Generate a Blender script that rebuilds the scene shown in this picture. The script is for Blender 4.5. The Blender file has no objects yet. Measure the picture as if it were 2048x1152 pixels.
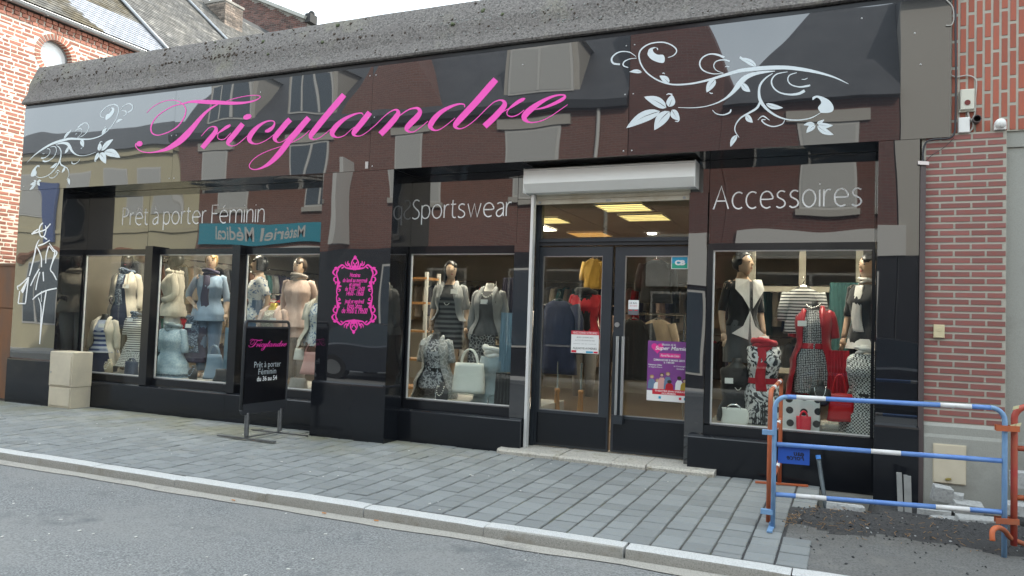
import bpy, bmesh, math, random
from mathutils import Vector, Matrix, noise

random.seed(7)
sc = bpy.context.scene
COL = sc.collection
R = math.radians

# ------------------------------------------------------------------ camera
CAM = Vector((0.0, -7.842, 1.5))
F_PX = 1526.4
FWD = Vector((-0.4012454, 0.91488908, 0.04449833))
RGT = Vector((0.91587538, 0.40002953, 0.03389197))
UPV = Vector((-0.01320675, -0.05435393, 0.99843439))
cd = bpy.data.cameras.new('camera'); cam = bpy.data.objects.new('camera', cd); COL.objects.link(cam)
cd.sensor_fit = 'HORIZONTAL'; cd.sensor_width = 36.0; cd.lens = 36.0*F_PX/2048.0
cd.clip_start = 0.05; cd.clip_end = 600.0
mw = Matrix.Identity(4)
for i in range(3):
    mw[i][0] = RGT[i]; mw[i][1] = UPV[i]; mw[i][2] = -FWD[i]; mw[i][3] = CAM[i]
cam.matrix_world = mw
sc.camera = cam

# ------------------------------------------------------------------ light
SUN_EL, SUN_AZ = R(36), R(56)          # azimuth measured from +X towards +Y (behind the shop, to the right)
SDIR = Vector((math.cos(SUN_EL)*math.cos(SUN_AZ), math.cos(SUN_EL)*math.sin(SUN_AZ), math.sin(SUN_EL)))
w = bpy.data.worlds.new('World'); sc.world = w; w.use_nodes = True
nt = w.node_tree; bg = nt.nodes['Background']
sky = nt.nodes.new('ShaderNodeTexSky'); sky.sky_type = 'NISHITA'; sky.sun_disc = False
sky.sun_elevation = SUN_EL; sky.sun_rotation = math.pi/2 - SUN_AZ
sky.air_density = 1.0; sky.dust_density = 3.5; sky.ozone_density = 1.0
# thin bright cloud over the whole sky: mix the clear sky with a broken milky cloud layer
tc = nt.nodes.new('ShaderNodeTexCoord'); no = nt.nodes.new('ShaderNodeTexNoise'); no.inputs['Scale'].default_value = 2.2
no.inputs['Detail'].default_value = 5
cr = nt.nodes.new('ShaderNodeMapRange'); cr.inputs[1].default_value = 0.3; cr.inputs[2].default_value = 0.7
cr.inputs[3].default_value = 0.5; cr.inputs[4].default_value = 0.95
mx = nt.nodes.new('ShaderNodeMix'); mx.data_type = 'RGBA'
mx.inputs['B'].default_value = (11.6, 13.0, 13.7, 1)
nt.links.new(tc.outputs['Generated'], no.inputs['Vector']); nt.links.new(no.outputs['Fac'], cr.inputs[0])
nt.links.new(cr.outputs[0], mx.inputs['Factor']); nt.links.new(sky.outputs[0], mx.inputs['A'])
nt.links.new(mx.outputs['Result'], bg.inputs[0])
bg.inputs[1].default_value = 0.15
sd = bpy.data.lights.new('sun', 'SUN'); sd.energy = 4.3; sd.angle = R(0.8); sd.color = (1.0, 0.93, 0.82)
so = bpy.data.objects.new('sun', sd); COL.objects.link(so); so.location = (10, 10, 20)
so.rotation_euler = (-SDIR).to_track_quat('-Z', 'Y').to_euler()
vs = sc.view_settings; vs.view_transform = 'Standard'; vs.look = 'None'; vs.exposure = 0.80; vs.gamma = 1.0
vs.use_curve_mapping = False
sc.cycles.use_denoising = True
sc.cycles.max_bounces = 8; sc.cycles.transparent_max_bounces = 16; sc.cycles.glossy_bounces = 4
sc.cycles.diffuse_bounces = 4
sc.cycles.caustics_reflective = False; sc.cycles.caustics_refractive = False

def at(px, py, Y):
    """point of the photograph (2048 px wide) met by the plane at depth Y"""
    v = FWD*F_PX + RGT*(px-1024) - UPV*(py-576)
    return CAM + v*((Y-CAM.y)/v.y)
def atX(px, py, X):
    v = FWD*F_PX + RGT*(px-1024) - UPV*(py-576)
    return CAM + v*((X-CAM.x)/v.x)
def atZ(px, py, Z):
    v = FWD*F_PX + RGT*(px-1024) - UPV*(py-576)
    return CAM + v*((Z-CAM.z)/v.z)

# ------------------------------------------------------------------ materials
MATS = {}
def P(mt):
    return mt.node_tree.nodes['Principled BSDF']
def newmat(name):
    m = bpy.data.materials.new(name); m.use_nodes = True; MATS[name] = m; return m
def setrgb(s, c): s.default_value = (c[0], c[1], c[2], 1)
def mat(name, c, rough=0.6, c2=None, scale=6.0, bump=0.0, bscale=None, metal=0.0, spec=0.5, coat=0.0, detail=6.0, lo=0.35, hi=0.65,
        stretch=None, objrand=0.0, rvar=0.0, sheen=0.0, trans=0.0):
    """noise-varied principled material; c2 = second colour, objrand = brightness spread between objects"""
    m = newmat(name); nt = m.node_tree; b = P(m); L = nt.links.new
    b.inputs['Roughness'].default_value = rough; b.inputs['Metallic'].default_value = metal
    b.inputs['Specular IOR Level'].default_value = spec; b.inputs['Coat Weight'].default_value = coat
    setrgb(b.inputs['Base Color'], c)
    if sheen: b.inputs['Sheen Weight'].default_value = sheen
    if trans: b.inputs['Subsurface Weight'].default_value = trans
    tc = nt.nodes.new('ShaderNodeTexCoord'); vec = tc.outputs['Object']
    if stretch:
        mp = nt.nodes.new('ShaderNodeMapping'); mp.inputs['Scale'].default_value = stretch
        L(vec, mp.inputs['Vector']); vec = mp.outputs[0]
    col = None
    if c2 is not None:
        n = nt.nodes.new('ShaderNodeTexNoise'); n.inputs['Scale'].default_value = scale; n.inputs['Detail'].default_value = detail
        n.inputs['Roughness'].default_value = 0.62
        L(vec, n.inputs['Vector'])
        mr = nt.nodes.new('ShaderNodeMapRange'); mr.inputs[1].default_value = lo; mr.inputs[2].default_value = hi
        L(n.outputs['Fac'], mr.inputs[0])
        mi = nt.nodes.new('ShaderNodeMix'); mi.data_type = 'RGBA'
        setrgb(mi.inputs['A'], c); setrgb(mi.inputs['B'], c2); L(mr.outputs[0], mi.inputs['Factor'])
        col = mi.outputs['Result']
        if rvar:
            ma = nt.nodes.new('ShaderNodeMath'); ma.operation = 'MULTIPLY_ADD'; ma.inputs[1].default_value = rvar; ma.inputs[2].default_value = rough-rvar/2
            L(mr.outputs[0], ma.inputs[0]); L(ma.outputs[0], b.inputs['Roughness'])
    if objrand:
        oi = nt.nodes.new('ShaderNodeObjectInfo'); hs = nt.nodes.new('ShaderNodeHueSaturation')
        ma = nt.nodes.new('ShaderNodeMath'); ma.operation = 'MULTIPLY_ADD'; ma.inputs[1].default_value = 2*objrand; ma.inputs[2].default_value = 1-objrand
        L(oi.outputs['Random'], ma.inputs[0]); L(ma.outputs[0], hs.inputs['Value'])
        if col is None: setrgb(hs.inputs['Color'], c)
        else: L(col, hs.inputs['Color'])
        col = hs.outputs['Color']
    if col is not None: L(col, b.inputs['Base Color'])
    if bump:
        n2 = nt.nodes.new('ShaderNodeTexNoise'); n2.inputs['Scale'].default_value = bscale or scale*4; n2.inputs['Detail'].default_value = 5
        L(vec, n2.inputs['Vector'])
        bu = nt.nodes.new('ShaderNodeBump'); bu.inputs['Strength'].default_value = min(bump*20, 1.0); bu.inputs['Distance'].default_value = bump
        L(n2.outputs['Fac'], bu.inputs['Height']); L(bu.outputs[0], b.inputs['Normal'])
    return m
def add_attr_random(m, amount):
    """brightness spread between the islands of one joined mesh (face attribute 'rnd')"""
    nt = m.node_tree; b = P(m)
    at_ = nt.nodes.new('ShaderNodeAttribute'); at_.attribute_name = 'rnd'
    hs = nt.nodes.new('ShaderNodeHueSaturation'); ma = nt.nodes.new('ShaderNodeMath'); ma.operation = 'MULTIPLY_ADD'
    ma.inputs[1].default_value = 2*amount; ma.inputs[2].default_value = 1-amount
    nt.links.new(at_.outputs['Fac'], ma.inputs[0]); nt.links.new(ma.outputs[0], hs.inputs['Value'])
    src = b.inputs['Base Color'].links
    if src: nt.links.new(src[0].from_socket, hs.inputs['Color'])
    else: hs.inputs['Color'].default_value = b.inputs['Base Color'].default_value
    nt.links.new(hs.outputs[0], b.inputs['Base Color'])
def emis(name, c, s):
    m = newmat(name); b = P(m); setrgb(b.inputs['Base Color'], c); setrgb(b.inputs['Emission Color'], c); b.inputs['Emission Strength'].default_value = s
    return m

# ------------------------------------------------------------------ mesh builder
class MB:
    def __init__(s): s.v = []; s.f = []; s.m = []; s.r = []; s.cur = 0; s.rv = 0.5
    def _add(s, vs, fs):
        o = len(s.v); s.v += [tuple(p) for p in vs]
        for f in fs: s.f.append([i+o for i in f]); s.m.append(s.cur); s.r.append(s.rv)
    def box(s, x0, x1, y0, y1, z0, z1):
        vs = [(x, y, z) for z in (z0, z1) for y in (y0, y1) for x in (x0, x1)]
        s._add(vs, [(0, 2, 3, 1), (4, 5, 7, 6), (0, 1, 5, 4), (2, 6, 7, 3), (0, 4, 6, 2), (1, 3, 7, 5)]); return s
    def obox(s, c, ax, ay, az):
        """box round c with half-axis vectors"""
        c = Vector(c); ax, ay, az = Vector(ax), Vector(ay), Vector(az)
        vs = [c+ax*i+ay*j+az*k for k in (-1, 1) for j in (-1, 1) for i in (-1, 1)]
        s._add(vs, [(0, 2, 3, 1), (4, 5, 7, 6), (0, 1, 5, 4), (2, 6, 7, 3), (0, 4, 6, 2), (1, 3, 7, 5)]); return s
    def bbox(s, x0, x1, y0, y1, z0, z1, b):
        """box whose four edges round the top are chamfered by b"""
        vs = [(x0, y0, z0), (x1, y0, z0), (x1, y1, z0), (x0, y1, z0),
              (x0, y0, z1-b), (x1, y0, z1-b), (x1, y1, z1-b), (x0, y1, z1-b),
              (x0+b, y0+b, z1), (x1-b, y0+b, z1), (x1-b, y1-b, z1), (x0+b, y1-b, z1)]
        fs = [(0, 3, 2, 1), (8, 9, 10, 11)]
        for i in range(4):
            j = (i+1) % 4; fs += [(i, j, j+4, i+4), (i+4, j+4, j+8, i+8)]
        s._add(vs, fs); return s
    def prism(s, poly, axis, a, b):
        """closed polygon (2D) extruded along axis from a to b; poly coords fill the two other axes in xyz order"""
        n = len(poly)
        def mk(u, v, t): return {'x': (t, u, v), 'y': (u, t, v), 'z': (u, v, t)}[axis]
        vs = [mk(u, v, a) for u, v in poly]+[mk(u, v, b) for u, v in poly]
        fs = [tuple(range(n))[::-1], tuple(range(n, 2*n))]
        for i in range(n): j = (i+1) % n; fs.append((i, j, j+n, i+n))
        s._add(vs, fs); return s
    def tube(s, pts, r, n=8, cap=True):
        pts = [Vector(p) for p in pts]; rs = r if isinstance(r, (list, tuple)) else [r]*len(pts)
        vs = []; fs = []; prev = None
        for i, p in enumerate(pts):
            t = (pts[min(i+1, len(pts)-1)]-pts[max(i-1, 0)])
            t = t.normalized() if t.length > 1e-9 else Vector((0, 0, 1))
            if prev is None:
                a = t.orthogonal().normalized()
            else:
                a = prev - t*prev.dot(t)
                a = a.normalized() if a.length > 1e-6 else t.orthogonal().normalized()
            prev = a; b = t.cross(a)
            for k in range(n):
                q = 2*math.pi*k/n; vs.append(p+(a*math.cos(q)+b*math.sin(q))*rs[i])
        for i in range(len(pts)-1):
            for k in range(n):
                k2 = (k+1) % n; fs.append((i*n+k, i*n+k2, (i+1)*n+k2, (i+1)*n+k))
        if cap: fs += [tuple(range(n))[::-1], tuple(range((len(pts)-1)*n, len(pts)*n))]
        s._add(vs, fs); return s
    def loft(s, rings, cap0=True, cap1=True, closed=True):
        n = len(rings[0]); vs = [p for r in rings for p in r]; fs = []
        for i in range(len(rings)-1):
            for k in range(n if closed else n-1):
                k2 = (k+1) % n; fs.append((i*n+k, i*n+k2, (i+1)*n+k2, (i+1)*n+k))
        if closed and cap0: fs.append(tuple(range(n))[::-1])
        if closed and cap1: fs.append(tuple(range((len(rings)-1)*n, len(rings)*n)))
        s._add(vs, fs); return s
    def ell(s, c, rx, ry, rz, n=12, m=8, M=None):
        c = Vector(c); rings = []
        for i in range(m+1):
            a = math.pi*(i/m-0.5); a = max(min(a, 1.5), -1.5)
            ring = []
            for k in range(n):
                q = 2*math.pi*k/n; p = Vector((rx*math.cos(a)*math.cos(q), ry*math.cos(a)*math.sin(q), rz*math.sin(a)))
                ring.append(c+(M @ p if M else p))
            rings.append(ring)
        return s.loft(rings)
    def quad(s, a, b, c, d): s._add([a, b, c, d], [(0, 1, 2, 3)]); return s
    def poly(s, pts): s._add(pts, [tuple(range(len(pts)))]); return s
    def build(s, name, mats, parent=None, smooth=False, loc=None, rnd=False, autosmooth=None):
        me = bpy.data.meshes.new(name); me.from_pydata([tuple(p) for p in s.v], [], s.f)
        if not isinstance(mats, (list, tuple)): mats = [mats]
        for m in mats: me.materials.append(MATS[m] if isinstance(m, str) else m)
        if len(mats) > 1: me.polygons.foreach_set('material_index', s.m)
        if smooth: me.polygons.foreach_set('use_smooth', [True]*len(me.polygons))
        if rnd:
            at_ = me.attributes.new('rnd', 'FLOAT', 'FACE'); at_.data.foreach_set('value', s.r)
        bm = bmesh.new(); bm.from_mesh(me); bmesh.ops.recalc_face_normals(bm, faces=bm.faces); bm.to_mesh(me); bm.free()
        if autosmooth:
            me.polygons.foreach_set('use_smooth', [True]*len(me.polygons)); me.set_sharp_from_angle(angle=R(autosmooth))
        o = bpy.data.objects.new(name, me); COL.objects.link(o)
        if parent is not None: o.parent = parent
        if loc is not None: o.location = loc
        return o
def tag(o, label=None, cat=None, group=None, kind=None):
    if label: o['label'] = label
    if cat: o['category'] = cat
    if group: o['group'] = group
    if kind: o['kind'] = kind
    return o
def empty(name, loc=(0, 0, 0), rz=0.0):
    o = bpy.data.objects.new(name, None); COL.objects.link(o); o.location = loc; o.rotation_euler = (0, 0, rz); o.empty_display_size = 0.1
    return o
def inst(mesh_obj, name, parent, loc, rot=(0, 0, 0), scale=(1, 1, 1)):
    o = bpy.data.objects.new(name, mesh_obj.data if isinstance(mesh_obj, bpy.types.Object) else mesh_obj); COL.objects.link(o)
    o.parent = parent; o.location = loc; o.rotation_euler = rot; o.scale = scale; return o
def place(parent_world, o):
    """keep world placement of a mesh built in world space under an empty that stands elsewhere"""
    o.parent = parent_world; o.matrix_parent_inverse = Matrix.Translation(-parent_world.location) if parent_world.rotation_euler.z == 0 else parent_world.matrix_world.inverted()
    return o

def catmull(pts, k=6):
    """smooth a list of tuples (any dimension)"""
    out = []; n = len(pts)
    for i in range(n-1):
        p0 = pts[max(i-1, 0)]; p1 = pts[i]; p2 = pts[i+1]; p3 = pts[min(i+2, n-1)]
        for j in range(k):
            t = j/k
            out.append(tuple(0.5*((2*b)+(c-a)*t+(2*a-5*b+4*c-d)*t*t+(3*b-a-3*c+d)*t**3) for a, b, c, d in zip(p0, p1, p2, p3)))
    out.append(tuple(pts[-1])); return out
# ================================================================== the setting
def proj(Pt):
    v = Vector(Pt)-CAM; z = v.dot(FWD)
    if z <= 0.05: return (-1e5, -1e5)
    return (1024+F_PX*v.dot(RGT)/z, 576-F_PX*v.dot(UPV)/z)

# ---- materials of the setting
def speckle(name, dark, light, patch, rough=0.85, fine=170.0, bump=0.004, stain=None, vlo=0.72, pscale=0.9, stain_scale=2.3, stain_lo=0.55, stain_hi=0.75):
    m = newmat(name); nt = m.node_tree; b = P(m); L = nt.links.new
    tc = nt.nodes.new('ShaderNodeTexCoord')
    def nz(s, d=6, r=0.6):
        n = nt.nodes.new('ShaderNodeTexNoise'); n.inputs['Scale'].default_value = s; n.inputs['Detail'].default_value = d; n.inputs['Roughness'].default_value = r
        L(tc.outputs['Object'], n.inputs['Vector']); return n.outputs['Fac']
    def rng(x, a, c):
        q = nt.nodes.new('ShaderNodeMapRange'); q.inputs[1].default_value = a; q.inputs[2].default_value = c; L(x, q.inputs[0]); return q.outputs[0]
    def mixc(f, a, c):
        q = nt.nodes.new('ShaderNodeMix'); q.data_type = 'RGBA'; L(f, q.inputs['Factor'])
        if isinstance(a, tuple): setrgb(q.inputs['A'], a)
        else: L(a, q.inputs['A'])
        if isinstance(c, tuple): setrgb(q.inputs['B'], c)
        else: L(c, q.inputs['B'])
        return q.outputs['Result']
    f1 = nz(fine, 3, 0.7); c = mixc(rng(f1, 0.36, 0.66), dark, light)
    c = mixc(rng(nz(pscale, 7, 0.65), 0.42, 0.68), c, patch)
    if stain: c = mixc(rng(nz(stain_scale, 5, 0.7), stain_lo, stain_hi), c, stain)
    vo = nt.nodes.new('ShaderNodeTexVoronoi'); vo.inputs['Scale'].default_value = fine*0.5; L(tc.outputs['Object'], vo.inputs['Vector'])
    q = nt.nodes.new('ShaderNodeMapRange'); q.inputs[1].default_value = 0.0; q.inputs[2].default_value = 0.5; q.inputs[3].default_value = vlo; q.inputs[4].default_value = 1.0+(1-vlo)*0.43
    L(vo.outputs['Distance'], q.inputs[0])
    hv = nt.nodes.new('ShaderNodeHueSaturation'); L(c, hv.inputs['Color']); L(q.outputs[0], hv.inputs['Value'])
    L(hv.outputs[0], b.inputs['Base Color'])
    b.inputs['Roughness'].default_value = rough
    bu = nt.nodes.new('ShaderNodeBump'); bu.inputs['Strength'].default_value = 0.6; bu.inputs['Distance'].default_value = bump
    L(f1, bu.inputs['Height']); L(bu.outputs[0], b.inputs['Normal'])
    return m
speckle('asphalt', (0.065, 0.071, 0.074), (0.29, 0.295, 0.295), (0.20, 0.20, 0.195), 0.75, fine=80, bump=0.009, stain=(0.115, 0.122, 0.126), pscale=0.5, stain_scale=2.2, stain_lo=0.55, stain_hi=0.72)
speckle('gutter_dust', (0.24, 0.225, 0.20), (0.40, 0.38, 0.345), (0.31, 0.295, 0.265), 0.9, fine=120, bump=0.003, stain=(0.16, 0.155, 0.145))
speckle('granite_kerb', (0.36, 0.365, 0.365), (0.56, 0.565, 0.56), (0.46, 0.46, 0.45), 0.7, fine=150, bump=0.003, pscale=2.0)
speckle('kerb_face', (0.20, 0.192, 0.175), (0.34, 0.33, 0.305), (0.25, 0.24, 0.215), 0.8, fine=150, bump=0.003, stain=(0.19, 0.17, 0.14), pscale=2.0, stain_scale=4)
speckle('paver', (0.15, 0.163, 0.167), (0.235, 0.25, 0.254), (0.18, 0.19, 0.19), 0.8, fine=190, bump=0.0025, stain=(0.215, 0.21, 0.19), pscale=5.0, stain_scale=3.0)
speckle('paver_joint', (0.045, 0.045, 0.043), (0.10, 0.098, 0.09), (0.07, 0.068, 0.062), 0.95, fine=140, bump=0.004, stain=(0.13, 0.135, 0.06), stain_scale=1.3)
speckle('dug_earth', (0.018, 0.019, 0.021), (0.075, 0.075, 0.077), (0.04, 0.04, 0.042), 0.95, fine=75, bump=0.02, stain=(0.10, 0.09, 0.075), pscale=2.2, stain_scale=5.0, stain_lo=0.6)
speckle('concrete_coping', (0.072, 0.066, 0.063), (0.215, 0.198, 0.185), (0.132, 0.120, 0.114), 0.92, fine=42, bump=0.03, stain=(0.19, 0.18, 0.14), vlo=0.6, pscale=4.0, stain_scale=1.2, stain_lo=0.55)
speckle('concrete_wall', (0.29, 0.29, 0.265), (0.335, 0.335, 0.305), (0.30, 0.30, 0.275), 0.9, fine=150, bump=0.002, vlo=0.93, stain=(0.245, 0.24, 0.215), pscale=1.2, stain_scale=1.7)
speckle('rubble', (0.29, 0.295, 0.295), (0.42, 0.425, 0.42), (0.33, 0.335, 0.33), 0.9, fine=60, bump=0.006, pscale=4)
speckle('step_stone', (0.30, 0.285, 0.25), (0.50, 0.475, 0.425), (0.42, 0.39, 0.345), 0.85, fine=70, bump=0.008, stain=(0.16, 0.145, 0.075), pscale=2.5, stain_scale=5)
for nm in ('paver',): add_attr_random(MATS[nm], 0.13)
nt = MATS['paver'].node_tree; b = P(MATS['paver']); L = nt.links.new           # algae film creeping out from the foot of the shop front
ge = nt.nodes.new('ShaderNodeNewGeometry'); sx_ = nt.nodes.new('ShaderNodeSeparateXYZ'); L(ge.outputs['Position'], sx_.inputs[0])
m1 = nt.nodes.new('ShaderNodeMapRange'); m1.inputs[1].default_value = -1.1; m1.inputs[2].default_value = -0.1; L(sx_.outputs[1], m1.inputs[0])
m3 = nt.nodes.new('ShaderNodeMapRange'); m3.inputs[1].default_value = -3.2; m3.inputs[2].default_value = -5.2; L(sx_.outputs[0], m3.inputs[0])
n1 = nt.nodes.new('ShaderNodeTexNoise'); n1.inputs['Scale'].default_value = 1.6; n1.inputs['Detail'].default_value = 6; L(ge.outputs['Position'], n1.inputs['Vector'])
m2 = nt.nodes.new('ShaderNodeMapRange'); m2.inputs[1].default_value = 0.38; m2.inputs[2].default_value = 0.62; L(n1.outputs['Fac'], m2.inputs[0])
k1 = nt.nodes.new('ShaderNodeMath'); k1.operation = 'MULTIPLY'; L(m1.outputs[0], k1.inputs[0]); L(m2.outputs[0], k1.inputs[1])
k2 = nt.nodes.new('ShaderNodeMath'); k2.operation = 'MULTIPLY'; L(k1.outputs[0], k2.inputs[0]); L(m3.outputs[0], k2.inputs[1])
k3 = nt.nodes.new('ShaderNodeMath'); k3.operation = 'MULTIPLY'; k3.inputs[1].default_value = 0.62; L(k2.outputs[0], k3.inputs[0])
mi = nt.nodes.new('ShaderNodeMix'); mi.data_type = 'RGBA'; L(k3.outputs[0], mi.inputs['Factor']); L(b.inputs['Base Color'].links[0].from_socket, mi.inputs['A']); setrgb(mi.inputs['B'], (0.19, 0.18, 0.095)); L(mi.outputs['Result'], b.inputs['Base Color'])
mat('brick_left', (0.40, 0.135, 0.08), 0.85, (0.24, 0.13, 0.105), 3.0, 0.004, 40, objrand=0.25)
mat('brick_left_joined', (0.40, 0.135, 0.08), 0.85, (0.24, 0.13, 0.105), 3.0, 0.004, 40); add_attr_random(MATS['brick_left_joined'], 0.42)
mat('mortar_left', (0.72, 0.66, 0.56), 0.95, (0.62, 0.565, 0.47), 5, 0.003, 60)
mat('brick_right', (0.265, 0.085, 0.072), 0.7, (0.215, 0.10, 0.09), 2.2, 0.002, 70, objrand=0.13)
mat('brick_upper', (0.345, 0.088, 0.05), 0.7, (0.28, 0.09, 0.06), 3.2, 0.002, 70, objrand=0.14)
mat('mortar_right', (0.42, 0.395, 0.335), 0.95, (0.36, 0.345, 0.30), 6, 0.002, 80)
mat('brick_dark', (0.13, 0.055, 0.042), 0.85, (0.08, 0.05, 0.045), 3.0, 0.004, 40); add_attr_random(MATS['brick_dark'], 0.45)
mat('brick_chimney', (0.22, 0.17, 0.135), 0.9, (0.13, 0.11, 0.095), 3.0, 0.004, 40); add_attr_random(MATS['brick_chimney'], 0.45)
mat('mortar_grey', (0.32, 0.30, 0.27), 0.95, (0.2, 0.19, 0.17), 4)
mat('slate', (0.072, 0.07, 0.066), 0.75, (0.105, 0.098, 0.085), 1.5, 0.003, 60); add_attr_random(MATS['slate'], 0.4)
mat('slate_new', (0.25, 0.265, 0.30), 0.6, (0.21, 0.22, 0.245), 2.0); add_attr_random(MATS['slate_new'], 0.12)
mat('slate_moss', (0.105, 0.10, 0.088), 0.85, (0.07, 0.056, 0.03), 1.2, 0.004, 60, lo=0.42, hi=0.55); add_attr_random(MATS['slate_moss'], 0.35)
mat('slate_bed', (0.03, 0.03, 0.03), 0.9)
mat('zinc', (0.33, 0.34, 0.35), 0.45, (0.26, 0.27, 0.28), 3, metal=0.6)
mat('rust_gate', (0.20, 0.085, 0.035), 0.75, (0.13, 0.075, 0.05), 1.6, 0.002, 50, stretch=(3, 3, 0.7))
mat('moss_dark', (0.055, 0.04, 0.03), 0.95); mat('moss_green', (0.11, 0.125, 0.075), 0.95, (0.07, 0.085, 0.04), 40)
mat('lichen', (0.21, 0.215, 0.205), 0.95)

# ---- ground, road, kerb, pavement
SL = 0.02
def gz(Y): return SL*min(Y, 0.0)
KB, KF = -2.40, -2.545          # back and front edge of the kerb
g = MB(); g.box(-260, 260, -260, 260, -0.6, -0.30); tag(g.build('ground', 'asphalt'), kind='structure')
road = MB()
rz = gz(KF)-0.083
xs = [-90, -30, -16]+[-14+i*0.5 for i in range(41)]+[12, 30, 90]
ys = [-9.8, -8.2, -7.0, -6.0]+[-5.0+i*0.35 for i in range(6)]+[KF-0.10, KF+0.05]
def rdz(x, y): return rz-0.004+0.05*max(0, min(1, (KF-y)/3.0))+0.006*noise.noise(Vector((x*0.5, y*0.6, 0)))
vv = [(x, y, rdz(x, y)) for y in ys for x in xs]; n = len(xs)
road._add(vv, [(j*n+i, j*n+i+1, (j+1)*n+i+1, (j+1)*n+i) for j in range(len(ys)-1) for i in range(n-1)])
tag(road.build('road', 'asphalt', smooth=True), kind='structure')
gut = MB()
N = 120
for i in range(N):
    x0, x1 = -30+i*0.27, -30+(i+1)*0.27
    w0 = 0.15+0.05*noise.noise(Vector((x0*1.7, 3, 0))); w1 = 0.15+0.05*noise.noise(Vector((x1*1.7, 3, 0)))
    gut.quad((x0, KF-w0, rdz(x0, KF-w0)+0.006), (x1, KF-w1, rdz(x1, KF-w1)+0.006), (x1, KF+0.02, rdz(x1, KF)+0.008), (x0, KF+0.02, rdz(x0, KF)+0.008))
tag(gut.build('gutter_strip', 'gutter_dust', smooth=True), kind='structure')
# loose litter in the gutter: pale specks and cigarette ends
mat('litter_white', (0.62, 0.61, 0.58), 0.9); mat('litter_orange', (0.55, 0.22, 0.06), 0.9)
lit = MB(); rr = random.Random(5)
for i in range(120):
    x = rr.uniform(-9, 0.5); y = rr.uniform(-4.6, KF-0.02) if i % 3 else rr.uniform(KB, 0.0)
    z = (rdz(x, y)+0.004) if y < KF else gz(y)+0.004
    if y > KF and x > -0.6: continue
    s = rr.uniform(0.004, 0.013); a = rr.uniform(0, 3.1)
    lit.obox((x, y, z), (s*math.cos(a), s*math.sin(a), 0), (-s*0.6*math.sin(a), s*0.6*math.cos(a), 0), (0, 0, 0.002))
tag(lit.build('litter_specks', 'litter_white'), 'pale specks of litter scattered over road and pavement', 'litter', kind='stuff')
for i, (px, py) in enumerate([(467, 1000), (648, 1026), (752, 1041)]):
    pz = atZ(px, py, rz+0.012)
    t = MB(); t.tube([(pz.x-0.018, pz.y, pz.z), (pz.x+0.018, pz.y+0.004*i, pz.z)], 0.005, 6)
    tag(t.build('cigarette_end', 'litter_orange'), 'orange cigarette end lying in the gutter against the kerb', 'litter', 'cigarette ends in the gutter')

pave = MB()
pave.quad((-30, KB, gz(KB)-0.009), (-0.46, KB, gz(KB)-0.009), (-0.46, 0, -0.009), (-30, 0, -0.009))
pave.quad((-30, 0, -0.009), (-0.47, 0, -0.009), (-0.47, 0.7, -0.009), (-30, 0.7, -0.009))
pave_o = tag(pave.build('pavement', 'paver_joint'), kind='structure')
kerb_o = tag(empty('kerb', (0, KF, 0)), kind='structure')
edges = [-1.406]
x = -1.406
for d in (1.086, 1.086, 1.012, 1.07, 1.08, 1.1, 1.1, 1.1, 1.1, 1.1, 1.1, 1.1, 1.1, 1.1): x -= d; edges.insert(0, x)
edges += [-0.3, 0.8, 1.9, 3.0]
for i in range(len(edges)-1):
    x0, x1 = edges[i]+0.004, edges[i+1]-0.004
    if edges[i] == -1.406: x0 += 0.012
    k = MB(); z = gz(KF)+rr.uniform(-0.003, 0.003); rd = 0.022; dz = rr.uniform(-0.004, 0.004); dy = rr.uniform(-0.004, 0.004)
    seg = 6; rings = []
    for s_ in range(seg+1):
        xx = x0+(x1-x0)*s_/seg; ch = 0.008 if s_ in (0, seg) else 0
        zz = z+dz*(s_/seg-0.5)-ch*0.4
        prof = [(KF+dy, z-0.16), (KF+dy+ch*0.3, zz-rd), (KF+dy+rd*0.3+ch*0.3, zz-rd*0.3), (KF+dy+rd, zz), (KB-0.006, zz+0.003), (KB, z-0.16)]
        rings.append([(xx, y, q+noise.noise(Vector((xx*9, y*9, q*9)))*0.0022) for y, q in prof])
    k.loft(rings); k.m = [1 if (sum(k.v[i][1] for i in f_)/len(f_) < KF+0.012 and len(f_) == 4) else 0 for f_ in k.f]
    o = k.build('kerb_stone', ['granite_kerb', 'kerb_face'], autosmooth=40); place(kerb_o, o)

def paver_limit(Y):
    tbl = [(0.4, -0.28), (-0.6, -0.31), (-0.9, -0.36), (-1.3, -0.42), (-1.5, -0.42), (-1.8, -0.2), (-2.1, -0.15), (-2.5, -0.06)]
    for (a, xa), (b, xb) in zip(tbl, tbl[1:]):
        if a >= Y >= b: return xa+(xb-xa)*(a-Y)/(a-b)
    return -0.3
pm = []
for v_ in range(8):
    q = MB(); rj = random.Random(v_+50); b = 0.006
    top = []
    def J(s): return rj.uniform(-s, s)
    vs_ = [(-.5, -.5, -1), (.5, -.5, -1), (.5, .5, -1), (-.5, .5, -1)]
    vs2 = [(x_+J(.012), y_+J(.012), -0.16) for x_, y_, _ in vs_]; vs3 = [(x_*0.93+J(.012), y_*0.92+J(.012), J(0.06)) for x_, y_, _ in vs_]
    q._add(vs_+vs2+vs3, [(8, 9, 10, 11)]+[f for i in range(4) for f in ((i, (i+1) % 4, (i+1) % 4+4, i+4), (i+4, (i+1) % 4+4, (i+1) % 4+8, i+8))])
    me = bpy.data.meshes.new('paver'); me.from_pydata(q.v, [], q.f); me.materials.append(MATS['paver'])
    bm = bmesh.new(); bm.from_mesh(me); bmesh.ops.recalc_face_normals(bm, faces=bm.faces); bm.to_mesh(me); bm.free()
    at_ = me.attributes.new('rnd', 'FLOAT', 'FACE'); at_.data.foreach_set('value', [rj.random()]*len(me.polygons))
    pm.append((me, q))
cells = []
CW, CL = 0.21, 0.20
ncol = 95
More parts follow.
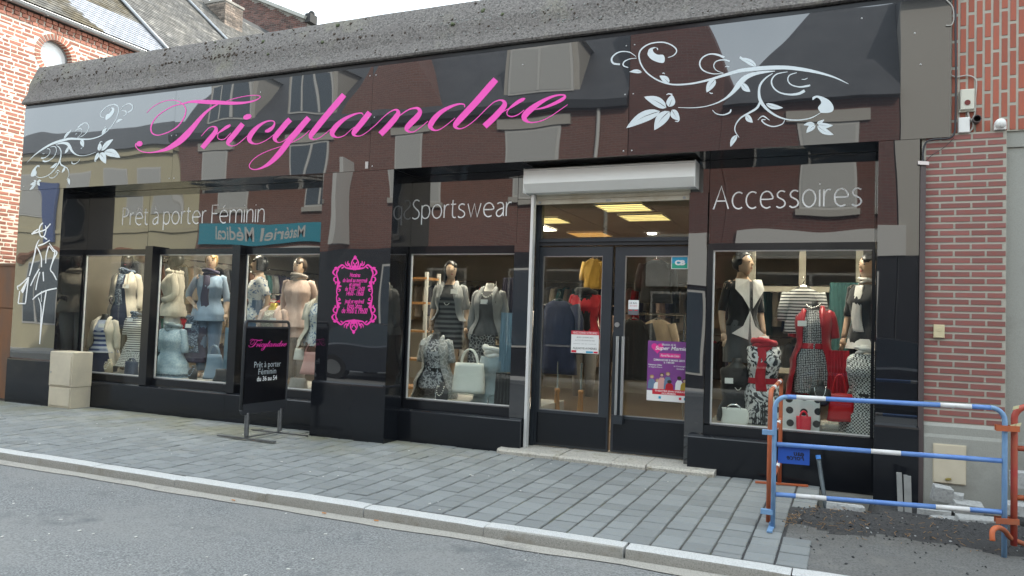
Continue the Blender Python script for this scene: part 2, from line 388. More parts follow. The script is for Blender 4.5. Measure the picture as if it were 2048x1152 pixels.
for c in range(ncol):
    x1 = -0.205+0.21*1-c*CW; x0 = x1-CW; off = (0.5 if c % 2 else 0.0)*CL+rr.uniform(-0.012, 0.012)
    wide = 0.016 if x1 > -2.4 else (0.013 if x1 > -4 else 0.011)
    y = KB+0.006; first = True
    while y < 0.30:
        ln = CL if not first or off == 0 else max(off, 0.05)
        if first and off < 0.05: ln = CL
        y1 = y+ln; xc, yc = (x0+x1)/2, (y+y1)/2
        first = False
        # hidden under pilasters / steps / panels are kept only where open
        ok = xc < paver_limit(yc)
        lim = 0.0
        if yc > -0.05:
            inrec = (-10.95 < xc < -6.15) or (-5.03 < xc < -0.2)
            lim = 0.27 if inrec else -0.03
            if y > lim-0.03: ok = False
            y1 = min(y1, lim)
        if ok and y1-y > 0.04: cells.append((x0+wide/2, x1-wide/2, y+0.006, y1-0.0065))
        y += ln
cells.sort(key=lambda c: (c[0]-CAM.x)**2+(c[2]-CAM.y)**2)
rest = MB()
for i, (x0, x1, y0, y1) in enumerate(cells):
    xc, yc = (x0+x1)/2, (y0+y1)/2; z = gz(yc)+rr.uniform(-0.0025, 0.0025); tx, ty = math.atan(SL)+rr.uniform(-.008, .008), rr.uniform(-.008, .008)
    if i < 300:
        o = inst(pm[rr.randrange(8)][0], 'paver', pave_o, (xc, yc, z), (tx, ty, rr.uniform(-.006, .006)), (x1-x0, y1-y0, 0.03))
    else:
        q = pm[rr.randrange(8)][1]; rest.rv = rr.random()
        rest._add([(xc+v[0]*(x1-x0), yc+v[1]*(y1-y0), z+v[2]*0.03+v[1]*(y1-y0)*tx-v[0]*(x1-x0)*ty) for v in q.v], q.f)
o = rest.build('pavers', 'paver', pave_o, rnd=True); tag(o, kind='stuff')

# ---- dug-up ground at the right
dug = MB()
nx, ny = 90, 60
X0, X1_, Y0_, Y1_ = -0.80, 4.2, KB-0.02, 0.32
def dugz(x, y):
    base = gz(y)
    lim = paver_limit(y)
    edge = max(0, min(1, (x-lim+0.02)/0.12))
    h = -0.02+0.03*noise.noise(Vector((x*2.2, y*2.2, 1)))+0.016*noise.noise(Vector((x*9, y*9, 2)))
    h += 0.085*math.exp(-((y+0.95-0.12*x)**2)/0.05)*max(0, min(1, (x+0.5)*4))*max(0, min(1, (2.4-x)))
    # trench beside the shop base
    tr = max(0, min(1, (x+0.27)/0.05))*max(0, min(1, (0.25-x)/0.06))*max(0, min(1, (y+0.66)/0.10))
    h = h*(1-tr)+(-0.30+0.02*noise.noise(Vector((x*8, y*8, 4))))*tr
    if x > 0.3 and y > -0.55: h = h*0.4-0.02
    return base+(-0.0085)*(1-edge)+h*edge
vv = []
for j in range(ny+1):
    for i in range(nx+1):
        x_ = X0+(X1_-X0)*(i/nx)**1.35; y_ = Y0_+(Y1_-Y0_)*j/ny; vv.append((x_, y_, dugz(x_, y_)))
dug._add(vv, [(j*(nx+1)+i, j*(nx+1)+i+1, (j+1)*(nx+1)+i+1, (j+1)*(nx+1)+i) for j in range(ny) for i in range(nx)])
speckle('dug_flat', (0.075, 0.075, 0.074), (0.16, 0.16, 0.155), (0.11, 0.108, 0.103), 0.95, fine=85, bump=0.008, stain=(0.15, 0.145, 0.135), pscale=2.0, stain_scale=3.0)
dug.m = [1 if (sum(dug.v[i][1] for i in f_)/4 < -1.30+0.16*noise.noise(Vector((dug.v[f_[0]][0]*2.5, dug.v[f_[0]][1]*2.5, 7))) and dug.v[f_[0]][0] > -0.4) else 0 for f_ in dug.f]
tag(dug.build('dug_up_ground', ['dug_earth', 'dug_flat'], smooth=True), kind='structure')
# stones and straw lying on it
st = MB(); st2 = MB(); straw = MB()
for i in range(2600):
    x_ = -0.5+rr.random()**1.3*3.4; y_ = rr.uniform(-2.35, -0.55)
    if x_ < paver_limit(y_)-0.03 or (rr.random() < 0.9 and not -1.38 < y_ < -0.6): continue
    s = 0.004+0.013*rr.random()**3
    z = dugz(x_, y_)+s*0.3; q = rr.uniform(0, 6); t_ = st2 if rr.random() < 0.12 else st
    a = Vector((math.cos(q), math.sin(q), rr.uniform(-.4, .4)))*s; b_ = Vector((-math.sin(q), math.cos(q), rr.uniform(-.4, .4)))*s*rr.uniform(.5, 1); c_ = Vector((0, 0, 1))*s*rr.uniform(.35, .8)
    cc = Vector((x_, y_, z)); t_._add([cc+a, cc+b_, cc-a, cc-b_*0.8, cc+c_, cc-c_], [(0, 1, 4), (1, 2, 4), (2, 3, 4), (3, 0, 4), (1, 0, 5), (2, 1, 5), (3, 2, 5), (0, 3, 5)])
mat('stone_dark', (0.055, 0.057, 0.06), 0.9, (0.03, 0.03, 0.032), 20); mat('stone_pale', (0.30, 0.31, 0.31), 0.9); mat('straw', (0.34, 0.20, 0.09), 0.9)
tag(st.build('dark_gravel', 'stone_dark'), 'dark gravel heaped over the dug-up pavement behind the blue barrier', 'gravel', kind='stuff')
tag(st2.build('pale_gravel', 'stone_pale'), 'pale stone chips strewn over the dug-up pavement', 'gravel', kind='stuff')
for i in range(170):
    x_ = -0.42+rr.random()**2*1.5; y_ = -1.1+rr.gauss(0, 0.16); z = dugz(x_, y_)+0.006; q = rr.uniform(0, 3.1); l = rr.uniform(0.015, 0.05)
    if x_ < paver_limit(y_)-0.02: continue
    straw.tube([(x_, y_, z), (x_+l*math.cos(q), y_+l*math.sin(q), z+rr.uniform(0, 0.012))], 0.0016, 4)
tag(straw.build('straw', 'straw'), 'dry brown straw scattered on the dark gravel', 'straw', kind='stuff')
# broken slabs and rubble blocks by the plinth
def block(px, py, Y, sx, sy, sz, rz_, label, tilt=0.0, zoff=0.0):
    p_ = at(px, py, Y); t = MB(); rj = random.Random(int(px*3+py))
    vs_ = []
    t.bbox(-sx/2, sx/2, -sy/2, sy/2, -0.03, sz, 0.006)
    t.v = [(x_+rj.uniform(-.008, .008), y_+rj.uniform(-.008, .008), z_+rj.uniform(-.006, .006)) for x_, y_, z_ in t.v]
    o = t.build('rubble_block', 'rubble'); o.location = (p_.x, Y, max(dugz(p_.x, Y)-0.02, p_.z-sz/2)+zoff); o.rotation_euler = (tilt, tilt*0.5, rz_)
    return tag(o, label, 'rubble', 'broken concrete pieces by the plinth')
block(1882, 990, -0.16, 0.15, 0.09, 0.10, 0.25, 'upright grey concrete lump leaning on the plinth below the cream hatch', 0.2, 0.03)
block(1912, 1000, -0.15, 0.11, 0.08, 0.085, -0.3, 'small grey concrete lump beside the leaning lump below the hatch', 0.1, 0.02)
block(1935, 1010, -0.20, 0.22, 0.14, 0.055, 0.12, 'tilted grey slab lying below the right side of the cream hatch', 0.15)
block(1868, 1022, -0.22, 0.26, 0.16, 0.05, -0.05, 'flat grey slab lying beside the three grey stakes')
block(1960, 1042, -0.50, 0.34, 0.20, 0.055, 0.05, 'long grey paving slab lying in front of the plinth')
block(1895, 1045, -0.42, 0.24, 0.15, 0.045, 0.2, 'short grey slab between the stakes and the long slab')
block(2046, 955, -0.25, 0.18, 0.14, 0.10, 0.1, 'grey block stacked beyond the red barrier')
block(2048, 1015, -0.35, 0.24, 0.20, 0.06, -0.1, 'flat grey slab half behind the red barrier')
block(1690, 1022, -0.62, 0.30, 0.045, 0.075, 0.07, 'grey paving slab set on edge across the trench', 0.0, 0.02)

# ================================================================== left brick house, gate, far roofs
XW = -14.0
house = empty('brick_house', (XW, 3, 0)); tag(house, 'sunlit orange brick house with round window and slate roof beyond the shop', 'house')
WY0, WY1, WZ1 = -0.6, 9.0, 7.0
wc_y, wc_z, wr = 1.86, 6.30, 0.32
ws = MB()
S_ = 0.45
def sq(a):
    c_, s_ = math.cos(a), math.sin(a); k_ = S_/max(abs(c_), abs(s_)); return (wc_y+c_*k_, wc_z+s_*k_)
Nn = 32
for i in range(Nn):
    a, b_ = 2*math.pi*i/Nn, 2*math.pi*(i+1)/Nn
    p0 = (wc_y+wr*math.cos(a), wc_z+wr*math.sin(a)); p1 = (wc_y+wr*math.cos(b_), wc_z+wr*math.sin(b_)); q0 = sq(a); q1 = sq(b_)
    ws.quad((XW, *p0), (XW, *p1), (XW, *q1), (XW, *q0))
    ws.quad((XW, *p0), (XW, *p1), (XW-0.2, *p1), (XW-0.2, *p0))
ya, yb, za, zb = wc_y-S_, wc_y+S_, wc_z-S_, wc_z+S_
for (y0, y1, z0, z1) in [(WY0, ya, -0.3, WZ1), (yb, WY1, -0.3, WZ1), (ya, yb, -0.3, za), (ya, yb, zb, WZ1)]:
    ws.quad((XW, y0, z0), (XW, y1, z0), (XW, y1, z1), (XW, y0, z1))
ws.box(XW-6, XW-0.25, WY0+0.01, WY1, -0.3, WZ1)
ws.box(XW-0.25, XW-0.001, WY0+0.002, WY0+0.02, -0.3, WZ1)
place(house, ws.build('wall', 'mortar_left'))
bricks = []
rj = random.Random(3); z = 1.95; r_ = 0
while z < 6.72:
    y = WY0+rj.uniform(-0.1, 0)
    while y < 6.5:
        ln = rj.choice([0.21, 0.205, 0.215, 0.10, 0.105]); yc, zc = y+ln/2, z+0.031
        d = math.hypot(yc-wc_y, zc-wc_z)
        if d > wr+0.115+ln*0.32*abs(yc-wc_y)/max(d, .01): bricks.append((y, y+ln, z, z+0.052+rj.uniform(-.004, .004)))
        y += ln+0.024
    z += 0.077; r_ += 1
# corbelled courses below the gutter
for r_, (zz, out) in enumerate([(6.74, 0.012), (6.815, 0.026), (6.89, 0.04)]):
    y = WY0
    while y < 7: bricks.append((y+0.1*(r_ % 2), y+0.1*(r_ % 2)+0.105, zz, zz+0.062, out)); y += 0.122 if r_ != 1 else 0.15
def vis(b_):
    p_ = proj((XW, (b_[0]+b_[1])/2, (b_[2]+b_[3])/2)); return -8 < p_[0] < 330 and -8 < p_[1] < 540 and not (p_[0] > 85 and p_[1] > 140-0.123*(p_[0]-80)) and not (p_[0] > 48 and p_[1] > 200)
bricks.sort(key=lambda b_: (not vis(b_), (b_[0]-CAM.y)**2+(b_[2]-1.5)**2))
bu_ = MB(); bu_.box(-.012, .012, -.5, .5, -.5, .5)
bmesh_left = []
for v_ in range(6):
    t = MB(); t.v = [(x_+rj.uniform(-.004, .004), y_+rj.uniform(-.03, .03), z_+rj.uniform(-.08, .08)) for x_, y_, z_ in bu_.v]; t.f = bu_.f
    me = bpy.data.meshes.new('brick'); me.from_pydata(t.v, [], t.f); me.materials.append(MATS['brick_left']); bmesh_left.append((me, t))
jb = MB()
for i, b_ in enumerate(bricks):
    out = b_[4] if len(b_) > 4 else 0.0
    c_ = (XW-0.0095+rj.uniform(-.0015, .002)+out/2, (b_[0]+b_[1])/2, (b_[2]+b_[3])/2); s_ = (1+out/0.024, b_[1]-b_[0], b_[3]-b_[2])
    me, t = bmesh_left[rj.randrange(6)]
    if i < 280:
        o = bpy.data.objects.new('brick', me); COL.objects.link(o); o.location = c_; o.scale = s_; place(house, o)
    else:
        jb.rv = rj.random(); jb._add([(c_[0]+v[0]*s_[0], c_[1]+v[1]*s_[1], c_[2]+v[2]*s_[2]) for v in t.v], t.f)
o = jb.build('bricks', 'brick_left_joined', rnd=True); place(house, o); tag(o, kind='stuff')
# round window: brick ring, frame, glass
rw = MB(); 
rw.loft([[(XW-0.12, wc_y+r__*math.cos(2*math.pi*i/Nn), wc_z+r__*math.sin(2*math.pi*i/Nn)) for i in range(Nn)] for r__ in (wr, wr)] , False, False)
ringw = empty('round_window', (XW, wc_y, wc_z)); place(house, ringw)
NB = 34
for i in range(NB):
    a = 2*math.pi*i/NB; t = MB(); da = math.pi/NB*0.66; r0, r1 = wr-0.004, wr+0.11
    pr = [(wc_y+r*math.cos(a+s_*da), wc_z+r*math.sin(a+s_*da)) for r, s_ in ((r0, -1), (r1, -1), (r1, 1), (r0, 1))]
    t.prism(pr, 'x', XW-0.13, XW+0.006+rj.uniform(0, .004)); o = t.build('brick', 'brick_left'); o.parent = ringw; o.matrix_parent_inverse = Matrix.Translation((-XW, -wc_y, -wc_z)) 
t = MB()
for k in range(Nn):
    a, b_ = 2*math.pi*k/Nn, 2*math.pi*(k+1)/Nn
    for (r0, r1, x0, x1) in [(wr-0.035, wr, XW-0.155, XW-0.125)]:
        vs_ = [(x_, wc_y+r*math.cos(q), wc_z+r*math.sin(q)) for x_ in (x0, x1) for r in (r0, r1) for q in (a, b_)]
        t._add(vs_, [(0, 1, 3, 2), (4, 6, 7, 5), (0, 4, 5, 1), (2, 3, 7, 6)])
mat('white_frame', (0.62, 0.61, 0.58), 0.5); mat('pale_glass', (0.72, 0.75, 0.76), 0.06, spec=0.8)
o = t.build('frame', 'zinc'); o.parent = ringw; o.matrix_parent_inverse = Matrix.Translation((-XW, -wc_y, -wc_z))
t = MB(); t.prism([(wc_y+wr*0.98*math.cos(2*math.pi*k/Nn), wc_z+wr*0.98*math.sin(2*math.pi*k/Nn)) for k in range(Nn)], 'x', XW-0.150, XW-0.142)
o = t.build('pane', 'pale_glass'); o.parent = ringw; o.matrix_parent_inverse = Matrix.Translation((-XW, -wc_y, -wc_z))
# gutter
t = MB(); gx, gzz = XW+0.12, 7.03
prof = [(gx+0.065*math.cos(a), gzz+0.065*math.sin(a)) for a in [math.pi+math.pi*k/8 for k in range(9)]]
prof += [(gx+0.055*math.cos(a), gzz+0.055*math.sin(a)) for a in [2*math.pi-math.pi*k/8 for k in range(9)]]
t.loft([[(x_, yy, z_) for x_, z_ in prof] for yy in (-0.8, 3, 6, 9.5)]); t.tube([(gx+0.066, -0.8, gzz+0.005), (gx+0.066, 9.5, gzz+0.005)], 0.011, 6)
for k in range(14): t.box(gx-0.07, gx+0.075, -0.6+k*0.7, -0.575+k*0.7, gzz-0.072, gzz-0.066)
place(house, t.build('gutter', 'zinc', autosmooth=50))
# roof planes: one long slope rising away from the gutter, split by two lead strips
PT = R(41); ct, stt = math.cos(PT), math.sin(PT)
def rp(y, s, h=0.0): return Vector((XW+0.10-s*ct+h*stt, y, 7.10+s*stt+h*ct))
t = MB(); t._add([rp(-1, -0.02, -0.03), rp(16, -0.02, -0.03), rp(16, 7, -0.03), rp(-1, 7, -0.03), rp(-1, -0.02, -0.2), rp(16, -0.02, -0.2), rp(16, 7, -0.2), rp(-1, 7, -0.2)], [(0, 1, 2, 3), (7, 6, 5, 4), (0, 4, 5, 1), (2, 6, 7, 3), (0, 3, 7, 4), (1, 5, 6, 2)])
roof = t.build('roof', 'slate_bed'); place(house, roof)
def child(parent, o):
    """sub-part built in world space under a part whose own parent is an unrotated empty"""
    o.parent = parent; return o
sl = {'slate': MB(), 'slate_new': MB(), 'slate_moss': MB()}
row = 0; s = 0.0
while s < 6.3:
    y = -1.0+(0.09 if row % 2 else 0)
    while y < 13.2:
        p_ = rp(y, s)
        kind = 'slate'
        if y < 4.55:
            kind = 'slate_moss'
            if 2.6-0.28*s < y and s < 1.5 and noise.noise(Vector((int(y*2.2), int(s*2.0), 5))) > -0.38: kind = 'slate_new'
        q = sl[kind]; q.rv = rj.random()
        if kind == 'slate' and rj.random() < 0.07: q.rv = 1.9
        a = rj.uniform(0, 0.004)
        v4 = [rp(y+0.004, s, 0.011+a), rp(y+0.172, s, 0.011+a), rp(y+0.172, s+0.145, 0.001), rp(y+0.004, s+0.145, 0.001), rp(y+0.004, s, 0.001), rp(y+0.172, s, 0.001)]
        q._add(v4, [(0, 1, 2, 3), (4, 5, 1, 0), (0, 3, 4), (1, 5, 2)])
        y += 0.18
    s += 0.125; row += 1
for k_, q in sl.items():
    if q.v: o = q.build('slates', k_, rnd=True); child(roof, o); tag(o, kind='stuff')
for yy in (4.6, 8.55):
    t = MB(); t.tube([rp(yy, -0.05, 0.05), rp(yy, 6.5, 0.05)], 0.045, 6); child(roof, t.build('lead_strip', 'zinc', smooth=True))
# skylight edge peeping over the coping
# chimney on the far end of the roof
c0, c1 = at(392, 12, 9.7), at(451, 4, 9.7)
chim = empty('chimney', (c0.x, 9.7, 7)); tag(chim, 'weathered brown brick chimney with pots rising from the slate roof', 'chimney')
zb_, zt_ = 8.0, (c0.z+c1.z)/2+0.02
dx = c1.x-c0.x; dyc = 0.75
t = MB(); t.box(c0.x, c1.x, 9.7, 9.7+dyc, zb_, zt_); place(chim, t.build('shaft', 'mortar_grey'))
t = MB(); z = zb_; k_ = 0
while z < zt_-0.06:
    for face in range(2):
        L_ = dx if face == 0 else dyc; u_ = -0.11*(k_ % 2)
        while u_ < L_:
            a, b_ = max(u_, 0), min(u_+0.20, L_)
            if b_-a > 0.03:
                t.rv = rj.random()
                if face == 0: t.box(c0.x+a, c0.x+b_, 9.69, 9.705, z, z+0.056)
                else: t.box(c1.x-0.005, c1.x+0.01, 9.7+a, 9.7+b_, z, z+0.056)
            u_ += 0.216
    z += 0.07; k_ += 1
o = t.build('bricks', 'brick_chimney', rnd=True); place(chim, o); tag(o, kind='stuff')
t = MB(); t.box(c0.x-0.03, c1.x+0.03, 9.67, 9.73+dyc, zt_, zt_+0.07); place(chim, t.build('cap', 'mortar_grey'))
mat('terracotta', (0.42, 0.36, 0.29), 0.8, (0.5, 0.45, 0.38), 6)
for fx in (0.3, 0.75):
    t = MB(); cx = c0.x+dx*fx; t.tube([(cx, 9.7+dyc*0.5, zt_+0.06), (cx, 9.7+dyc*0.5, zt_+0.12), (cx, 9.7+dyc*0.5, zt_+0.5)], [0.16, 0.13, 0.12], 12); place(chim, t.build('chimney_pot', 'terracotta', autosmooth=40))
# dark brick gable wall behind the chimney
GY = 14.0
gab = empty('gable_wall', (at(540, 40, GY).x, GY, 6)); tag(gab, 'dark red brick gable wall with sloping pale coping behind the chimney', 'wall')
gp = [at(448, -22, GY), at(478, -14, GY), at(614, 40, GY), at(616, 52, GY)]
pr = [(gp[0].x, gp[0].z), (gp[1].x, gp[1].z), (gp[2].x, gp[2].z), (gp[2].x, 6.0), (gp[0].x, 6.0)]
t = MB(); t.prism(pr, 'y', GY, GY+0.3); place(gab, t.build('wall', 'mortar_grey'))
t = MB(); z = 6.2; k_ = 0
def gtop(x_):
    if x_ < gp[1].x: return gp[1].z
    return gp[1].z+(gp[2].z-gp[1].z)*(x_-gp[1].x)/(gp[2].x-gp[1].x)
while z < gp[0].z:
    x_ = gp[0].x-0.11*(k_ % 2)
    while x_ < gp[2].x:
        if z+0.06 < min(gtop(x_), gtop(x_+0.21))-0.02 and x_ > gp[0].x: t.rv = rj.random(); t.box(x_, min(x_+0.205, gp[2].x), GY-0.012, GY+0.005, z, z+0.056)
        x_ += 0.222
    z += 0.071; k_ += 1
o = t.build('bricks', 'brick_dark', rnd=True); place(gab, o); tag(o, kind='stuff')
t = MB(); d_ = Vector((gp[2].x-gp[1].x, 0, gp[2].z-gp[1].z)); up_ = Vector((-d_.z, 0, d_.x)).normalized()
mid = (gp[1]+gp[2])/2; t.obox(mid+up_*0.05, d_/2*1.02, (0, 0.22, 0), up_*0.06); place(gab, t.build('coping', 'concrete_wall'))
t = MB(); t.obox((gp[2].x+0.1, GY+0.1, gp[2].z+0.05), (0.12, 0, 0), (0, 0.2, 0), (0, 0, 0.16)); t.ell((gp[2].x+0.12, GY+0.1, gp[2].z+0.24), 0.12, 0.12, 0.12); place(gab, t.build('kneeler_stone', 'slate_bed'))
t = MB(); a_, b_ = at(468, 42, GY-1.2), at(515, 64, GY-1.2); t.tube([a_, b_], 0.05, 6); child(roof, t.build('lead_strip', 'zinc'))
a_ = [at(466, 44, GY-1.1), at(520, 68, GY-1.1), at(520, 110, GY-1.1), at(440, 110, GY-1.1)]
t = MB(); t.prism([(q.x, q.z) for q in a_], 'y', GY-1.1, GY-0.4); child(roof, t.build('lower_roof', 'slate'))
# rust-brown sheet gate closing the gap between house and shop
gate = empty('sheet_gate', (-12.9, 0.05, 0)); tag(gate, 'rust-brown sheet metal gate in the gap left of the shop', 'gate')
for i in range(4):
    t = MB(); x0 = -13.98+i*0.5; t.box(x0+0.004, x0+0.496, 0.03, 0.05, 0.03, 1.44); place(gate, t.build('sheet', 'rust_gate'))
    t = MB(); t.box(x0+0.004, x0+0.496, 0.034, 0.054, 1.455, 2.12); place(gate, t.build('sheet', 'rust_gate'))
t = MB(); t.box(-13.99, -11.99, 0.02, 0.07, 2.12, 2.16); t.box(-13.99, -11.99, 0.055, 0.09, 1.42, 1.48); place(gate, t.build('rail', 'rust_gate'))
# ================================================================== the shop front
def panel_mat(name, c, rough, ior, wav, coat=0.0, smudge=0.06):
    m = newmat(name); nt = m.node_tree; b = P(m); L = nt.links.new
    setrgb(b.inputs['Base Color'], c); b.inputs['Roughness'].default_value = rough; b.inputs['IOR'].default_value = ior
    b.inputs['Coat Weight'].default_value = coat; b.inputs['Specular IOR Level'].default_value = 0.16 if coat else 0.4; b.inputs['Coat Roughness'].default_value = 0.012; b.inputs['Coat IOR'].default_value = 2.1
    tc = nt.nodes.new('ShaderNodeTexCoord'); oi = nt.nodes.new('ShaderNodeObjectInfo')
    ma = nt.nodes.new('ShaderNodeMath'); ma.operation = 'MULTIPLY'; ma.inputs[1].default_value = 40; L(oi.outputs['Random'], ma.inputs[0])
    mp = nt.nodes.new('ShaderNodeMapping'); mp.inputs['Scale'].default_value = (0.9, 1, 0.7); L(tc.outputs['Object'], mp.inputs['Vector'])
    n = nt.nodes.new('ShaderNodeTexNoise'); n.noise_dimensions = '4D'; n.inputs['Scale'].default_value = 1.0; n.inputs['Detail'].default_value = 1.2; n.inputs['Roughness'].default_value = 0.35
    L(mp.outputs[0], n.inputs['Vector']); L(ma.outputs[0], n.inputs['W'])
    bu = nt.nodes.new('ShaderNodeBump'); bu.inputs['Strength'].default_value = 1.0; bu.inputs['Distance'].default_value = wav
    L(n.outputs['Fac'], bu.inputs['Height']); L(bu.outputs[0], b.inputs['Normal'])
    if coat: L(bu.outputs[0], b.inputs['Coat Normal'])
    # dust and smears: roughness and a faint grey veil
    n2 = nt.nodes.new('ShaderNodeTexNoise'); n2.inputs['Scale'].default_value = 3.0; n2.inputs['Detail'].default_value = 8; L(tc.outputs['Object'], n2.inputs['Vector'])
    mr = nt.nodes.new('ShaderNodeMapRange'); mr.inputs[1].default_value = 0.45; mr.inputs[2].default_value = 0.8; mr.inputs[3].default_value = rough; mr.inputs[4].default_value = rough+smudge
    L(n2.outputs['Fac'], mr.inputs[0]); L(mr.outputs[0], b.inputs['Roughness'])
    return m
panel_mat('panel', (0.008, 0.009, 0.012), 0.32, 1.5, 0.011, coat=1.0)
panel_mat('panel_base', (0.010, 0.0115, 0.015), 0.10, 1.5, 0.004, smudge=0.15)
panel_mat('frame_black', (0.012, 0.013, 0.016), 0.16, 1.5, 0.001, smudge=0.12)
mat('anthracite', (0.030, 0.036, 0.044), 0.35, (0.024, 0.029, 0.036), 4)
mat('shutter_white', (0.90, 0.90, 0.87), 0.4, (0.87, 0.865, 0.83), 3)
mat('shutter_beige', (0.52, 0.48, 0.39), 0.55, (0.36, 0.29, 0.19), 2.0, lo=0.5, hi=0.7)
mat('rail_white', (0.72, 0.72, 0.71), 0.35, metal=0.3)
mat('steel', (0.55, 0.56, 0.57), 0.28, metal=1.0); mat('screw', (0.5, 0.5, 0.5), 0.35, metal=0.9)
m = newmat('shop_glass'); nt = m.node_tree; nt.nodes.remove(P(m)); L = nt.links.new
lw = nt.nodes.new('ShaderNodeLayerWeight'); lw.inputs['Blend'].default_value = 0.5
pw = nt.nodes.new('ShaderNodeMath'); pw.operation = 'POWER'; pw.inputs[1].default_value = 4.2; L(lw.outputs['Facing'], pw.inputs[0])
ma = nt.nodes.new('ShaderNodeMath'); ma.operation = 'MULTIPLY_ADD'; ma.inputs[1].default_value = 0.9; ma.inputs[2].default_value = 0.03; L(pw.outputs[0], ma.inputs[0])
tr = nt.nodes.new('ShaderNodeBsdfTransparent'); setrgb(tr.inputs[0], (0.93, 0.96, 0.945)); gl = nt.nodes.new('ShaderNodeBsdfGlossy'); gl.inputs['Roughness'].default_value = 0.003
tc = nt.nodes.new('ShaderNodeTexCoord'); n = nt.nodes.new('ShaderNodeTexNoise'); n.inputs['Scale'].default_value = 0.7; n.inputs['Detail'].default_value = 1
L(tc.outputs['Object'], n.inputs['Vector'])
bu = nt.nodes.new('ShaderNodeBump'); bu.inputs['Distance'].default_value = 0.0015; L(n.outputs['Fac'], bu.inputs['Height']); L(bu.outputs[0], gl.inputs['Normal'])
ms = nt.nodes.new('ShaderNodeMixShader'); L(ma.outputs[0], ms.inputs[0]); L(tr.outputs[0], ms.inputs[1]); L(gl.outputs[0], ms.inputs[2])
L(ms.outputs[0], nt.nodes['Material Output'].inputs[0])

shop = empty('shop_building', (-5.7, 0.5, 0)); tag(shop, 'clothes shop with glossy black panelled front and grey concrete coping', 'shop')
def part(name, mb, m, **k): return place(shop, mb.build(name, m, **k))
def pbox(name, m, x0, x1, y0, y1, z0, z1, **k): t = MB(); t.box(x0, x1, y0, y1, z0, z1); return part(name, t, m, **k)
YP = 0.45          # plane of recessed panels and of the glass
ZF0, ZF1 = 3.310, 4.612
# structural masses behind the panels
t = MB(); t.box(-11.97, 0.60, 0.10, 0.40, 3.33, 4.62); t.box(-11.96, -11.0, 0.05, 0.5, 0, 3.33); t.box(-6.09, -5.08, 0.05, 0.5, 0, 3.33); t.box(0.28, 0.59, 0.05, 0.5, -0.3, 3.33)
t.box(-11.96, -3.4, 0.5, 0.62, 2.45, 4.6); t.box(-1.55, 0.59, 0.5, 0.62, 2.45, 4.6); t.box(-3.4, -1.55, 0.5, 0.62, 2.97, 4.6)
part('masonry', t, 'mortar_grey')
# fascia panels
fx = [-11.98, -8.735, -5.42, -2.151, 0.845]; fascia = []
for i in range(4): fascia.append(pbox('fascia_panel', 'panel', fx[i]+0.0015, fx[i+1]-0.0015, 0.0, 0.045, ZF0, ZF1))
t = MB(); t.box(-11.98, 0.845, 0.006, 0.05, ZF1+0.001, 4.668); t.box(-11.98, 0.85, 0.02, 0.3, 4.668, 4.675); part('coping_shadow_strip', t, 'frame_black')  # black strip put in as the shadow below the coping
t = MB()
for xx, zz in [(xj+s_*0.045, zz) for xj in fx[1:4] for zz in (3.36, 3.97, 4.5) for s_ in (-1, 1)]+[(-11.9, 3.37), (-11.9, 4.2), (-7.2, 4.45), (-3.4, 4.42), (0.55, 4.3), (0.1, 4.5), (0.6, 4.0)]:
    t = MB(); t.ell((xx, -0.002, zz), 0.008, 0.004, 0.008, 8, 4); part('screw', t, 'screw', smooth=True)
t = MB(); t.box(-5.475, -5.435, -0.008, -0.001, 3.335, 3.42); part('bracket_plate', t, 'screw')
# soffit under the fascia
for x0, x1 in ((-10.974, -6.112), (-5.058, 0.258)): pbox('soffit', 'panel', x0, x1, 0.046, YP-0.002, ZF0-0.0, ZF0+0.02)
# pilasters
for k_, (x0, x1) in enumerate(((-11.98, -10.976), (-6.112, -5.06), (0.26, 0.602))):
    pil = pbox('pilaster', 'panel', x0, x1, 0.001, 0.04, 0.675, ZF0-0.004)
    t = MB(); t.box(x0+0.001, x0+0.02, 0.041, YP+0.02, 0.0, ZF0-0.004); t.box(x1-0.02, x1-0.001, 0.041, YP+0.02, 0.0, ZF0-0.004); o = t.build('side_panel', 'panel'); o.parent = pil
    zb = 0.0 if k_ < 2 else -0.02
    t = MB(); t.prism([(-0.03, zb-0.02), (-0.03, 0.655), (-0.026, 0.672), (0.0, 0.69), (0.03, 0.69), (0.03, zb-0.02)], 'x', x0-0.012, x1+0.012)
    o = t.build('base', 'panel_base'); o.parent = pil
    if k_ == 1 or k_ == 0:
        t = MB(); t.prism([(x1-0.01, zb-0.02), (x1+0.025, zb-0.02), (x1+0.025, 0.655), (x1+0.018, 0.672), (x1-0.01, 0.69)], 'y', -0.029, 0.30); o = t.build('base_return', 'panel_base'); o.parent = pil
# recessed sign panels above the windows
ZP = 2.41
sp = {}
for nm, x0, x1 in (('a', -10.976, -9.66), ('b', -9.656, -6.112), ('c', -5.06, -3.60), ('d', -3.596, -1.362), ('e', -1.358, 0.26)):
    sp[nm] = pbox('sign_panel', 'panel', x0+0.001, x1-0.001, YP, YP+0.04, ZP if nm != 'd' else 2.96, ZF0-0.003)
# low base walls with sloping ledges
def base(x0, x1):
    t = MB(); t.prism([(0.28, -0.03), (0.28, 0.365), (0.29, 0.375), (0.33, 0.392), (YP+0.05, 0.392), (YP+0.05, -0.03)], 'x', x0, x1); return part('base_wall', t, 'panel_base')
b1 = base(-10.974, -7.83); b1b = base(-7.827, -6.114); b2 = base(-5.033, -3.40); b3 = base(-1.50, 0.258)
mat('stained_base', (0.03, 0.03, 0.032), 0.7, (0.15, 0.15, 0.145), 5, lo=0.55, hi=0.8)
pbox('foundation', 'concrete_wall', -0.35, 0.59, 0.285, 0.5, -0.45, -0.031); pbox('foundation', 'concrete_wall', 0.25, 0.6, 0.0, 0.284, -0.45, -0.045)
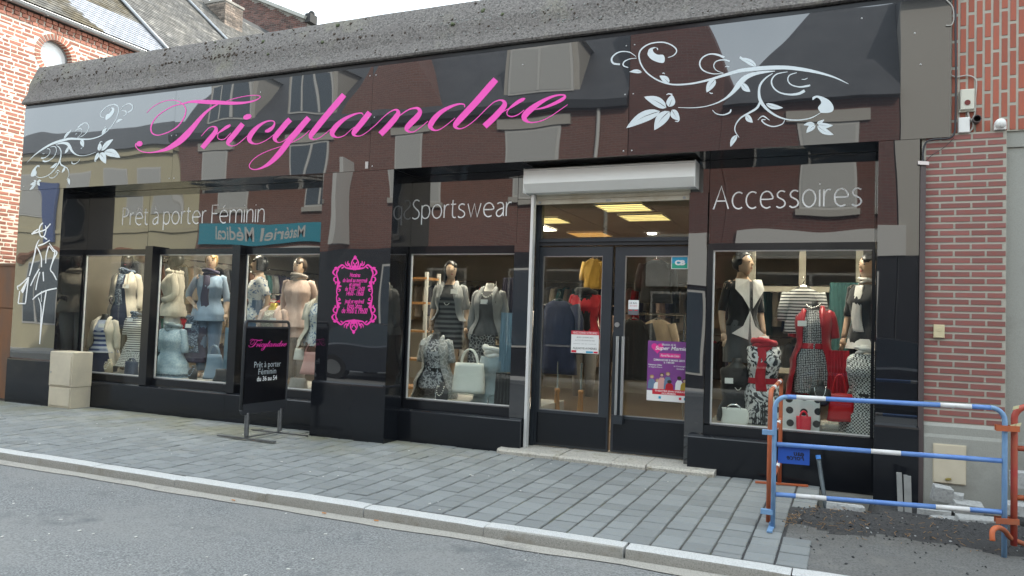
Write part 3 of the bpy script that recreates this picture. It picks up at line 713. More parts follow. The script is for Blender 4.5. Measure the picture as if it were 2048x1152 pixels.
# mullions and frames
def window(x0, x1, z0, z1, fl, fr, name='shop_window', front=0.395):
    """pane between x0..x1 with frame members; fl/fr = widths of the left and right members"""
    wn = pbox(name, 'frame_black', x0-fl, x1+fr, YP-0.03, YP+0.03, z1, ZP-0.002)
    t = MB(); t.box(x0-fl, x1+fr, front, YP+0.03, 0.392, z0-0.012); t.prism([(front, z0-0.012), (front-0.004, z0-0.010), (YP-0.006, z0), (YP+0.03, z0), (YP+0.03, z0-0.012)], 'x', x0-fl, x1+fr); o = t.build('sill_frame', 'frame_black'); o.parent = wn
    for a_, b_ in ((x0-fl, x0), (x1, x1+fr)):
        if b_-a_ > 0.001: t = MB(); t.box(a_, b_, YP-0.045, YP+0.03, z0, z1); o = t.build('frame', 'frame_black'); o.parent = wn
    t = MB(); t.box(x0, x0+0.014, YP-0.012, YP+0.012, z0, z1); t.box(x0+0.014, x1, YP-0.012, YP+0.012, z1-0.012, z1); t.box(x0+0.014, x1, YP-0.012, YP+0.012, z0, z0+0.012); o = t.build('bead', 'rail_white'); o.parent = wn
    t = MB(); t.box(x0+0.002, x1-0.002, YP-0.004, YP+0.004, z0+0.002, z1-0.002); o = t.build('pane', 'shop_glass'); o.parent = wn
    return wn
ZG0, ZG1 = 0.502, 2.325
W1 = window(-10.955, -9.52, ZG0, ZG1, 0.02, 0.0); W2 = window(-9.37, -7.84, ZG0, ZG1, 0.0, 0.0); W3 = window(-7.70, -6.125, ZG0, ZG1, 0.0, 0.0)
for x0, x1 in ((-9.52, -9.37), (-7.84, -7.70)): pbox('mullion', 'frame_black', x0, x1, 0.30, YP+0.04, 0.393, ZP+0.03)
W4 = window(-5.03, -3.585, ZG0+0.005, ZG1-0.01, 0.02, 0.0); W5 = window(-1.30, 0.228, ZG0, ZG1+0.01, 0.06, 0.03)
# jamb panels beside the door
pbox('jamb_panel', 'panel', -3.583, -3.385, 0.36, YP+0.06, 0.0, ZP+0.02); pbox('jamb_panel', 'panel', -1.562, -1.365, 0.40, 0.72, 0.0, 2.955); pbox('jamb_panel', 'panel', -3.596, -3.39, YP-0.004, YP+0.05, ZP+0.022, 2.955)
pbox('shutter_rail', 'rail_white', -3.384, -3.350, 0.345, 0.42, 0.05, 2.99)
# roller shutter
t = MB(); sx0, sx1 = -3.425, -1.475
t.prism([(0.20, 3.095), (0.20, 3.258), (0.215, 3.27), (0.449, 3.27), (0.449, 3.0), (0.285, 3.0)], 'x', sx0, sx1); sh = part('shutter_box', t, 'shutter_white', autosmooth=30)
for a_ in (sx0-0.004, sx1): t = MB(); t.box(a_, a_+0.004, 0.197, 0.449, 2.99, 3.275); o = t.build('end_plate', 'shutter_white'); o.parent = sh
t = MB(); t.box(sx0, sx1, 0.1975, 0.1995, 3.243, 3.247); o = t.build('seam', 'zinc'); o.parent = sh
t = MB()
t.box(-3.35, -1.56, 0.42, 0.44, 2.985, 3.0); t.box(-3.35, -1.56, 0.425, 0.445, 2.94, 2.982); t.box(-3.35, -1.56, 0.418, 0.452, 2.885, 2.936); o = t.build('shutter_curtain', 'shutter_beige'); o.parent = sh
t = MB(); t.box(-2.50, -2.44, 0.410, 0.4175, 2.90, 2.915)
for xx in (-3.30, -1.62): t.tube([(xx, 0.418, 2.908), (xx, 0.405, 2.908)], 0.016, 10)
o = t.build('shutter_lock', 'zinc'); o.parent = sh
# the two door leaves, transom
YD = 0.60
t = MB(); t.box(-3.345, -1.56, YD-0.05, YD+0.05, 2.415, 2.50); t.box(-3.345, -1.56, YD-0.075, YD-0.051, 2.455, 2.475); t.box(-3.345, -3.33, YD-0.04, YD+0.04, 2.50, 2.96)
tr_ = part('transom', t, 'anthracite'); t = MB(); t.box(-3.328, -1.56, YD-0.004, YD+0.004, 2.501, 2.96); o = t.build('pane', 'shop_glass'); o.parent = tr_
t = MB(); t.box(-3.385, -3.345, YD-0.06, YD+0.06, 0.05, 2.96); part('door_post', t, 'anthracite')
def leaf(x0, x1, fl, fr, zg0, label, yo=0.0):
    d = pbox('door', 'anthracite', x0, x1, YD-0.03+yo, YD+0.03+yo, 0.075, zg0)
    t = MB(); zt = 2.40; zg1 = 2.295
    t.box(x0, x0+fl, YD-0.03+yo, YD+0.03+yo, zg0, zt); t.box(x1-fr, x1, YD-0.03+yo, YD+0.03+yo, zg0, zt); t.box(x0+fl, x1-fr, YD-0.03+yo, YD+0.03+yo, zg1, zt); o = t.build('frame', 'anthracite'); o.parent = d
    t = MB(); gx0, gx1 = x0+fl, x1-fr
    t.box(gx0, gx0+0.01, YD-0.012+yo, YD+0.012+yo, zg0, zg1); t.box(gx1-0.01, gx1, YD-0.012+yo, YD+0.012+yo, zg0, zg1); t.box(gx0, gx1, YD-0.013+yo, YD+0.013+yo, zg1-0.01, zg1); t.box(gx0, gx1, YD-0.013+yo, YD+0.013+yo, zg0, zg0+0.01); o = t.build('bead', 'steel'); o.parent = d
    t = MB(); t.box(gx0+0.002, gx1-0.002, YD-0.004+yo, YD+0.004+yo, zg0+0.002, zg1-0.002); o = t.build('pane', 'shop_glass'); o.parent = d
    t = MB(); t.box(x0+0.03, x1-0.02, YD-0.036+yo, YD-0.031+yo, 0.10, zg0-0.03); o = t.build('kick_panel', 'panel_base'); o.parent = d
    return d
dl = leaf(-3.343, -2.45, 0.045, 0.115, 0.485, 'left'); dr = leaf(-2.42, -1.50, 0.115, 0.05, 0.485, 'right', 0.012)
t = MB()
for hx in (-2.352, -2.285):
    hy = YD-0.075; t.tube([(hx, hy, 0.50), (hx, hy, 1.38)], 0.019, 12)
o = t.build('handle', 'steel', autosmooth=50); o.parent = dr
t = MB(); t.tube([(-2.375, YD-0.02, 1.51), (-2.375, YD-0.035, 1.51)], 0.028, 14); o = t.build('lock', 'steel', autosmooth=50); o.parent = dr
t = MB(); t.box(-2.395, -2.27, YD-0.09, YD-0.02, 0.40, 0.495); o = t.build('handle_bracket', 'anthracite'); o.parent = dr
# step: four worn stone slabs
stp = empty('step', (-2.4, 0.15, 0)); place(shop, stp)
for x0, x1, f in ((-3.63, -2.87, 0.155), (-2.86, -2.27, 0.115), (-2.262, -1.90, 0.10), (-1.892, -1.20, 0.13)):
    t = MB(); n = 8; rings = []; rj = random.Random(int(x0*100))
    for i in range(n+1):
        xx = x0+(x1-x0)*i/n; yf = f+rj.uniform(-.012, .012); zt = 0.052+rj.uniform(-.003, .003)
        rings.append([(xx, yf, -0.03), (xx, yf-0.004, zt-0.022), (xx, yf+0.02, zt), (xx, 0.36, zt+0.008), (xx, 0.75, zt+0.012), (xx, 0.75, -0.03)])
    t.loft(rings); o = t.build('stone_slab', 'step_stone', autosmooth=40); o.parent = stp; o.matrix_parent_inverse = Matrix.Translation(-stp.location)
# concrete coping
t = MB(); n = 90; rings = []
prof = [(0.30, 4.676), (-0.045, 4.676), (-0.055, 4.70), (-0.04, 4.735), (0.03, 4.86), (0.042, 4.90), (0.058, 5.03), (0.072, 5.07), (0.185, 5.335), (0.20, 5.35), (0.45, 5.36), (0.45, 4.676)]
for i in range(n+1):
    xx = -12.0+12.93*i/n
    rings.append([(xx, y_+0.006*noise.noise(Vector((xx*3, y_*7, z_*7))), z_+0.006*noise.noise(Vector((xx*2.3, 9+y_, z_*5)))) for y_, z_ in prof])
t.loft(rings); cop = part('coping', t, 'concrete_coping', autosmooth=35)
def cop_pt(x_, f):
    a = [(-0.04, 4.735), (0.03, 4.86), (0.042, 4.90), (0.058, 5.03), (0.072, 5.07), (0.185, 5.335)]
    f *= 5; i = min(int(f), 4); q = f-i; y_ = a[i][0]+(a[i+1][0]-a[i][0])*q; z_ = a[i][1]+(a[i+1][1]-a[i][1])*q
    d = Vector((0, a[i+1][0]-a[i][0], a[i+1][1]-a[i][1])).normalized(); return Vector((x_, y_, z_)), d, Vector((0, -d.z, d.y))
def lumps(nm, m, n, f0, f1, s0, s1, seed, clump=None, flat=0.35):
    t = MB(); rj = random.Random(seed)
    for i in range(n):
        x_ = rj.uniform(-11.9, 0.8) if not clump else rj.gauss(rj.choice(clump), 0.22)
        if not -11.9 < x_ < 0.85: continue
        p_, d, nn = cop_pt(x_, min(0.999, max(0, rj.uniform(f0, f1)))); s = s0+(s1-s0)*rj.random()**2.5; a = rj.uniform(0, 6)
        u = Vector((math.cos(a), 0, 0))+d*math.sin(a); u.normalize(); v_ = nn.cross(u)
        ring = [p_+(u*math.cos(q)*rj.uniform(.7, 1.1)+v_*math.sin(q)*rj.uniform(.6, 1.0))*s for q in [k*math.pi/3 for k in range(6)]]
        ring2 = [p_+(r-p_)*0.6+nn*s*flat for r in ring]; t.loft([ring, ring2])
    o = t.build(nm, m, smooth=True); o.parent = cop; tag(o, kind='stuff'); return o
lumps('moss', 'moss_dark', 520, 0.0, 1.0, 0.004, 0.022, 1); lumps('moss', 'moss_dark', 320, 0.6, 1.0, 0.005, 0.03, 2, [-11.6, -11.1, -10.4, -9.0, -8.2, -7.6, -7.2, -7.9, -5.8])
lumps('lichen', 'lichen', 700, 0.0, 1.0, 0.004, 0.016, 3); lumps('lichen', 'lichen', 500, 0.1, 1.0, 0.004, 0.02, 4, [-11.2, -9.5, -6.8, -4.5, -4.0, -3.0, -2.2, -1.0])
lumps('moss', 'moss_green', 26, 0.5, 1.0, 0.015, 0.05, 5, None, 0.5)

# interior shell of the shop
mat('shop_floor', (0.24, 0.18, 0.125), 0.35, (0.20, 0.15, 0.10), 4, stretch=(1, 6, 1)); mat('shop_ceiling', (0.24, 0.22, 0.19), 0.9); mat('shop_wall', (0.30, 0.27, 0.23), 0.9, (0.26, 0.235, 0.20), 2)
mat('platform', (0.40, 0.38, 0.35), 0.6, (0.36, 0.34, 0.31), 3); mat('ceiling_joint', (0.20, 0.19, 0.17), 0.9)
ZC = 3.02
pbox('shop_floor', 'shop_floor', -11.9, 0.55, 0.76, 8.4, 0.0, 0.06); pbox('roof_slab', 'concrete_wall', -11.95, 0.6, 0.46, 8.6, 3.9, 4.3)
t = MB()
t.box(-11.9, 0.55, 0.63, 8.4, ZC+0.02, ZC+0.04)
cei = part('shop_ceiling', t, 'ceiling_joint')
t = MB()
for i in range(21):
    for j in range(13): t.box(-11.9+i*0.6+0.006, -11.9+i*0.6+0.594, 0.64+j*0.6+0.006, 0.64+j*0.6+0.594, ZC, ZC+0.019)
o = t.build('ceiling_tiles', 'shop_ceiling'); o.parent = cei; tag(o, kind='stuff')
t = MB(); t.box(-11.95, -11.86, 0.5, 8.5, 0, 3.9); t.box(0.5, 0.58, 0.5, 8.5, 0, 3.9); t.box(-11.9, 0.55, 8.4, 8.5, 0, 3.9); part('inner_wall', t, 'shop_wall')
for x0, x1 in ((-11.85, -6.1), (-5.04, -3.4), (-1.38, 0.49)):
    pbox('display_platform', 'platform', x0, x1, 0.5, 1.75, 0.05, 0.485)
# ================================================================== lettering and ornaments (flat vinyl on the panels)
mat('vinyl_pink', (0.84, 0.075, 0.46), 0.45); mat('vinyl_silver', (0.60, 0.66, 0.69), 0.35, metal=0.15); mat('vinyl_white', (0.88, 0.88, 0.88), 0.45)
mat('vinyl_hot', (0.86, 0.04, 0.40), 0.5)
class Vinyl:
    """flat strokes traced in photo pixels and laid on the plane at depth Y"""
    def __init__(s, Y): s.mb = MB(); s.Y = Y; s.k = 0; s.tf = None
    def pt(s, x, y):
        p_ = at(x, y, s.Y); s.k += 1
        if s.tf: p_ = s.tf(p_)
        return (p_.x, s.Y-0.0004-(s.k % 900)*1.2e-6, p_.z)
    def stroke(s, pts, off, sc_, k=6, smooth=True):
        c = catmull(pts, k) if smooth and len(pts) > 2 else pts; n = len(c); L_, R_ = [], []
        for i in range(n):
            a, b_ = c[max(i-1, 0)], c[min(i+1, n-1)]; dx, dy = b_[0]-a[0], b_[1]-a[1]; l = math.hypot(dx, dy) or 1
            w = max(c[i][2], 1.5)/2; nx_, ny_ = -dy/l*w, dx/l*w
            L_.append(s.pt(off[0]+(c[i][0]+nx_)/sc_, off[1]+(c[i][1]+ny_)/sc_)); R_.append(s.pt(off[0]+(c[i][0]-nx_)/sc_, off[1]+(c[i][1]-ny_)/sc_))
        s.k += 40
        for i in range(n-1): s.mb.quad(L_[i], L_[i+1], R_[i+1], R_[i])
    def blob(s, pts, off, sc_, smooth=True):
        c = catmull(pts+[pts[0]], 5)[:-1] if smooth else pts; s.k += 40
        s.mb.poly([s.pt(off[0]+x/sc_, off[1]+y/sc_) for x, y in [q[:2] for q in c]])
    def oval(s, cx, cy, rx, ry, rot, off, sc_):
        c_, s_ = math.cos(rot), math.sin(rot); s.k += 40
        s.mb.poly([s.pt(off[0]+(cx+rx*math.cos(a)*c_-ry*math.sin(a)*s_)/sc_, off[1]+(cy+rx*math.cos(a)*s_+ry*math.sin(a)*c_)/sc_) for a in [i*math.pi/12 for i in range(24)]])
    def leaf(s, b_, t_, w, off, sc_, slit=True):
        bx, by = b_; tx, ty = t_; dx, dy = tx-bx, ty-by; l = math.hypot(dx, dy); nx_, ny_ = -dy/l, dx/l; bend = 0.12*l
        def q(f, side):
            ww = w*0.5*math.sin(math.pi*min(1, f**0.8))**0.8*(1-0.15*f); cen = bend*0.5*math.sin(math.pi*f)
            return (bx+dx*f+nx_*(cen+side*ww), by+dy*f+ny_*(cen+side*ww))
        fs_ = [i/9 for i in range(10)]
        gap = 0.05 if slit else 0
        # two halves leave a dark midrib from the base to two thirds of the length
        up = [q(f, 1) for f in fs_]; lo_ = [q(f, -1) for f in fs_]
        m1 = [(q(f, gap*(1-f/0.7)*2 if f < 0.7 else 0)) for f in fs_]; m2 = [(q(f, -gap*(1-f/0.7)*2 if f < 0.7 else 0)) for f in fs_]
        s.k += 40
        for i in range(9):
            for A, B in ((up, m1), (m2, lo_)): s.mb.poly([s.pt(off[0]+x/sc_, off[1]+y/sc_) for x, y in (A[i], A[i+1], B[i+1], B[i])])
    def build(s, name, m, parent):
        me = bpy.data.meshes.new(name); me.from_pydata(s.mb.v, [], s.mb.f); me.materials.append(MATS[m]); o = bpy.data.objects.new(name, me); COL.objects.link(o); o.parent = parent; return o
YF = -0.0012
A_, SA = (260, 170), 6.4; B_, SB = (460, 160), 6.0235; C_, SC_ = (740, 140), 4.995
letters = {
 'T': [(A_, SA, [[(215,355,6),(270,300,7),(340,250,8),(430,210,9),(530,194,9),(610,205,11),(670,240,13),(708,290,13),(715,340,13),(690,420,16),(620,520,17),(520,590,14),(400,635,12),(330,640,14),(280,610,17),(268,550,19),(290,480,15),(350,400,12),(450,325,11),(560,268,12),(680,238,15),(740,222,22),(800,213,32),(900,214,45),(1000,218,52),(1100,222,52),(1200,228,46),(1300,232,42),(1400,232,34),(1500,222,24),(1580,205,18),(1640,180,12),(1668,155,10),(1655,138,9),(1600,132,9),(1500,140,9),(1400,158,9),(1300,185,8),(1220,212,7)],
   [(1125,248,12),(1040,295,24),(960,360,36),(880,450,50),(800,550,66),(720,640,80),(640,715,78),(560,770,66),(480,815,48),(400,842,30),(320,858,18),(230,865,13),(150,850,12),(100,820,12),(72,780,14),(78,748,16)]], [(122,752,40,34,-.3)])],
 'r': [(A_, SA, [[(912,655,8),(960,600,9),(1010,550,11),(1060,532,14),(1098,548,34),(1100,585,52),(1065,640,60),(1000,715,62),(925,806,60)], [(1000,735,6),(1060,665,8),(1130,615,14),(1180,580,30),(1230,545,38),(1270,522,34),(1288,512,14)], [(1140,605,8),(1125,640,10),(1122,670,10),(1140,693,10),(1180,700,11),(1220,685,10),(1265,640,9),(1290,612,8)]], [])],
 'i': [(A_, SA, [[(1445,497,62),(1390,565,66),(1320,650,66),(1268,715,62),(1255,750,42),(1290,778,14),(1340,775,9),(1400,740,9),(1460,690,9),(1500,650,8)]], [(1503,408,54,34,-.3)])],
 'c': [(A_, SA, [[(1728,590,22),(1760,588,44),(1800,565,46),(1835,530,32),(1850,495,20),(1840,465,14),(1800,458,16),(1740,470,22),(1660,515,38),(1580,590,60),(1530,670,64),(1540,725,42),(1590,752,18),(1640,752,12),(1700,730,10),(1770,690,9),(1840,635,8),(1870,610,7)]], [])],
 'y': [(B_, SB, [[(725,475,64),(680,520,66),(610,605,66),(560,665,64),(540,710,50),(570,748,16),(610,750,9),(660,725,8),(720,680,8),(790,620,6)], [(950,455,66),(880,535,70),(800,630,72),(720,720,72),(640,830,70),(560,925,64),(480,1000,48),(400,1050,28),(330,1075,14),(270,1075,11),(235,1050,10),(240,1010,9),(290,950,9),(370,895,9),(470,850,9),(560,818,8),(630,795,7)], [(740,755,7),(830,710,9),(900,660,9),(960,605,7)]], [])],
 'l': [(B_, SB, [[(1375,178,66),(1310,255,72),(1220,360,72),(1120,480,72),(1040,580,70),(985,650,64),(975,690,46),(1000,713,16),(1040,712,10),(1090,690,9),(1150,645,9),(1215,590,7)]], [])],
 'a': [(B_, SB, [[(1605,425,9),(1592,402,13),(1550,400,16),(1480,420,26),(1380,470,42),(1290,545,60),(1235,620,64),(1240,665,44),(1280,690,18),(1330,688,11),(1390,660,9),(1450,605,8),(1500,565,7)], [(1685,390,66),(1620,475,70),(1560,550,68),(1505,615,64),(1490,650,46),(1520,675,16),(1570,672,10),(1620,648,9),(1680,605,8),(1712,575,8)]], [])],
 'n': [(C_, SC_, [[(5,590,7),(60,545,8),(130,475,8),(190,425,10),(245,398,14),(275,405,28),(280,440,48),(245,490,56),(180,565,58),(105,642,58)], [(235,515,7),(300,455,9),(370,405,12),(430,383,16),(480,385,28),(500,420,42),(470,470,56),(410,530,58),(372,575,50),(370,600,32),(405,620,14),(450,612,9),(510,570,8),(580,510,8)]], [])],
 'd': [(C_, SC_, [[(945,372,9),(940,345,12),(890,340,16),(810,365,28),(710,420,42),(640,490,54),(605,550,52),(615,585,32),(655,603,14),(705,590,9),(770,545,8),(850,480,7)], [(1258,95,60),(1200,160,66),(1100,275,66),(1000,385,64),(910,480,62),(858,540,54),(855,570,32),(885,586,14),(930,580,9),(985,550,8),(1060,490,8),(1150,400,8)]], [])],
 'r2': [(C_, SC_, [[(1120,430,8),(1220,335,9),(1270,308,12),(1310,302,16),(1340,318,34),(1342,355,50),(1300,410,56),(1230,485,60),(1145,563,60)], [(1290,450,7),(1340,410,8),(1385,388,12),(1430,355,28),(1480,320,36),(1525,295,32),(1550,285,12)], [(1390,390,8),(1370,420,10),(1375,450,10),(1410,465,11),(1460,455,10),(1510,425,9),(1540,398,8)]], [])],
 'e': [(C_, SC_, [[(1640,397,7),(1740,375,20),(1830,340,30),(1910,300,34),(1945,272,28),(1940,252,16),(1890,250,16),(1810,270,24),(1710,320,40),(1610,390,58),(1550,450,60),(1545,490,46),(1590,522,16),(1650,522,10),(1720,505,9),(1800,465,8),(1890,405,8),(1975,345,6)]], [])],
}
fas_of = {'T': 0, 'r': 1, 'i': 1, 'c': 1, 'y': 1, 'l': 1, 'a': 2, 'n': 2, 'd': 2, 'r2': 2, 'e': 2}
for ch, groups in letters.items():
    V = Vinyl(YF); V.k = 30*ord(ch[0]) % 700
    for off, s_, strokes, ovals in groups:
        for st_ in strokes: V.stroke(st_, off, s_)
        for ov in ovals: V.oval(*ov, off, s_)
    o = V.build('sign_letter', 'vinyl_pink', fascia[fas_of[ch]])
# floral ornament, and its mirrored twin at the other end of the fascia
O_, SO = (1200, 0), 3.2
fl_strokes = [
 [(1590,537,3),(1500,495,10),(1400,465,16),(1300,445,22),(1200,433,24),(1100,433,26),(1000,440,26),(900,452,22),(800,480,18),(700,510,14),(600,533,11),(500,542,10),(430,535,9),(360,508,9),(300,465,9),(262,410,9),(250,350,9),(270,310,9),(320,280,8),(390,270,8),(440,280,8),(480,305,8),(490,330,7),(470,355,6),(435,368,4)],
 [(1120,455,4),(1060,460,14),(990,472,22),(930,498,30),(890,540,34),(850,590,22),(800,632,12),(740,662,7),(670,682,5),(590,690,5),(500,688,3)],
 [(1105,470,4),(1060,500,9),(1025,545,13),(1018,600,16),(1030,650,22),(1070,700,16),(1130,742,12),(1200,765,8),(1280,768,7),(1350,755,6),(1412,722,3)],
 [(1030,640,14),(1005,690,14),(950,725,12),(900,755,9),(868,800,7),(865,840,6),(890,880,4)],
 [(230,362,3),(190,335,6),(140,330,7),(100,345,8),(75,375,10),(85,405,12),(128,412,10)], [(235,372,3),(190,378,5),(155,395,8),(150,420,8),(180,432,5)],
 [(790,470,3),(720,472,6),(660,450,8),(638,410,9),(655,370,8),(700,347,8),(750,350,12),(795,368,14)], [(790,468,3),(745,450,5),(728,420,6),(745,392,6),(790,383,8),(830,392,10)],
 [(1200,460,4),(1130,475,7),(1098,515,9),(1110,560,9),(1150,592,9),(1210,605,11),(1270,600,16),(1310,580,18)], [(1260,465,4),(1215,480,6),(1202,510,7),(1220,540,7),(1270,556,8),(1320,552,12),(1345,545,10)],
 [(720,705,3),(745,728,6),(790,735,7),(830,720,10),(838,700,8)], [(1182,768,3),(1165,795,6),(1110,810,7),(1060,795,8),(1035,770,8),(1060,765,4)], [(1010,768,4),(1035,745,6),(1055,748,8),(1085,770,3)], [(1290,508,3),(1310,508,5),(1328,500,3)],
 [(800,428,3),(812,425,5),(828,430,3)], [(893,375,3),(900,366,8),(912,372,4)], [(398,470,3),(408,468,6),(415,474,3)], [(700,592,3),(712,598,7),(722,596,3)], [(425,608,3),(440,600,8),(462,606,10)], [(480,775,3),(497,777,8),(508,768,4)]]
fl_blobs = [[(310,320),(305,350),(330,380),(370,398),(405,402),(415,380),(405,352),(370,350),(345,335),(338,315),(360,306),(368,322),(371,310),(350,302),(325,308)],
 [(1412,722),(1395,690),(1415,660),(1405,635),(1385,625),(1362,640),(1362,622),(1390,612),(1430,622),(1470,645),(1493,680),(1490,710),(1460,722)]]
fl_leaves = [((268,462),(188,460),26),((443,532),(380,485),44),((1000,425),(893,372),38),((738,510),(682,592),52),((908,535),(962,588),44),((1062,665),(1172,690),36),((935,735),(978,785),40),((876,865),(835,940),34),
 ((425,690),(282,620),66),((440,684),(462,606),60),((385,712),(168,820),74),((445,712),(347,833),76),((460,702),(510,770),56),
 ((1375,795),(1303,800),28),((1388,790),(1435,766),22),((1395,796),(1492,802),36),((1378,802),(1320,850),38),((1390,806),(1495,863),42)]
def flourish(V):
    for s_ in fl_strokes: V.stroke(s_, O_, SO)
    for b_ in fl_blobs: V.blob(b_, O_, SO)
    for a, b_, w_ in fl_leaves: V.leaf(a, b_, w_, O_, SO)
V = Vinyl(YF); flourish(V); V.build('floral_ornament', 'vinyl_silver', fascia[3])
src = [at(O_[0]+x/SO, O_[1]+y/SO, YF) for x, y in ((1590, 537), (390, 270), (170, 820))]
dst = [at(40+x/5.758, 190+y/5.758, YF) for x, y in ((80, 778), (1020, 123), (1152, 722))]
Ms = Matrix([[q.x for q in src], [q.z for q in src], [1, 1, 1]]); Md = Matrix([[q.x for q in dst], [q.z for q in dst], [1, 1, 1]])
TF = Md @ Ms.inverted()
def tf(p_): q = TF @ Vector((p_.x, p_.z, 1)); return Vector((q.x, p_.y, q.y))
V = Vinyl(YF); V.tf = tf; flourish(V); V.build('floral_ornament', 'vinyl_silver', fascia[0])
# sketched lady on the left pilaster
pils = [o for o in shop.children if o.name.startswith('pilaster')]
L7, S7 = (20, 430), 4.267
lady = [[(185,162,5),(210,140,9),(240,122,8)],[(185,162,10),(240,145,9),(300,125,9),(345,75,7)],[(282,68,9),(262,85,9),(250,120,9),(252,155,9),(268,185,9),(290,180,8),(303,150,7),(308,115,8),(300,88,5)],[(288,188,9),(315,208,9)],
 [(240,262,9),(290,245,9),(340,215,7)],[(250,210,4),(225,262,9),(205,360,10),(165,520,9)],[(225,268,9),(250,310,9),(268,370,8),(268,445,8)],[(330,265,9),(310,340,8),(305,412,8)],[(335,240,5),(370,290,8),(400,322,9),(372,380,9),(345,462,8),(370,500,9),(398,555,7)],[(335,262,5),(365,305,8),(382,325,9),(345,450,5)],
 [(250,460,9),(210,530,9),(175,605,7)],[(255,485,9),(235,560,8),(220,640,8)],[(283,485,9),(287,565,8)],[(160,530,8),(90,595,9),(65,610,8),(70,640,6)],[(160,530,9),(148,620,9),(132,755,8)],[(132,756,8),(70,755,8)],[(70,752,8),(84,650,8)],[(158,535,4),(110,640,24),(100,655,20)],
 [(192,722,6),(240,680,10),(310,645,10),(398,625,9)],[(310,648,9),(292,760,9),(270,930,9),(253,1100,7)],[(242,705,5),(265,790,8),(262,960,8),(253,1100,6)],[(268,650,4),(268,740,4)]]
for i_, s_ in enumerate(lady):
    V = Vinyl(0.0005); V.k = i_*40; V.stroke([(x, y, w_*1.15) for x, y, w_ in s_], L7, S7); V.build('sketch_line', 'vinyl_white', pils[0])
# thin sans lettering made of strokes
def ellp(cx, cy, rx, ry, a0, a1, n=18): return [(cx+rx*math.cos(R(a0+(a1-a0)*i/n)), cy+ry*math.sin(R(a0+(a1-a0)*i/n))) for i in range(n+1)]
_e = [(.05,.52),(.84,.54),(.80,.80),(.62,.97),(.42,1.0),(.2,.92),(.05,.7),(.02,.45),(.1,.18),(.3,.02),(.5,-.01),(.72,.06)]
_s = [(.58,.93),(.4,1.0),(.2,.97),(.06,.82),(.1,.64),(.3,.53),(.5,.42),(.6,.25),(.52,.08),(.32,-.01),(.15,.0),(0,.08)]
_a = [[(.08,.92),(.3,1.0),(.52,.95),(.62,.75),(.62,.4),(.62,0)],[(.62,.6),(.3,.52),(.08,.38),(.02,.2),(.1,.04),(.28,-.01),(.48,.1),(.62,.32)]]
_n = [[(0,0),(0,1)],[(0,.62),(.12,.88),(.36,1.0),(.58,.93),(.66,.7),(.66,.4),(.66,0)]]
GLY = {'o': ([ellp(.43,.5,.43,.51,0,360,24)], .86), 'c': ([ellp(.45,.5,.45,.51,55,305)], .72), 'e': ([_e], .86), 's': ([_s], .62),
 'r': ([[(0,0),(0,1)],[(0,.55),(.08,.83),(.25,.98),(.44,.98)]], .42), 'i': ([[(0,0),(0,1)],[(0,1.30),(0,1.37)]], 0.0), 'n': (_n, .66),
 'm': (_n+[[(.66+a,b) for a,b in _n[1]]], 1.32), 't': ([[(.12,1.32),(.1,.8),(.1,.3),(.15,.06),(.3,-.01),(.42,.02)],[(-.08,1),(.4,1)]], .36),
 'p': ([[(0,-.48),(0,1)],[(0,.72),(.1,.92),(.35,1.0),(.62,.9),(.74,.6),(.72,.35),(.6,.1),(.36,-.01),(.12,.08),(0,.28)]], .74), 'a': (_a, .62),
 'w': ([[(0,1),(.3,0),(.58,1),(.86,0),(1.16,1)]], 1.16), 'S': ([[(.62,1.33),(.45,1.42),(.22,1.4),(.06,1.2),(.1,.98),(.3,.78),(.55,.58),(.64,.35),(.55,.1),(.33,-.01),(.15,.0),(0,.08)]], .64),
 'A': ([[(0,0),(.56,1.42),(1.10,0)],[(.2,.5),(.92,.5)]], 1.10), 'P': ([[(0,0),(0,1.42)],[(0,1.42),(.4,1.42),(.62,1.3),(.70,1.06),(.6,.82),(.35,.7),(0,.68)]], .70),
 'F': ([[(0,0),(0,1.42),(.64,1.42)],[(0,.75),(.58,.75)]], .62), 'ê': ([_e,[(.2,1.2),(.42,1.45),(.64,1.2)]], .86), 'é': ([_e,[(.36,1.18),(.58,1.46)]], .86), 'à': (_a+[[(.2,1.5),(.38,1.2)]], .62)}
SHARP = set('wAF')
def thin_text(body, p0, p1, xh, w_, Y, parent, gap=0.30):
    a, b_ = at(*p0, Y), at(*p1, Y); tot = 0; pos = []
    for ch in body:
        if ch == ' ': tot += .42; continue
        pos.append((ch, tot)); tot += GLY[ch][1]+gap
    tot -= gap; sx_ = (b_.x-a.x)/tot; k = 0
    for ch, x0 in pos:
        t = MB()
        for st_ in GLY[ch][0]:
            pts = [(a.x+(x0+x)*sx_, a.z+(b_.z-a.z)*(x0+x)/tot+z*xh) for x, z in st_]
            c = catmull(pts, 5) if len(pts) > 3 and ch not in SHARP else pts; n = len(c); L_, R_ = [], []
            for i in range(n):
                q0, q1 = c[max(i-1, 0)], c[min(i+1, n-1)]; dx, dz = q1[0]-q0[0], q1[1]-q0[1]; l = math.hypot(dx, dz) or 1
                k += 1; yy = Y-0.0004-(k % 500)*2e-6
                f = 1.0
                if 0 < i < n-1 and ch in SHARP: f = 1.15
                L_.append((c[i][0]-dz/l*w_/2*f, yy, c[i][1]+dx/l*w_/2*f)); R_.append((c[i][0]+dz/l*w_/2*f, yy, c[i][1]-dx/l*w_/2*f))
            k += 30
            for i in range(n-1): t.quad(L_[i], L_[i+1], R_[i+1], R_[i])
        me = bpy.data.meshes.new('sign_letter'); me.from_pydata(t.v, [], t.f); me.materials.append(MATS['vinyl_white']); o = bpy.data.objects.new('sign_letter', me); COL.objects.link(o); o.parent = parent
YS = YP-0.0006
thin_text('Prêt à porter Féminin', (244.8, 449.8), (527.7, 443.9), 0.182, 0.016, YS, sp['b'], 0.27)
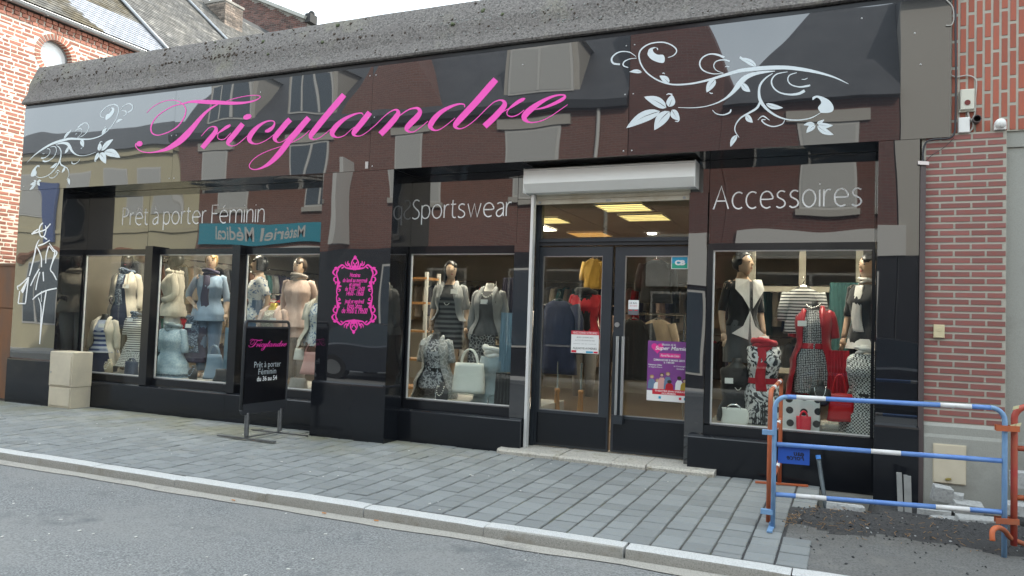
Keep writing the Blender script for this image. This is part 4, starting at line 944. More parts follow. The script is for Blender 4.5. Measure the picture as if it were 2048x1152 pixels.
thin_text('Sportswear', (824.6, 437.5), (1022, 431.7), 0.165, 0.015, YS, sp['c'], 0.25)
thin_text('Accessoires', (1426.9, 418.5), (1723, 410.5), 0.172, 0.0145, YS, sp['e'], 0.28)
# ordinary lettering with Blender's own font
def text(body, size, x, y, z, m, parent=None, name='lettering', align='CENTER', shear=0.0, sx_=1.0, rz_=0.0, bold=0.0, M=None, space=1.0):
    cu = bpy.data.curves.new(name, 'FONT'); cu.body = body; cu.size = size; cu.align_x = align; cu.align_y = 'CENTER'; cu.shear = shear; cu.offset = bold; cu.resolution_u = 3; cu.space_character = space
    to = bpy.data.objects.new(name, cu); COL.objects.link(to)
    me = bpy.data.meshes.new_from_object(to); COL.objects.unlink(to); bpy.data.objects.remove(to)
    me.transform(Matrix.Diagonal((sx_, 1, 1, 1)))
    me.transform(M if M else Matrix.Translation((x, y, z)) @ Matrix.Rotation(rz_, 4, 'Z') @ Matrix.Rotation(R(90), 4, 'X'))
    me.materials.clear(); me.materials.append(MATS[m]); me.name = name
    o = bpy.data.objects.new(name, me); COL.objects.link(o)
    if parent is not None: o.parent = parent
    return o
# opening hours in a pink scrolled frame on the middle pilaster
K8, S8 = (650, 500), 6.4
V = Vinyl(0.0005)
def sx8(x, y, mir): x = 2*377-x if mir else x; return x-(y-572)*0.019
side = [[(590,245,26),(610,300,16),(598,350,16),(588,400,24),(586,450,34),(600,500,18),(604,545,14),(590,578,22)],
 [(605,240,16),(640,255,20),(655,290,22),(635,318,16),(612,332,10)],[(606,345,12),(635,352,16),(642,385,18),(622,410,14),(606,425,8)],[(600,405,10),(622,420,16),(618,440,10)],
 [(590,470,22),(560,462,24),(546,472,8)],[(585,500,14),(562,505,20),(566,525,12),(585,530,8)],[(588,440,16),(568,420,18),(572,400,6)]]
top = [[(400,240,26),(440,236,26),(490,228,18),(520,200,16),(545,192,20),(575,215,24),(596,236,24)],[(430,222,20),(448,195,20),(452,170,10)],[(455,200,18),(470,165,16),(466,140,5)],[(470,205,18),(495,180,14),(500,148,5)],[(520,215,18),(540,230,18),(545,240,10)],
 [(380,245,46),(345,215,22),(334,165,16),(350,125,14),(378,95,12),(380,70,5)],[(380,230,40),(380,200,34),(380,190,8)],[(380,120,10),(380,95,34),(380,70,4)],[(378,185,8),(358,170,16),(352,150,10)],[(596,240,30),(620,225,20),(640,235,16)]]
for mir in (False, True):
    for fl in (False, True):
        for st_ in side+top:
            V.stroke([(sx8(x, (1145-y) if fl else y, mir), (1145-y) if fl else y, w_) for x, y, w_ in st_], K8, S8, k=4)
V.build('hours_frame', 'vinyl_hot', pils[1])
ya_ = 0.0002
for body, y, hgt, wd in (('Horaires', 322, 44, 135), ('du lundi au mercredi', 390, 44, 315), ('et samedi', 441, 44, 145), ('de 9h30 - 12h00', 500, 46, 250), ('14h00 - 19h00', 559, 46, 225), ('jeudi et vendredi', 658, 46, 250), ('Non Stop', 716, 56, 190), ('de 9h00 à 19h00', 780, 60, 330)):
    xx = 377-(y-572)*0.019; p0 = at(K8[0]+xx/S8, K8[1]+y/S8, ya_); pl = at(K8[0]+(xx-wd/2)/S8, K8[1]+y/S8, ya_); pr_ = at(K8[0]+(xx+wd/2)/S8, K8[1]+y/S8, ya_)
    o = text(body, 0.075*hgt/46, 0, 0, 0, 'vinyl_hot', pils[1], 'hours_text', shear=0.3, bold=0.0015, M=Matrix.Identity(4))
    xs_ = [v.co.x for v in o.data.vertices]; f = (pr_.x-pl.x)/(max(xs_)-min(xs_)); o.data.transform(Matrix.Translation((p0.x, ya_, p0.z)) @ Matrix.Rotation(R(90), 4, 'X') @ Matrix.Diagonal((f, 1, 1, 1)))
# ================================================================== right neighbour
nb = empty('brick_building', (2, 0.1, 0)); tag(nb, 'red brick neighbour building with concrete plinth right of the shop', 'building')
def npart(name, t, m, **k): return place(nb, t.build(name, m, **k))
t = MB(); t.box(0.62, 1.285, 0.03, 0.6, 0.0, 3.345); t.box(0.62, 12, 0.06, 0.6, 3.345, 9.2); t.box(0.62, 12, 0.6, 8, 0, 9.2); npart('wall', t, 'mortar_right')
t = MB(); t.box(1.287, 12, 0.09, 0.62, 0.0, 3.20); t.box(1.287, 12, 0.075, 0.62, 3.203, 3.345); npart('render_wall', t, 'concrete_wall')
t = MB(); t.prism([(0.61, 9.2), (0.61, 9.4), (4, 12), (8.2, 9.2)], 'x', 0.5, 12); npart('roof', t, 'slate')
bu_ = MB(); bu_.box(-.5, .5, -.5, .5, -.5, .5)
def brickmesh(m, b=0.04):
    t = MB(); t._add([(x*(1-0.012*(y < 0)), y, z*(1-0.05*(y < 0))) for x, y, z in bu_.v], bu_.f); me = bpy.data.meshes.new('brick'); me.from_pydata(t.v, [], t.f); me.materials.append(MATS[m])
    bm = bmesh.new(); bm.from_mesh(me); bmesh.ops.recalc_face_normals(bm, faces=bm.faces); bm.to_mesh(me); bm.free(); return me
bmr, bmu = brickmesh('brick_right'), brickmesh('brick_upper'); rj = random.Random(9)
z = 0.735; r_ = 0; CH = 0.0622
while z+0.046 < 3.335:
    x = 0.652-0.248*(0.48 if r_ % 2 else 0.0)-rj.uniform(0, .01)
    while x < 1.28:
        a, b_ = max(x, 0.655), min(x+0.232, 1.281)
        if b_-a > 0.03:
            o = bpy.data.objects.new('brick', bmr); COL.objects.link(o); o.location = ((a+b_)/2, 0.0365+rj.uniform(-.001, .001), z+0.0225); o.scale = (b_-a, 0.022, 0.044+rj.uniform(-.001, .001)); place(nb, o)
        x += 0.2475
    z += CH; r_ += 1
x = 0.86; c_ = 0; far = MB(); add_attr = None
while x < 7.0:
    z = 3.352-(0.0 if c_ % 2 else 0.125)
    while z < 8.9:
        a, b_ = max(z, 3.352), z+0.228
        if b_-a > 0.03:
            if x < 2.0 and z < 5.1:
                o = bpy.data.objects.new('brick', bmu); COL.objects.link(o); o.location = (x+0.0225, 0.0665+rj.uniform(-.001, .001), (a+b_)/2); o.scale = (0.045, 0.022, b_-a); place(nb, o)
            else: far.rv = rj.random(); far.box(x, x+0.045, 0.0555+rj.uniform(-.001, .001), 0.077, a, b_)
        z += 0.246
    x += 0.0645; c_ += 1
mat('brick_upper_joined', (0.345, 0.088, 0.05), 0.7, (0.28, 0.09, 0.06), 3.2, 0.002, 70); add_attr_random(MATS['brick_upper_joined'], 0.14)
o = far.build('bricks', 'brick_upper_joined', rnd=True); place(nb, o); tag(o, kind='stuff')
t = MB(); t.prism([(-0.012, -0.35), (-0.012, 0.60), (-0.002, 0.63), (-0.002, 0.70), (0.02, 0.728), (0.09, 0.728), (0.09, -0.35)], 'x', 0.655, 1.30); t.box(1.302, 12, 0.06, 0.09, -0.35, 0.60); npart('plinth', t, 'concrete_wall')
mat('cream_metal', (0.60, 0.54, 0.42), 0.5, (0.54, 0.48, 0.37), 4); mat('brass', (0.5, 0.4, 0.12), 0.4, metal=0.8)
a, b_ = at(1868, 888, -0.015), at(1930, 969, -0.015)
t = MB(); t.box(a.x, b_.x, -0.028, -0.012, b_.z, a.z); h = npart('meter_hatch', t, 'cream_metal')
t = MB(); t.box(a.x-0.008, b_.x+0.008, -0.018, -0.0115, b_.z-0.008, a.z+0.008); o = t.build('frame', 'cream_metal'); o.parent = h
t = MB(); t.obox(((a.x+b_.x)/2-0.01, -0.034, b_.z+0.035), (0.022, 0, 0.004), (0, 0.006, 0), (0, 0, 0.008)); t.tube([((a.x+b_.x)/2-0.01, -0.03, b_.z+0.035), ((a.x+b_.x)/2-0.01, -0.044, b_.z+0.035)], 0.012, 8); o = t.build('latch', 'brass'); o.parent = h
# downpipe / cable trunk with wires
mat('trunk_brown', (0.085, 0.066, 0.066), 0.5); mat('wire_dark', (0.03, 0.03, 0.035), 0.6); mat('wire_pale', (0.42, 0.40, 0.37), 0.7)
tk = empty('cable_trunk', (0.63, 0.0, 0)); tag(tk, 'brown vertical cable trunk where the black front meets the brick', 'cable trunk')
t = MB(); t.box(0.607, 0.652, -0.02, 0.028, -0.05, 3.085); place(tk, t.build('trunk', 'trunk_brown'))
def wirepts(pts, Y): return [at(x, y, Y) for x, y in pts]
t = MB(); t.tube(catmull([tuple(q) for q in wirepts([(1847, 330), (1846, 305), (1852, 285), (1868, 279), (1895, 277), (1908, 268), (1911, 240), (1912, 150), (1911, 60), (1911, -30)], -0.012)], 5), 0.009, 6); place(tk, t.build('cable', 'wire_dark', smooth=True))
t = MB(); t.tube(catmull([tuple(q) for q in wirepts([(1848, 326), (1862, 312), (1888, 295), (1908, 276)], 0.0)], 4), 0.003, 5); place(tk, t.build('cable', 'wire_dark', smooth=True))
t = MB(); a = at(1847, 326, -0.03); t.obox(a, (0.045, 0, -0.006), (0, 0.004, 0), (0, 0, 0.016)); mat('tape', (0.7, 0.62, 0.6), 0.6); place(tk, t.build('tape', 'tape'))
t = MB(); t.tube(catmull([tuple(q) for q in wirepts([(1893, 0), (1905, 14), (1908, 36), (1903, 50), (1892, 51)], -0.01)], 5), 0.006, 6); place(tk, t.build('cable', 'wire_pale', smooth=True))
mat('box_cream', (0.58, 0.57, 0.49), 0.5); mat('box_white', (0.74, 0.74, 0.72), 0.45); mat('lens_red', (0.14, 0.02, 0.02), 0.2); mat('black_hole', (0.008, 0.008, 0.008), 0.7)
al = empty('alarm_box', at(1935, 200, 0.03)); tag(al, 'cream alarm box with round red lamp on the upper brickwork', 'alarm box')
a, b_ = at(1921, 179, 0.0), at(1949, 218, 0.0)
t = MB(); t.bbox(a.x, b_.x, b_.z, a.z, 0, 0.05, 0.006); t.v = [(x, 0.048-z, y) for x, y, z in t.v]; place(al, t.build('housing', 'box_cream'))
t = MB(); t.box(a.x-0.006, b_.x+0.006, 0.02, 0.049, b_.z-0.012, b_.z+0.01); place(al, t.build('lip', 'box_cream'))
c_ = at(1935, 205, -0.002); t = MB(); t.tube([(c_.x, 0.0, c_.z), (c_.x, -0.008, c_.z)], 0.024, 14); place(al, t.build('lamp', 'lens_red'))
t = MB(); t.tube(catmull([tuple(q) for q in wirepts([(1900, 149), (1912, 154), (1935, 151), (1950, 157), (1953, 170), (1951, 195), (1950, 225), (1940, 245)], 0.04)], 5), 0.006, 6); place(al, t.build('cable', 'wire_pale', smooth=True))
jb_ = empty('junction_box', at(1927, 250, 0.0)); tag(jb_, 'white junction box below the cream alarm box', 'junction box')
a, b_ = at(1917, 235, 0.0), at(1940, 264, 0.0); t = MB(); t.bbox(a.x, b_.x, b_.z, a.z, 0, 0.045, 0.006); t.v = [(x, 0.046-z, y) for x, y, z in t.v]; o = t.build('housing', 'box_white'); place(jb_, o)
t = MB(); t.tube(catmull([tuple(q) for q in wirepts([(1936, 222), (1938, 235), (1946, 245), (1944, 258), (1935, 266)], 0.035)], 5), 0.008, 6); place(jb_, t.build('cable', 'wire_pale', smooth=True))
ps = empty('vent_pipe', at(1955, 240, 0.04)); tag(ps, 'short dark pipe stub poking out of the brickwork beside the junction box', 'pipe')
c_ = at(1954, 238, -0.01); t = MB()
n = 16; ring = lambda r, y: [(c_.x+r*math.cos(2*math.pi*k/n), y, c_.z+r*math.sin(2*math.pi*k/n)) for k in range(n)]
t.loft([ring(0.034, 0.06), ring(0.034, -0.03), ring(0.028, -0.03), ring(0.028, 0.05)], False, True); place(ps, t.build('pipe', 'trunk_brown', autosmooth=40)); t = MB(); t.loft([ring(0.027, 0.04), ring(0.0268, 0.045)]); place(ps, t.build('bore', 'black_hole'))
sn = empty('siren', at(2000, 248, 0.03)); tag(sn, 'round white wall sensor on the brickwork above the render', 'sensor')
c_ = at(2001, 247, 0.0); t = MB(); n = 18; rings = []
for y_, r_ in ((0.05, 0.046), (0.0, 0.046), (-0.02, 0.042), (-0.034, 0.03), (-0.04, 0.012)): rings.append([(c_.x+r_*math.cos(2*math.pi*k/n), y_, c_.z+r_*math.sin(2*math.pi*k/n)) for k in range(n)])
t.loft(rings); place(sn, t.build('dome', 'box_white', autosmooth=50)); t = MB(); t.box(c_.x-0.046, c_.x+0.046, 0.0, 0.05, c_.z-0.052, c_.z-0.006); place(sn, t.build('mount', 'box_white'))
sb = empty('bell_plate', at(1879, 662, 0.02)); tag(sb, 'small yellowed intercom plate on the brick pillar', 'intercom')
a, b_ = at(1867, 649, 0.012), at(1889, 676, 0.012); mat('yellowed', (0.60, 0.52, 0.33), 0.5)
t = MB(); t.bbox(a.x, b_.x, b_.z, a.z, 0, 0.022, 0.004); t.v = [(x, 0.02-z, y) for x, y, z in t.v]; place(sb, t.build('plate', 'yellowed'))
t = MB(); t.tube([((a.x+b_.x)/2, 0.0, a.z-0.045), ((a.x+b_.x)/2, -0.006, a.z-0.045)], 0.017, 12); place(sb, t.build('button', 'yellowed'))

# ================================================================== pavement furniture
# cream utility cabinet in the left recess corner
mat('cabinet_cream', (0.56, 0.50, 0.385), 0.6, (0.47, 0.42, 0.33), 3.0, 0.002, 20)
cb = empty('utility_cabinet', (-10.70, 0.06, 0)); tag(cb, 'cream two-part utility cabinet standing at the left pilaster', 'cabinet')
x0, x1, y0, y1 = -10.955, -10.47, -0.05, 0.27
t = MB(); t.bbox(x0, x1, y0, y1, 0.0, 0.31, 0.004); place(cb, t.build('lower_housing', 'cabinet_cream'))
t = MB(); t.bbox(x0-0.004, x1+0.006, y0-0.006, y1, 0.315, 0.83, 0.01); place(cb, t.build('upper_housing', 'cabinet_cream'))
t = MB(); t.box(x0+0.02, x1-0.02, y0-0.018, y0-0.007, 0.335, 0.77); d_ = t.build('door', 'cabinet_cream'); place(cb, d_)
t = MB(); t.tube([(x0+0.05, y0-0.019, 0.52), (x0+0.05, y0-0.026, 0.52)], 0.012, 8); o = t.build('lock', 'zinc'); o.parent = d_
t = MB(); t.box(x0+0.02, x1-0.02, y0-0.012, y0-0.001, 0.03, 0.285); place(cb, t.build('lower_door', 'cabinet_cream'))
# pavement sign board
mat('board_black', (0.010, 0.010, 0.012), 0.12, coat=0.5); mat('board_frame', (0.035, 0.037, 0.042), 0.4); mat('board_metal', (0.20, 0.205, 0.21), 0.4, (0.15, 0.15, 0.155), 20, metal=0.7)
pl_, pr_ = at(508, 876, -0.50), at(563, 866, -0.13)
bx0 = Vector((-6.60, -0.53, 0)); bx1 = Vector((-6.49, -0.10, 0))
# board seen three-quarter: runs from the foot nearer the road to the foot nearer the shop
XS = -6.53; P0 = Vector((XS, atX(486, 730, XS).y, 0)); P1 = Vector((XS, atX(574, 740, XS).y, 0)); ax = (P1-P0).normalized(); nv = Vector((ax.y, -ax.x, 0))
sg = empty('pavement_sign', (P0+P1)/2); tag(sg, 'black free-standing pavement sign board with pink shop name', 'sign')
W_ = (P1-P0).length; Hb, Ht = atX(500, 826, XS).z, atX(500, 642, XS).z; up = Vector((0, 0, 1))
def sgp(u, z, n_=0.0): return P0+ax*u+up*z+nv*n_
def splace(o): return place(sg, o)
t = MB(); r_ = 0.05; pts = [sgp(0, Hb+0.05)]+[sgp(r_-r_*math.cos(a), Ht-r_+r_*math.sin(a)) for a in [i*math.pi/12 for i in range(7)]]+[sgp(W_-r_+r_*math.sin(a), Ht-r_+r_*math.cos(a)) for a in [i*math.pi/12 for i in range(7)]]+[sgp(W_-r_+r_*math.cos(a), Hb+r_-r_*math.sin(a)) for a in [i*math.pi/12 for i in range(7)]]+[sgp(r_-r_*math.sin(a), Hb+r_-r_*math.cos(a)) for a in [i*math.pi/12 for i in range(7)]]
t.tube(pts, 0.018, 8); splace(t.build('frame', 'board_frame', smooth=True))
t = MB(); Z0b, Z1b = Hb+0.115, Ht-0.085; t.obox(sgp(W_/2, (Z0b+Z1b)/2), ax*(W_/2-0.02), nv*0.012, up*((Z1b-Z0b)/2)); bd = t.build('board', 'board_black'); splace(bd)
t = MB(); t.obox(sgp(W_/2, Hb+0.06), ax*(W_/2-0.015), nv*0.016, up*0.055); splace(t.build('bottom_rail', 'board_frame'))
t = MB(); t.obox(sgp(W_/2, Ht-0.075), ax*(W_/2-0.015), nv*0.014, up*0.010); splace(t.build('top_rail', 'board_frame'))
for u_ in (0.11, W_-0.09):
    t = MB(); n = 12; q = sgp(u_, 0)
    rings = [[(q.x+rr_*math.cos(2*math.pi*k/n), q.y+rr_*math.sin(2*math.pi*k/n), z_) for k in range(n)] for z_, rr_ in sum([[(0.03+0.017*i, 0.026), (0.038+0.017*i, 0.031)] for i in range(17)], [])]
    t.loft(rings); splace(t.build('spring', 'board_metal', smooth=True))
    t = MB(); a, b_ = q-nv*0.02+ax*0.0, q
    side_ = nv*0.44; t.obox(q+up*0.006+ax*0.0, side_*1.0, ax*0.018, up*0.008); splace(t.build('foot', 'board_metal'))
t = MB(); t.obox(sgp(W_/2, 0.020), ax*(W_/2-0.1), nv*0.014, up*0.006); splace(t.build('foot_bar', 'board_metal'))
def sign_text(body, u_, z_, size, m, shear=0.0, wd=None, bold=0.0):
    M_ = Matrix(((ax.x, 0, nv.x, 0), (ax.y, 0, nv.y, 0), (0, 1, 0, 0), (0, 0, 0, 1)))
    o = text(body, size, 0, 0, 0, m, None, 'board_text', shear=shear, M=Matrix.Identity(4), bold=bold)
    xs_ = [v.co.x for v in o.data.vertices]; f = wd/(max(xs_)-min(xs_)) if wd else 1.0
    o.data.transform(Matrix.Translation(sgp(u_, z_, 0.0135)) @ M_ @ Matrix.Diagonal((f, 1, 1, 1))); o.parent = bd; return o
ZT = lambda y_: atX(530, y_, XS).z
sign_text('Prêt à porter', W_*.52, ZT(729), 0.105, 'vinyl_silver', wd=W_*.60, bold=-0.0006); sign_text('Féminin', W_*.52, ZT(743), 0.105, 'vinyl_silver', wd=W_*.40, bold=-0.0006); sign_text('du 36 au 54', W_*.52, ZT(757), 0.08, 'vinyl_white', wd=W_*.45, bold=0.001)
# the shop name repeated small: the strokes of the fascia letters carried over
allpts = []
for ch, groups in letters.items():
    for off, s_, strokes, ovals in groups:
        for st_ in strokes: allpts.append([(at(off[0]+x/s_, off[1]+y/s_, 0), w_/s_) for x, y, w_ in catmull(st_, 4)])
        for ov in ovals: allpts.append([(at(off[0]+(ov[0]+ov[2]*0.5*q)/s_, off[1]+(ov[1])/s_, 0), ov[3]*1.8/s_) for q in (-1, 0, 1)])
xmn = min(q[0].x for l in allpts for q in l); xmx = max(q[0].x for l in allpts for q in l); sc2 = W_*0.86/(xmx-xmn)
t = MB(); k = 0
for l in allpts:
    L_, R_ = [], []
    for i, (q, w_) in enumerate(l):
        a, b_ = l[max(i-1, 0)][0], l[min(i+1, len(l)-1)][0]; dx, dz = b_.x-a.x, b_.z-a.z; ll = math.hypot(dx, dz) or 1; ww = w_*0.0062*sc2*1.3/2*1.3
        ww = max(ww, 0.0022); cx, cz = (q.x-xmn)*sc2, (q.z-3.86)*sc2*1.25; k += 1; yy = 0.0132+(k % 400)*1e-6
        L_.append(sgp(W_*.08+cx-dz/ll*ww, ZT(691)+cz+dx/ll*ww, yy)); R_.append(sgp(W_*.08+cx+dz/ll*ww, ZT(691)+cz-dx/ll*ww, yy))
    for i in range(len(l)-1): t.quad(L_[i], L_[i+1], R_[i+1], R_[i])
o = t.build('board_name', 'vinyl_hot'); o.parent = bd

# ---- barriers
def stripes(name, c1, c2, period, frac, axis_obj=True, rust=(0.2, 0.08, 0.03)):
    m = mat(name, c1, 0.45, tuple(q*0.8 for q in c1), 6); return m
mat('barrier_blue', (0.10, 0.22, 0.56), 0.45, (0.14, 0.27, 0.58), 7); mat('barrier_pale_blue', (0.20, 0.35, 0.55), 0.5, (0.14, 0.26, 0.46), 8); mat('barrier_white', (0.68, 0.68, 0.68), 0.5, (0.5, 0.47, 0.45), 14, lo=0.5, hi=0.8)
mat('barrier_orange', (0.50, 0.115, 0.035), 0.55, (0.33, 0.10, 0.05), 7); mat('barrier_red', (0.42, 0.045, 0.045), 0.5, (0.38, 0.10, 0.05), 6); mat('plate_blue', (0.02, 0.085, 0.42), 0.4)
bb = empty('barrier', (0.28, -1.45, 0)); tag(bb, 'blue and white tubular barrier fencing off the dug-up pavement', 'barrier')
A0 = Vector((-0.50, -1.50, gz(-1.5))); A1 = Vector((1.055, -1.36, gz(-1.36))); ah = (A1-A0); ahn = ah.normalized(); Lb = ah.length
def ba(f, z): q = A0+ah*f; return Vector((q.x, q.y, z))
def bplace(t, nm, m, root=bb, **k): return place(root, t.build(nm, m, **k))
rc = 0.09/Lb
def arc(f0, z0, sx_, n=6): return [ba(f0+sx_*rc*(1-math.cos(a)), z0+0.09*math.sin(a)) for a in [i*math.pi/2/n for i in range(n+1)]]
ztop0, ztop1 = 0.985, 1.0
tp = [ba(rc*(1-math.cos(a)), 0.90+0.09*math.sin(a)) for a in [i*math.pi/12 for i in range(7)]]
segs = [(0.0, 0.0)]
def rail(z0, z1, parts):
    for f0, f1, m in parts:
        t = MB(); t.tube([ba(f0, z0+(z1-z0)*f0), ba(f1, z0+(z1-z0)*f1)], 0.0185 if m == 'barrier_white' else 0.018, 12); bplace(t, 'rail', m, smooth=True)
t = MB(); t.tube([ba(0, -0.04), ba(0, 0.5)]+tp, 0.018, 12); bplace(t, 'post', 'barrier_pale_blue', smooth=True)
t = MB(); tp2 = [ba(1-rc*(1-math.cos(a)), 0.91+0.09*math.sin(a)) for a in [i*math.pi/12 for i in range(7)]]; t.tube([ba(1, -0.10), ba(1, 0.5)]+tp2, 0.018, 12); bplace(t, 'post', 'barrier_pale_blue', smooth=True)
rail(0.99, 1.0, [(rc, 0.10, 'barrier_blue'), (0.10, 0.235, 'barrier_white'), (0.235, 0.735, 'barrier_blue'), (0.735, 0.865, 'barrier_white'), (0.865, 1-rc, 'barrier_blue')])
rail(0.618, 0.625, [(0.012, 0.44, 'barrier_blue'), (0.44, 0.57, 'barrier_white'), (0.57, 0.988, 'barrier_blue')])
rail(0.23, 0.262, [(0.012, 0.105, 'barrier_blue'), (0.105, 0.245, 'barrier_white'), (0.245, 0.72, 'barrier_blue'), (0.72, 0.86, 'barrier_white'), (0.86, 0.988, 'barrier_blue')])
t = MB(); t.obox(A0+Vector((-0.01, -0.06, 0.008)), (0.02, 0, 0), (0, 0.11, 0), (0, 0, 0.006)); t.obox(A0+Vector((-0.012, 0.03, 0.02)), (0.018, 0, 0), (0, 0.03, 0), (0, 0, 0.012)); bplace(t, 'foot', 'barrier_pale_blue')
for z_ in (0.735, 0.10-0.0+0.02):
    t = MB(); t.obox(A0+Vector((-0.045, -0.0, z_)), (0.045, 0, 0), (0, 0.024, 0), (0, 0, 0.018)); bplace(t, 'clip', 'barrier_pale_blue')
pa = ba(0.018, 0.515); t = MB(); t.obox(pa+ahn*0.115+Vector((0, 0.012, 0.028)), ahn*0.115, (0, 0.003, 0), (0, 0, 0.07)); plt = bplace(t, 'name_plate', 'plate_blue')
# the plate is lettered on its far side; seen from here the print shows through reversed
Mx = Matrix(((-ahn.x, 0, 0, 0), (-ahn.y, 0, 0, 0), (0, 1, 0, 0), (0, 0, 0, 1)))
for body, u_, z_, s_ in (('eau', 0.155, 0.062, 0.055), ('Force', 0.13, 0.028, 0.055)):
    o = text(body, s_, 0, 0, 0, 'black_hole', None, 'plate_text', shear=0.2, M=Matrix.Identity(4), bold=0.001); q = pa+ahn*u_+Vector((0, 0.0075, z_-0.02)); o.data.transform(Matrix.Translation(q) @ Mx); o.parent = plt
# orange barrier standing square to it, seen nearly edge on
ob = empty('barrier', (-0.55, -0.5, 0)); tag(ob, 'orange barrier set square to the shop, hooked to the blue barrier post', 'barrier')
O0 = Vector((-0.545, -1.36, -0.02)); O1 = Vector((-0.575, 0.15, 0.0))
def oa(f, z): q = O0+(O1-O0)*f; return Vector((q.x, q.y, z))
def oarc(f0, sg_): return [oa(f0+sg_*0.06*(1-math.cos(a)), 0.93+0.09*math.sin(a)) for a in [i*math.pi/12 for i in range(7)]]
t = MB(); t.tube([oa(0, -0.02), oa(0, 0.5)]+oarc(0, 1), 0.019, 10); bplace(t, 'post', 'barrier_orange', ob, smooth=True); t = MB(); t.tube([oa(1, 0.02), oa(1, 0.5)]+oarc(1, -1), 0.019, 10); bplace(t, 'post', 'barrier_orange', ob, smooth=True)
for z_ in (1.02, 0.64, 0.24):
    for f0, f1, m in ((0.06, 0.2, 'barrier_orange'), (0.2, 0.33, 'barrier_white'), (0.33, 0.7, 'barrier_orange'), (0.7, 0.83, 'barrier_white'), (0.83, 0.94, 'barrier_orange')):
        t = MB(); t.tube([oa(f0-0.06*(z_ < 1), z_), oa(f1, z_)] if f0 == 0.06 else ([oa(f0, z_), oa(f1+0.06*(z_ < 1), z_)] if f1 == 0.94 else [oa(f0, z_), oa(f1, z_)]), 0.018 if m != 'barrier_white' else 0.0185, 10); bplace(t, 'rail', m, ob, smooth=True)
t = MB(); t.obox(oa(1, 0.012)+Vector((0.02, -0.02, 0)), (0.24, 0.05, 0), (-0.004, 0.018, 0), (0, 0, 0.008)); bplace(t, 'foot', 'barrier_orange', ob)
# red barrier at the right
rb = empty('barrier', (1.6, -1.2, 0)); tag(rb, 'weathered red barrier hooked to the right end of the blue barrier', 'barrier')
Q0 = Vector((1.118, -1.33, 0)); Q1 = Vector((2.65, -1.05, 0))
def qa(f, z): q = Q0+(Q1-Q0)*f; return Vector((q.x, q.y, z))
t = MB(); t.tube([qa(0, 0.03), qa(0, 0.5)]+[qa(0.06*(1-math.cos(a)), 0.93+0.09*math.sin(a)) for a in [i*math.pi/12 for i in range(7)]], 0.022, 12); bplace(t, 'post', 'barrier_red', rb, smooth=True); t = MB(); t.tube([qa(1, -0.02), qa(1, 1.0)], 0.02, 10); bplace(t, 'post', 'barrier_red', rb, smooth=True)
for z_, m in ((1.02, 'barrier_orange'), (0.72, 'barrier_red'), (0.37, 'barrier_orange')):
    t = MB(); t.tube([qa(0.06 if z_ > 1 else 0, z_), qa(1, z_)], 0.019, 10); bplace(t, 'rail', m, rb, smooth=True)
t = MB(); fp = [at(1985, 1082, -1.62), at(1985, 1062, -1.60), at(1996, 1055, -1.55), at(2010, 1062, -1.42), at(2024, 1078, -1.33), at(2060, 1092, -1.2)]; t.tube(catmull([tuple(q) for q in fp], 4), 0.018, 10); bplace(t, 'foot', 'barrier_orange', rb, smooth=True)
for z_ in (0.86, 0.205):
    t = MB(); t.obox((1.07, -1.385, z_), (0.075, 0.02, 0), (0, 0.006, 0), (0, 0, 0.02)); t.obox((1.07, -1.32, z_), (0.075, 0.02, 0), (0, 0.006, 0), (0, 0, 0.02)); bplace(t, 'hook', 'barrier_orange', rb)
# tapes on the red post
mat('tape_yellow', (0.62, 0.58, 0.36), 0.7)
for px, py in ((2032, 815), (2036, 850), (2026, 852)): t = MB(); q = at(px, py, -1.36); t.obox(q, (0.018, 0, 0.006), (0, 0.003, 0), (0.003, 0, 0.012)); bplace(t, 'tape_scrap', 'tape_yellow', rb)
# standing pipe in the trench, stakes with wire
wp = empty('water_pipe', at(1655, 1040, -0.45)); tag(wp, 'dark water pipe with blue cap leaning up out of the trench', 'pipe')
q0, q1 = at(1656, 1045, -0.42), at(1637, 917, -0.30); mat('pipe_dark', (0.025, 0.035, 0.045), 0.4, (0.06, 0.08, 0.09), 12); mat('cap_blue', (0.05, 0.22, 0.62), 0.4)
t = MB(); t.tube([q0-Vector((0, 0, 0.15)), q0, q1], 0.019, 10); place(wp, t.build('pipe', 'pipe_dark', smooth=True)); d_ = (q1-q0).normalized(); t = MB(); t.tube([q1-d_*0.005, q1+d_*0.03], 0.0215, 10); place(wp, t.build('cap', 'cap_blue'))
mat('stake_grey', (0.33, 0.335, 0.33), 0.6, (0.26, 0.265, 0.26), 8)
for (px0, py0, px1, py1, wd, lab) in ((1798, 945, 1803, 1045, 0.021, 'tallest flat grey stake driven in beside the black pilaster'), (1811, 950, 1814, 1043, 0.015, 'middle grey stake between the tall stake and the short one'), (1818, 952, 1821, 1040, 0.015, 'short grey stake on the brick side of the other two stakes')):
    q0, q1 = at(px1, py1, -0.28), at(px0, py0, -0.28); t = MB(); t.obox((q0+q1)/2-Vector((0, 0, 0.04)), Vector((wd, 0, 0)), (0, 0.012, 0), (q1-q0)/2+Vector((0, 0, 0.04))); tag(t.build('stake', 'stake_grey'), lab, 'stake', 'grey stakes by the trench')
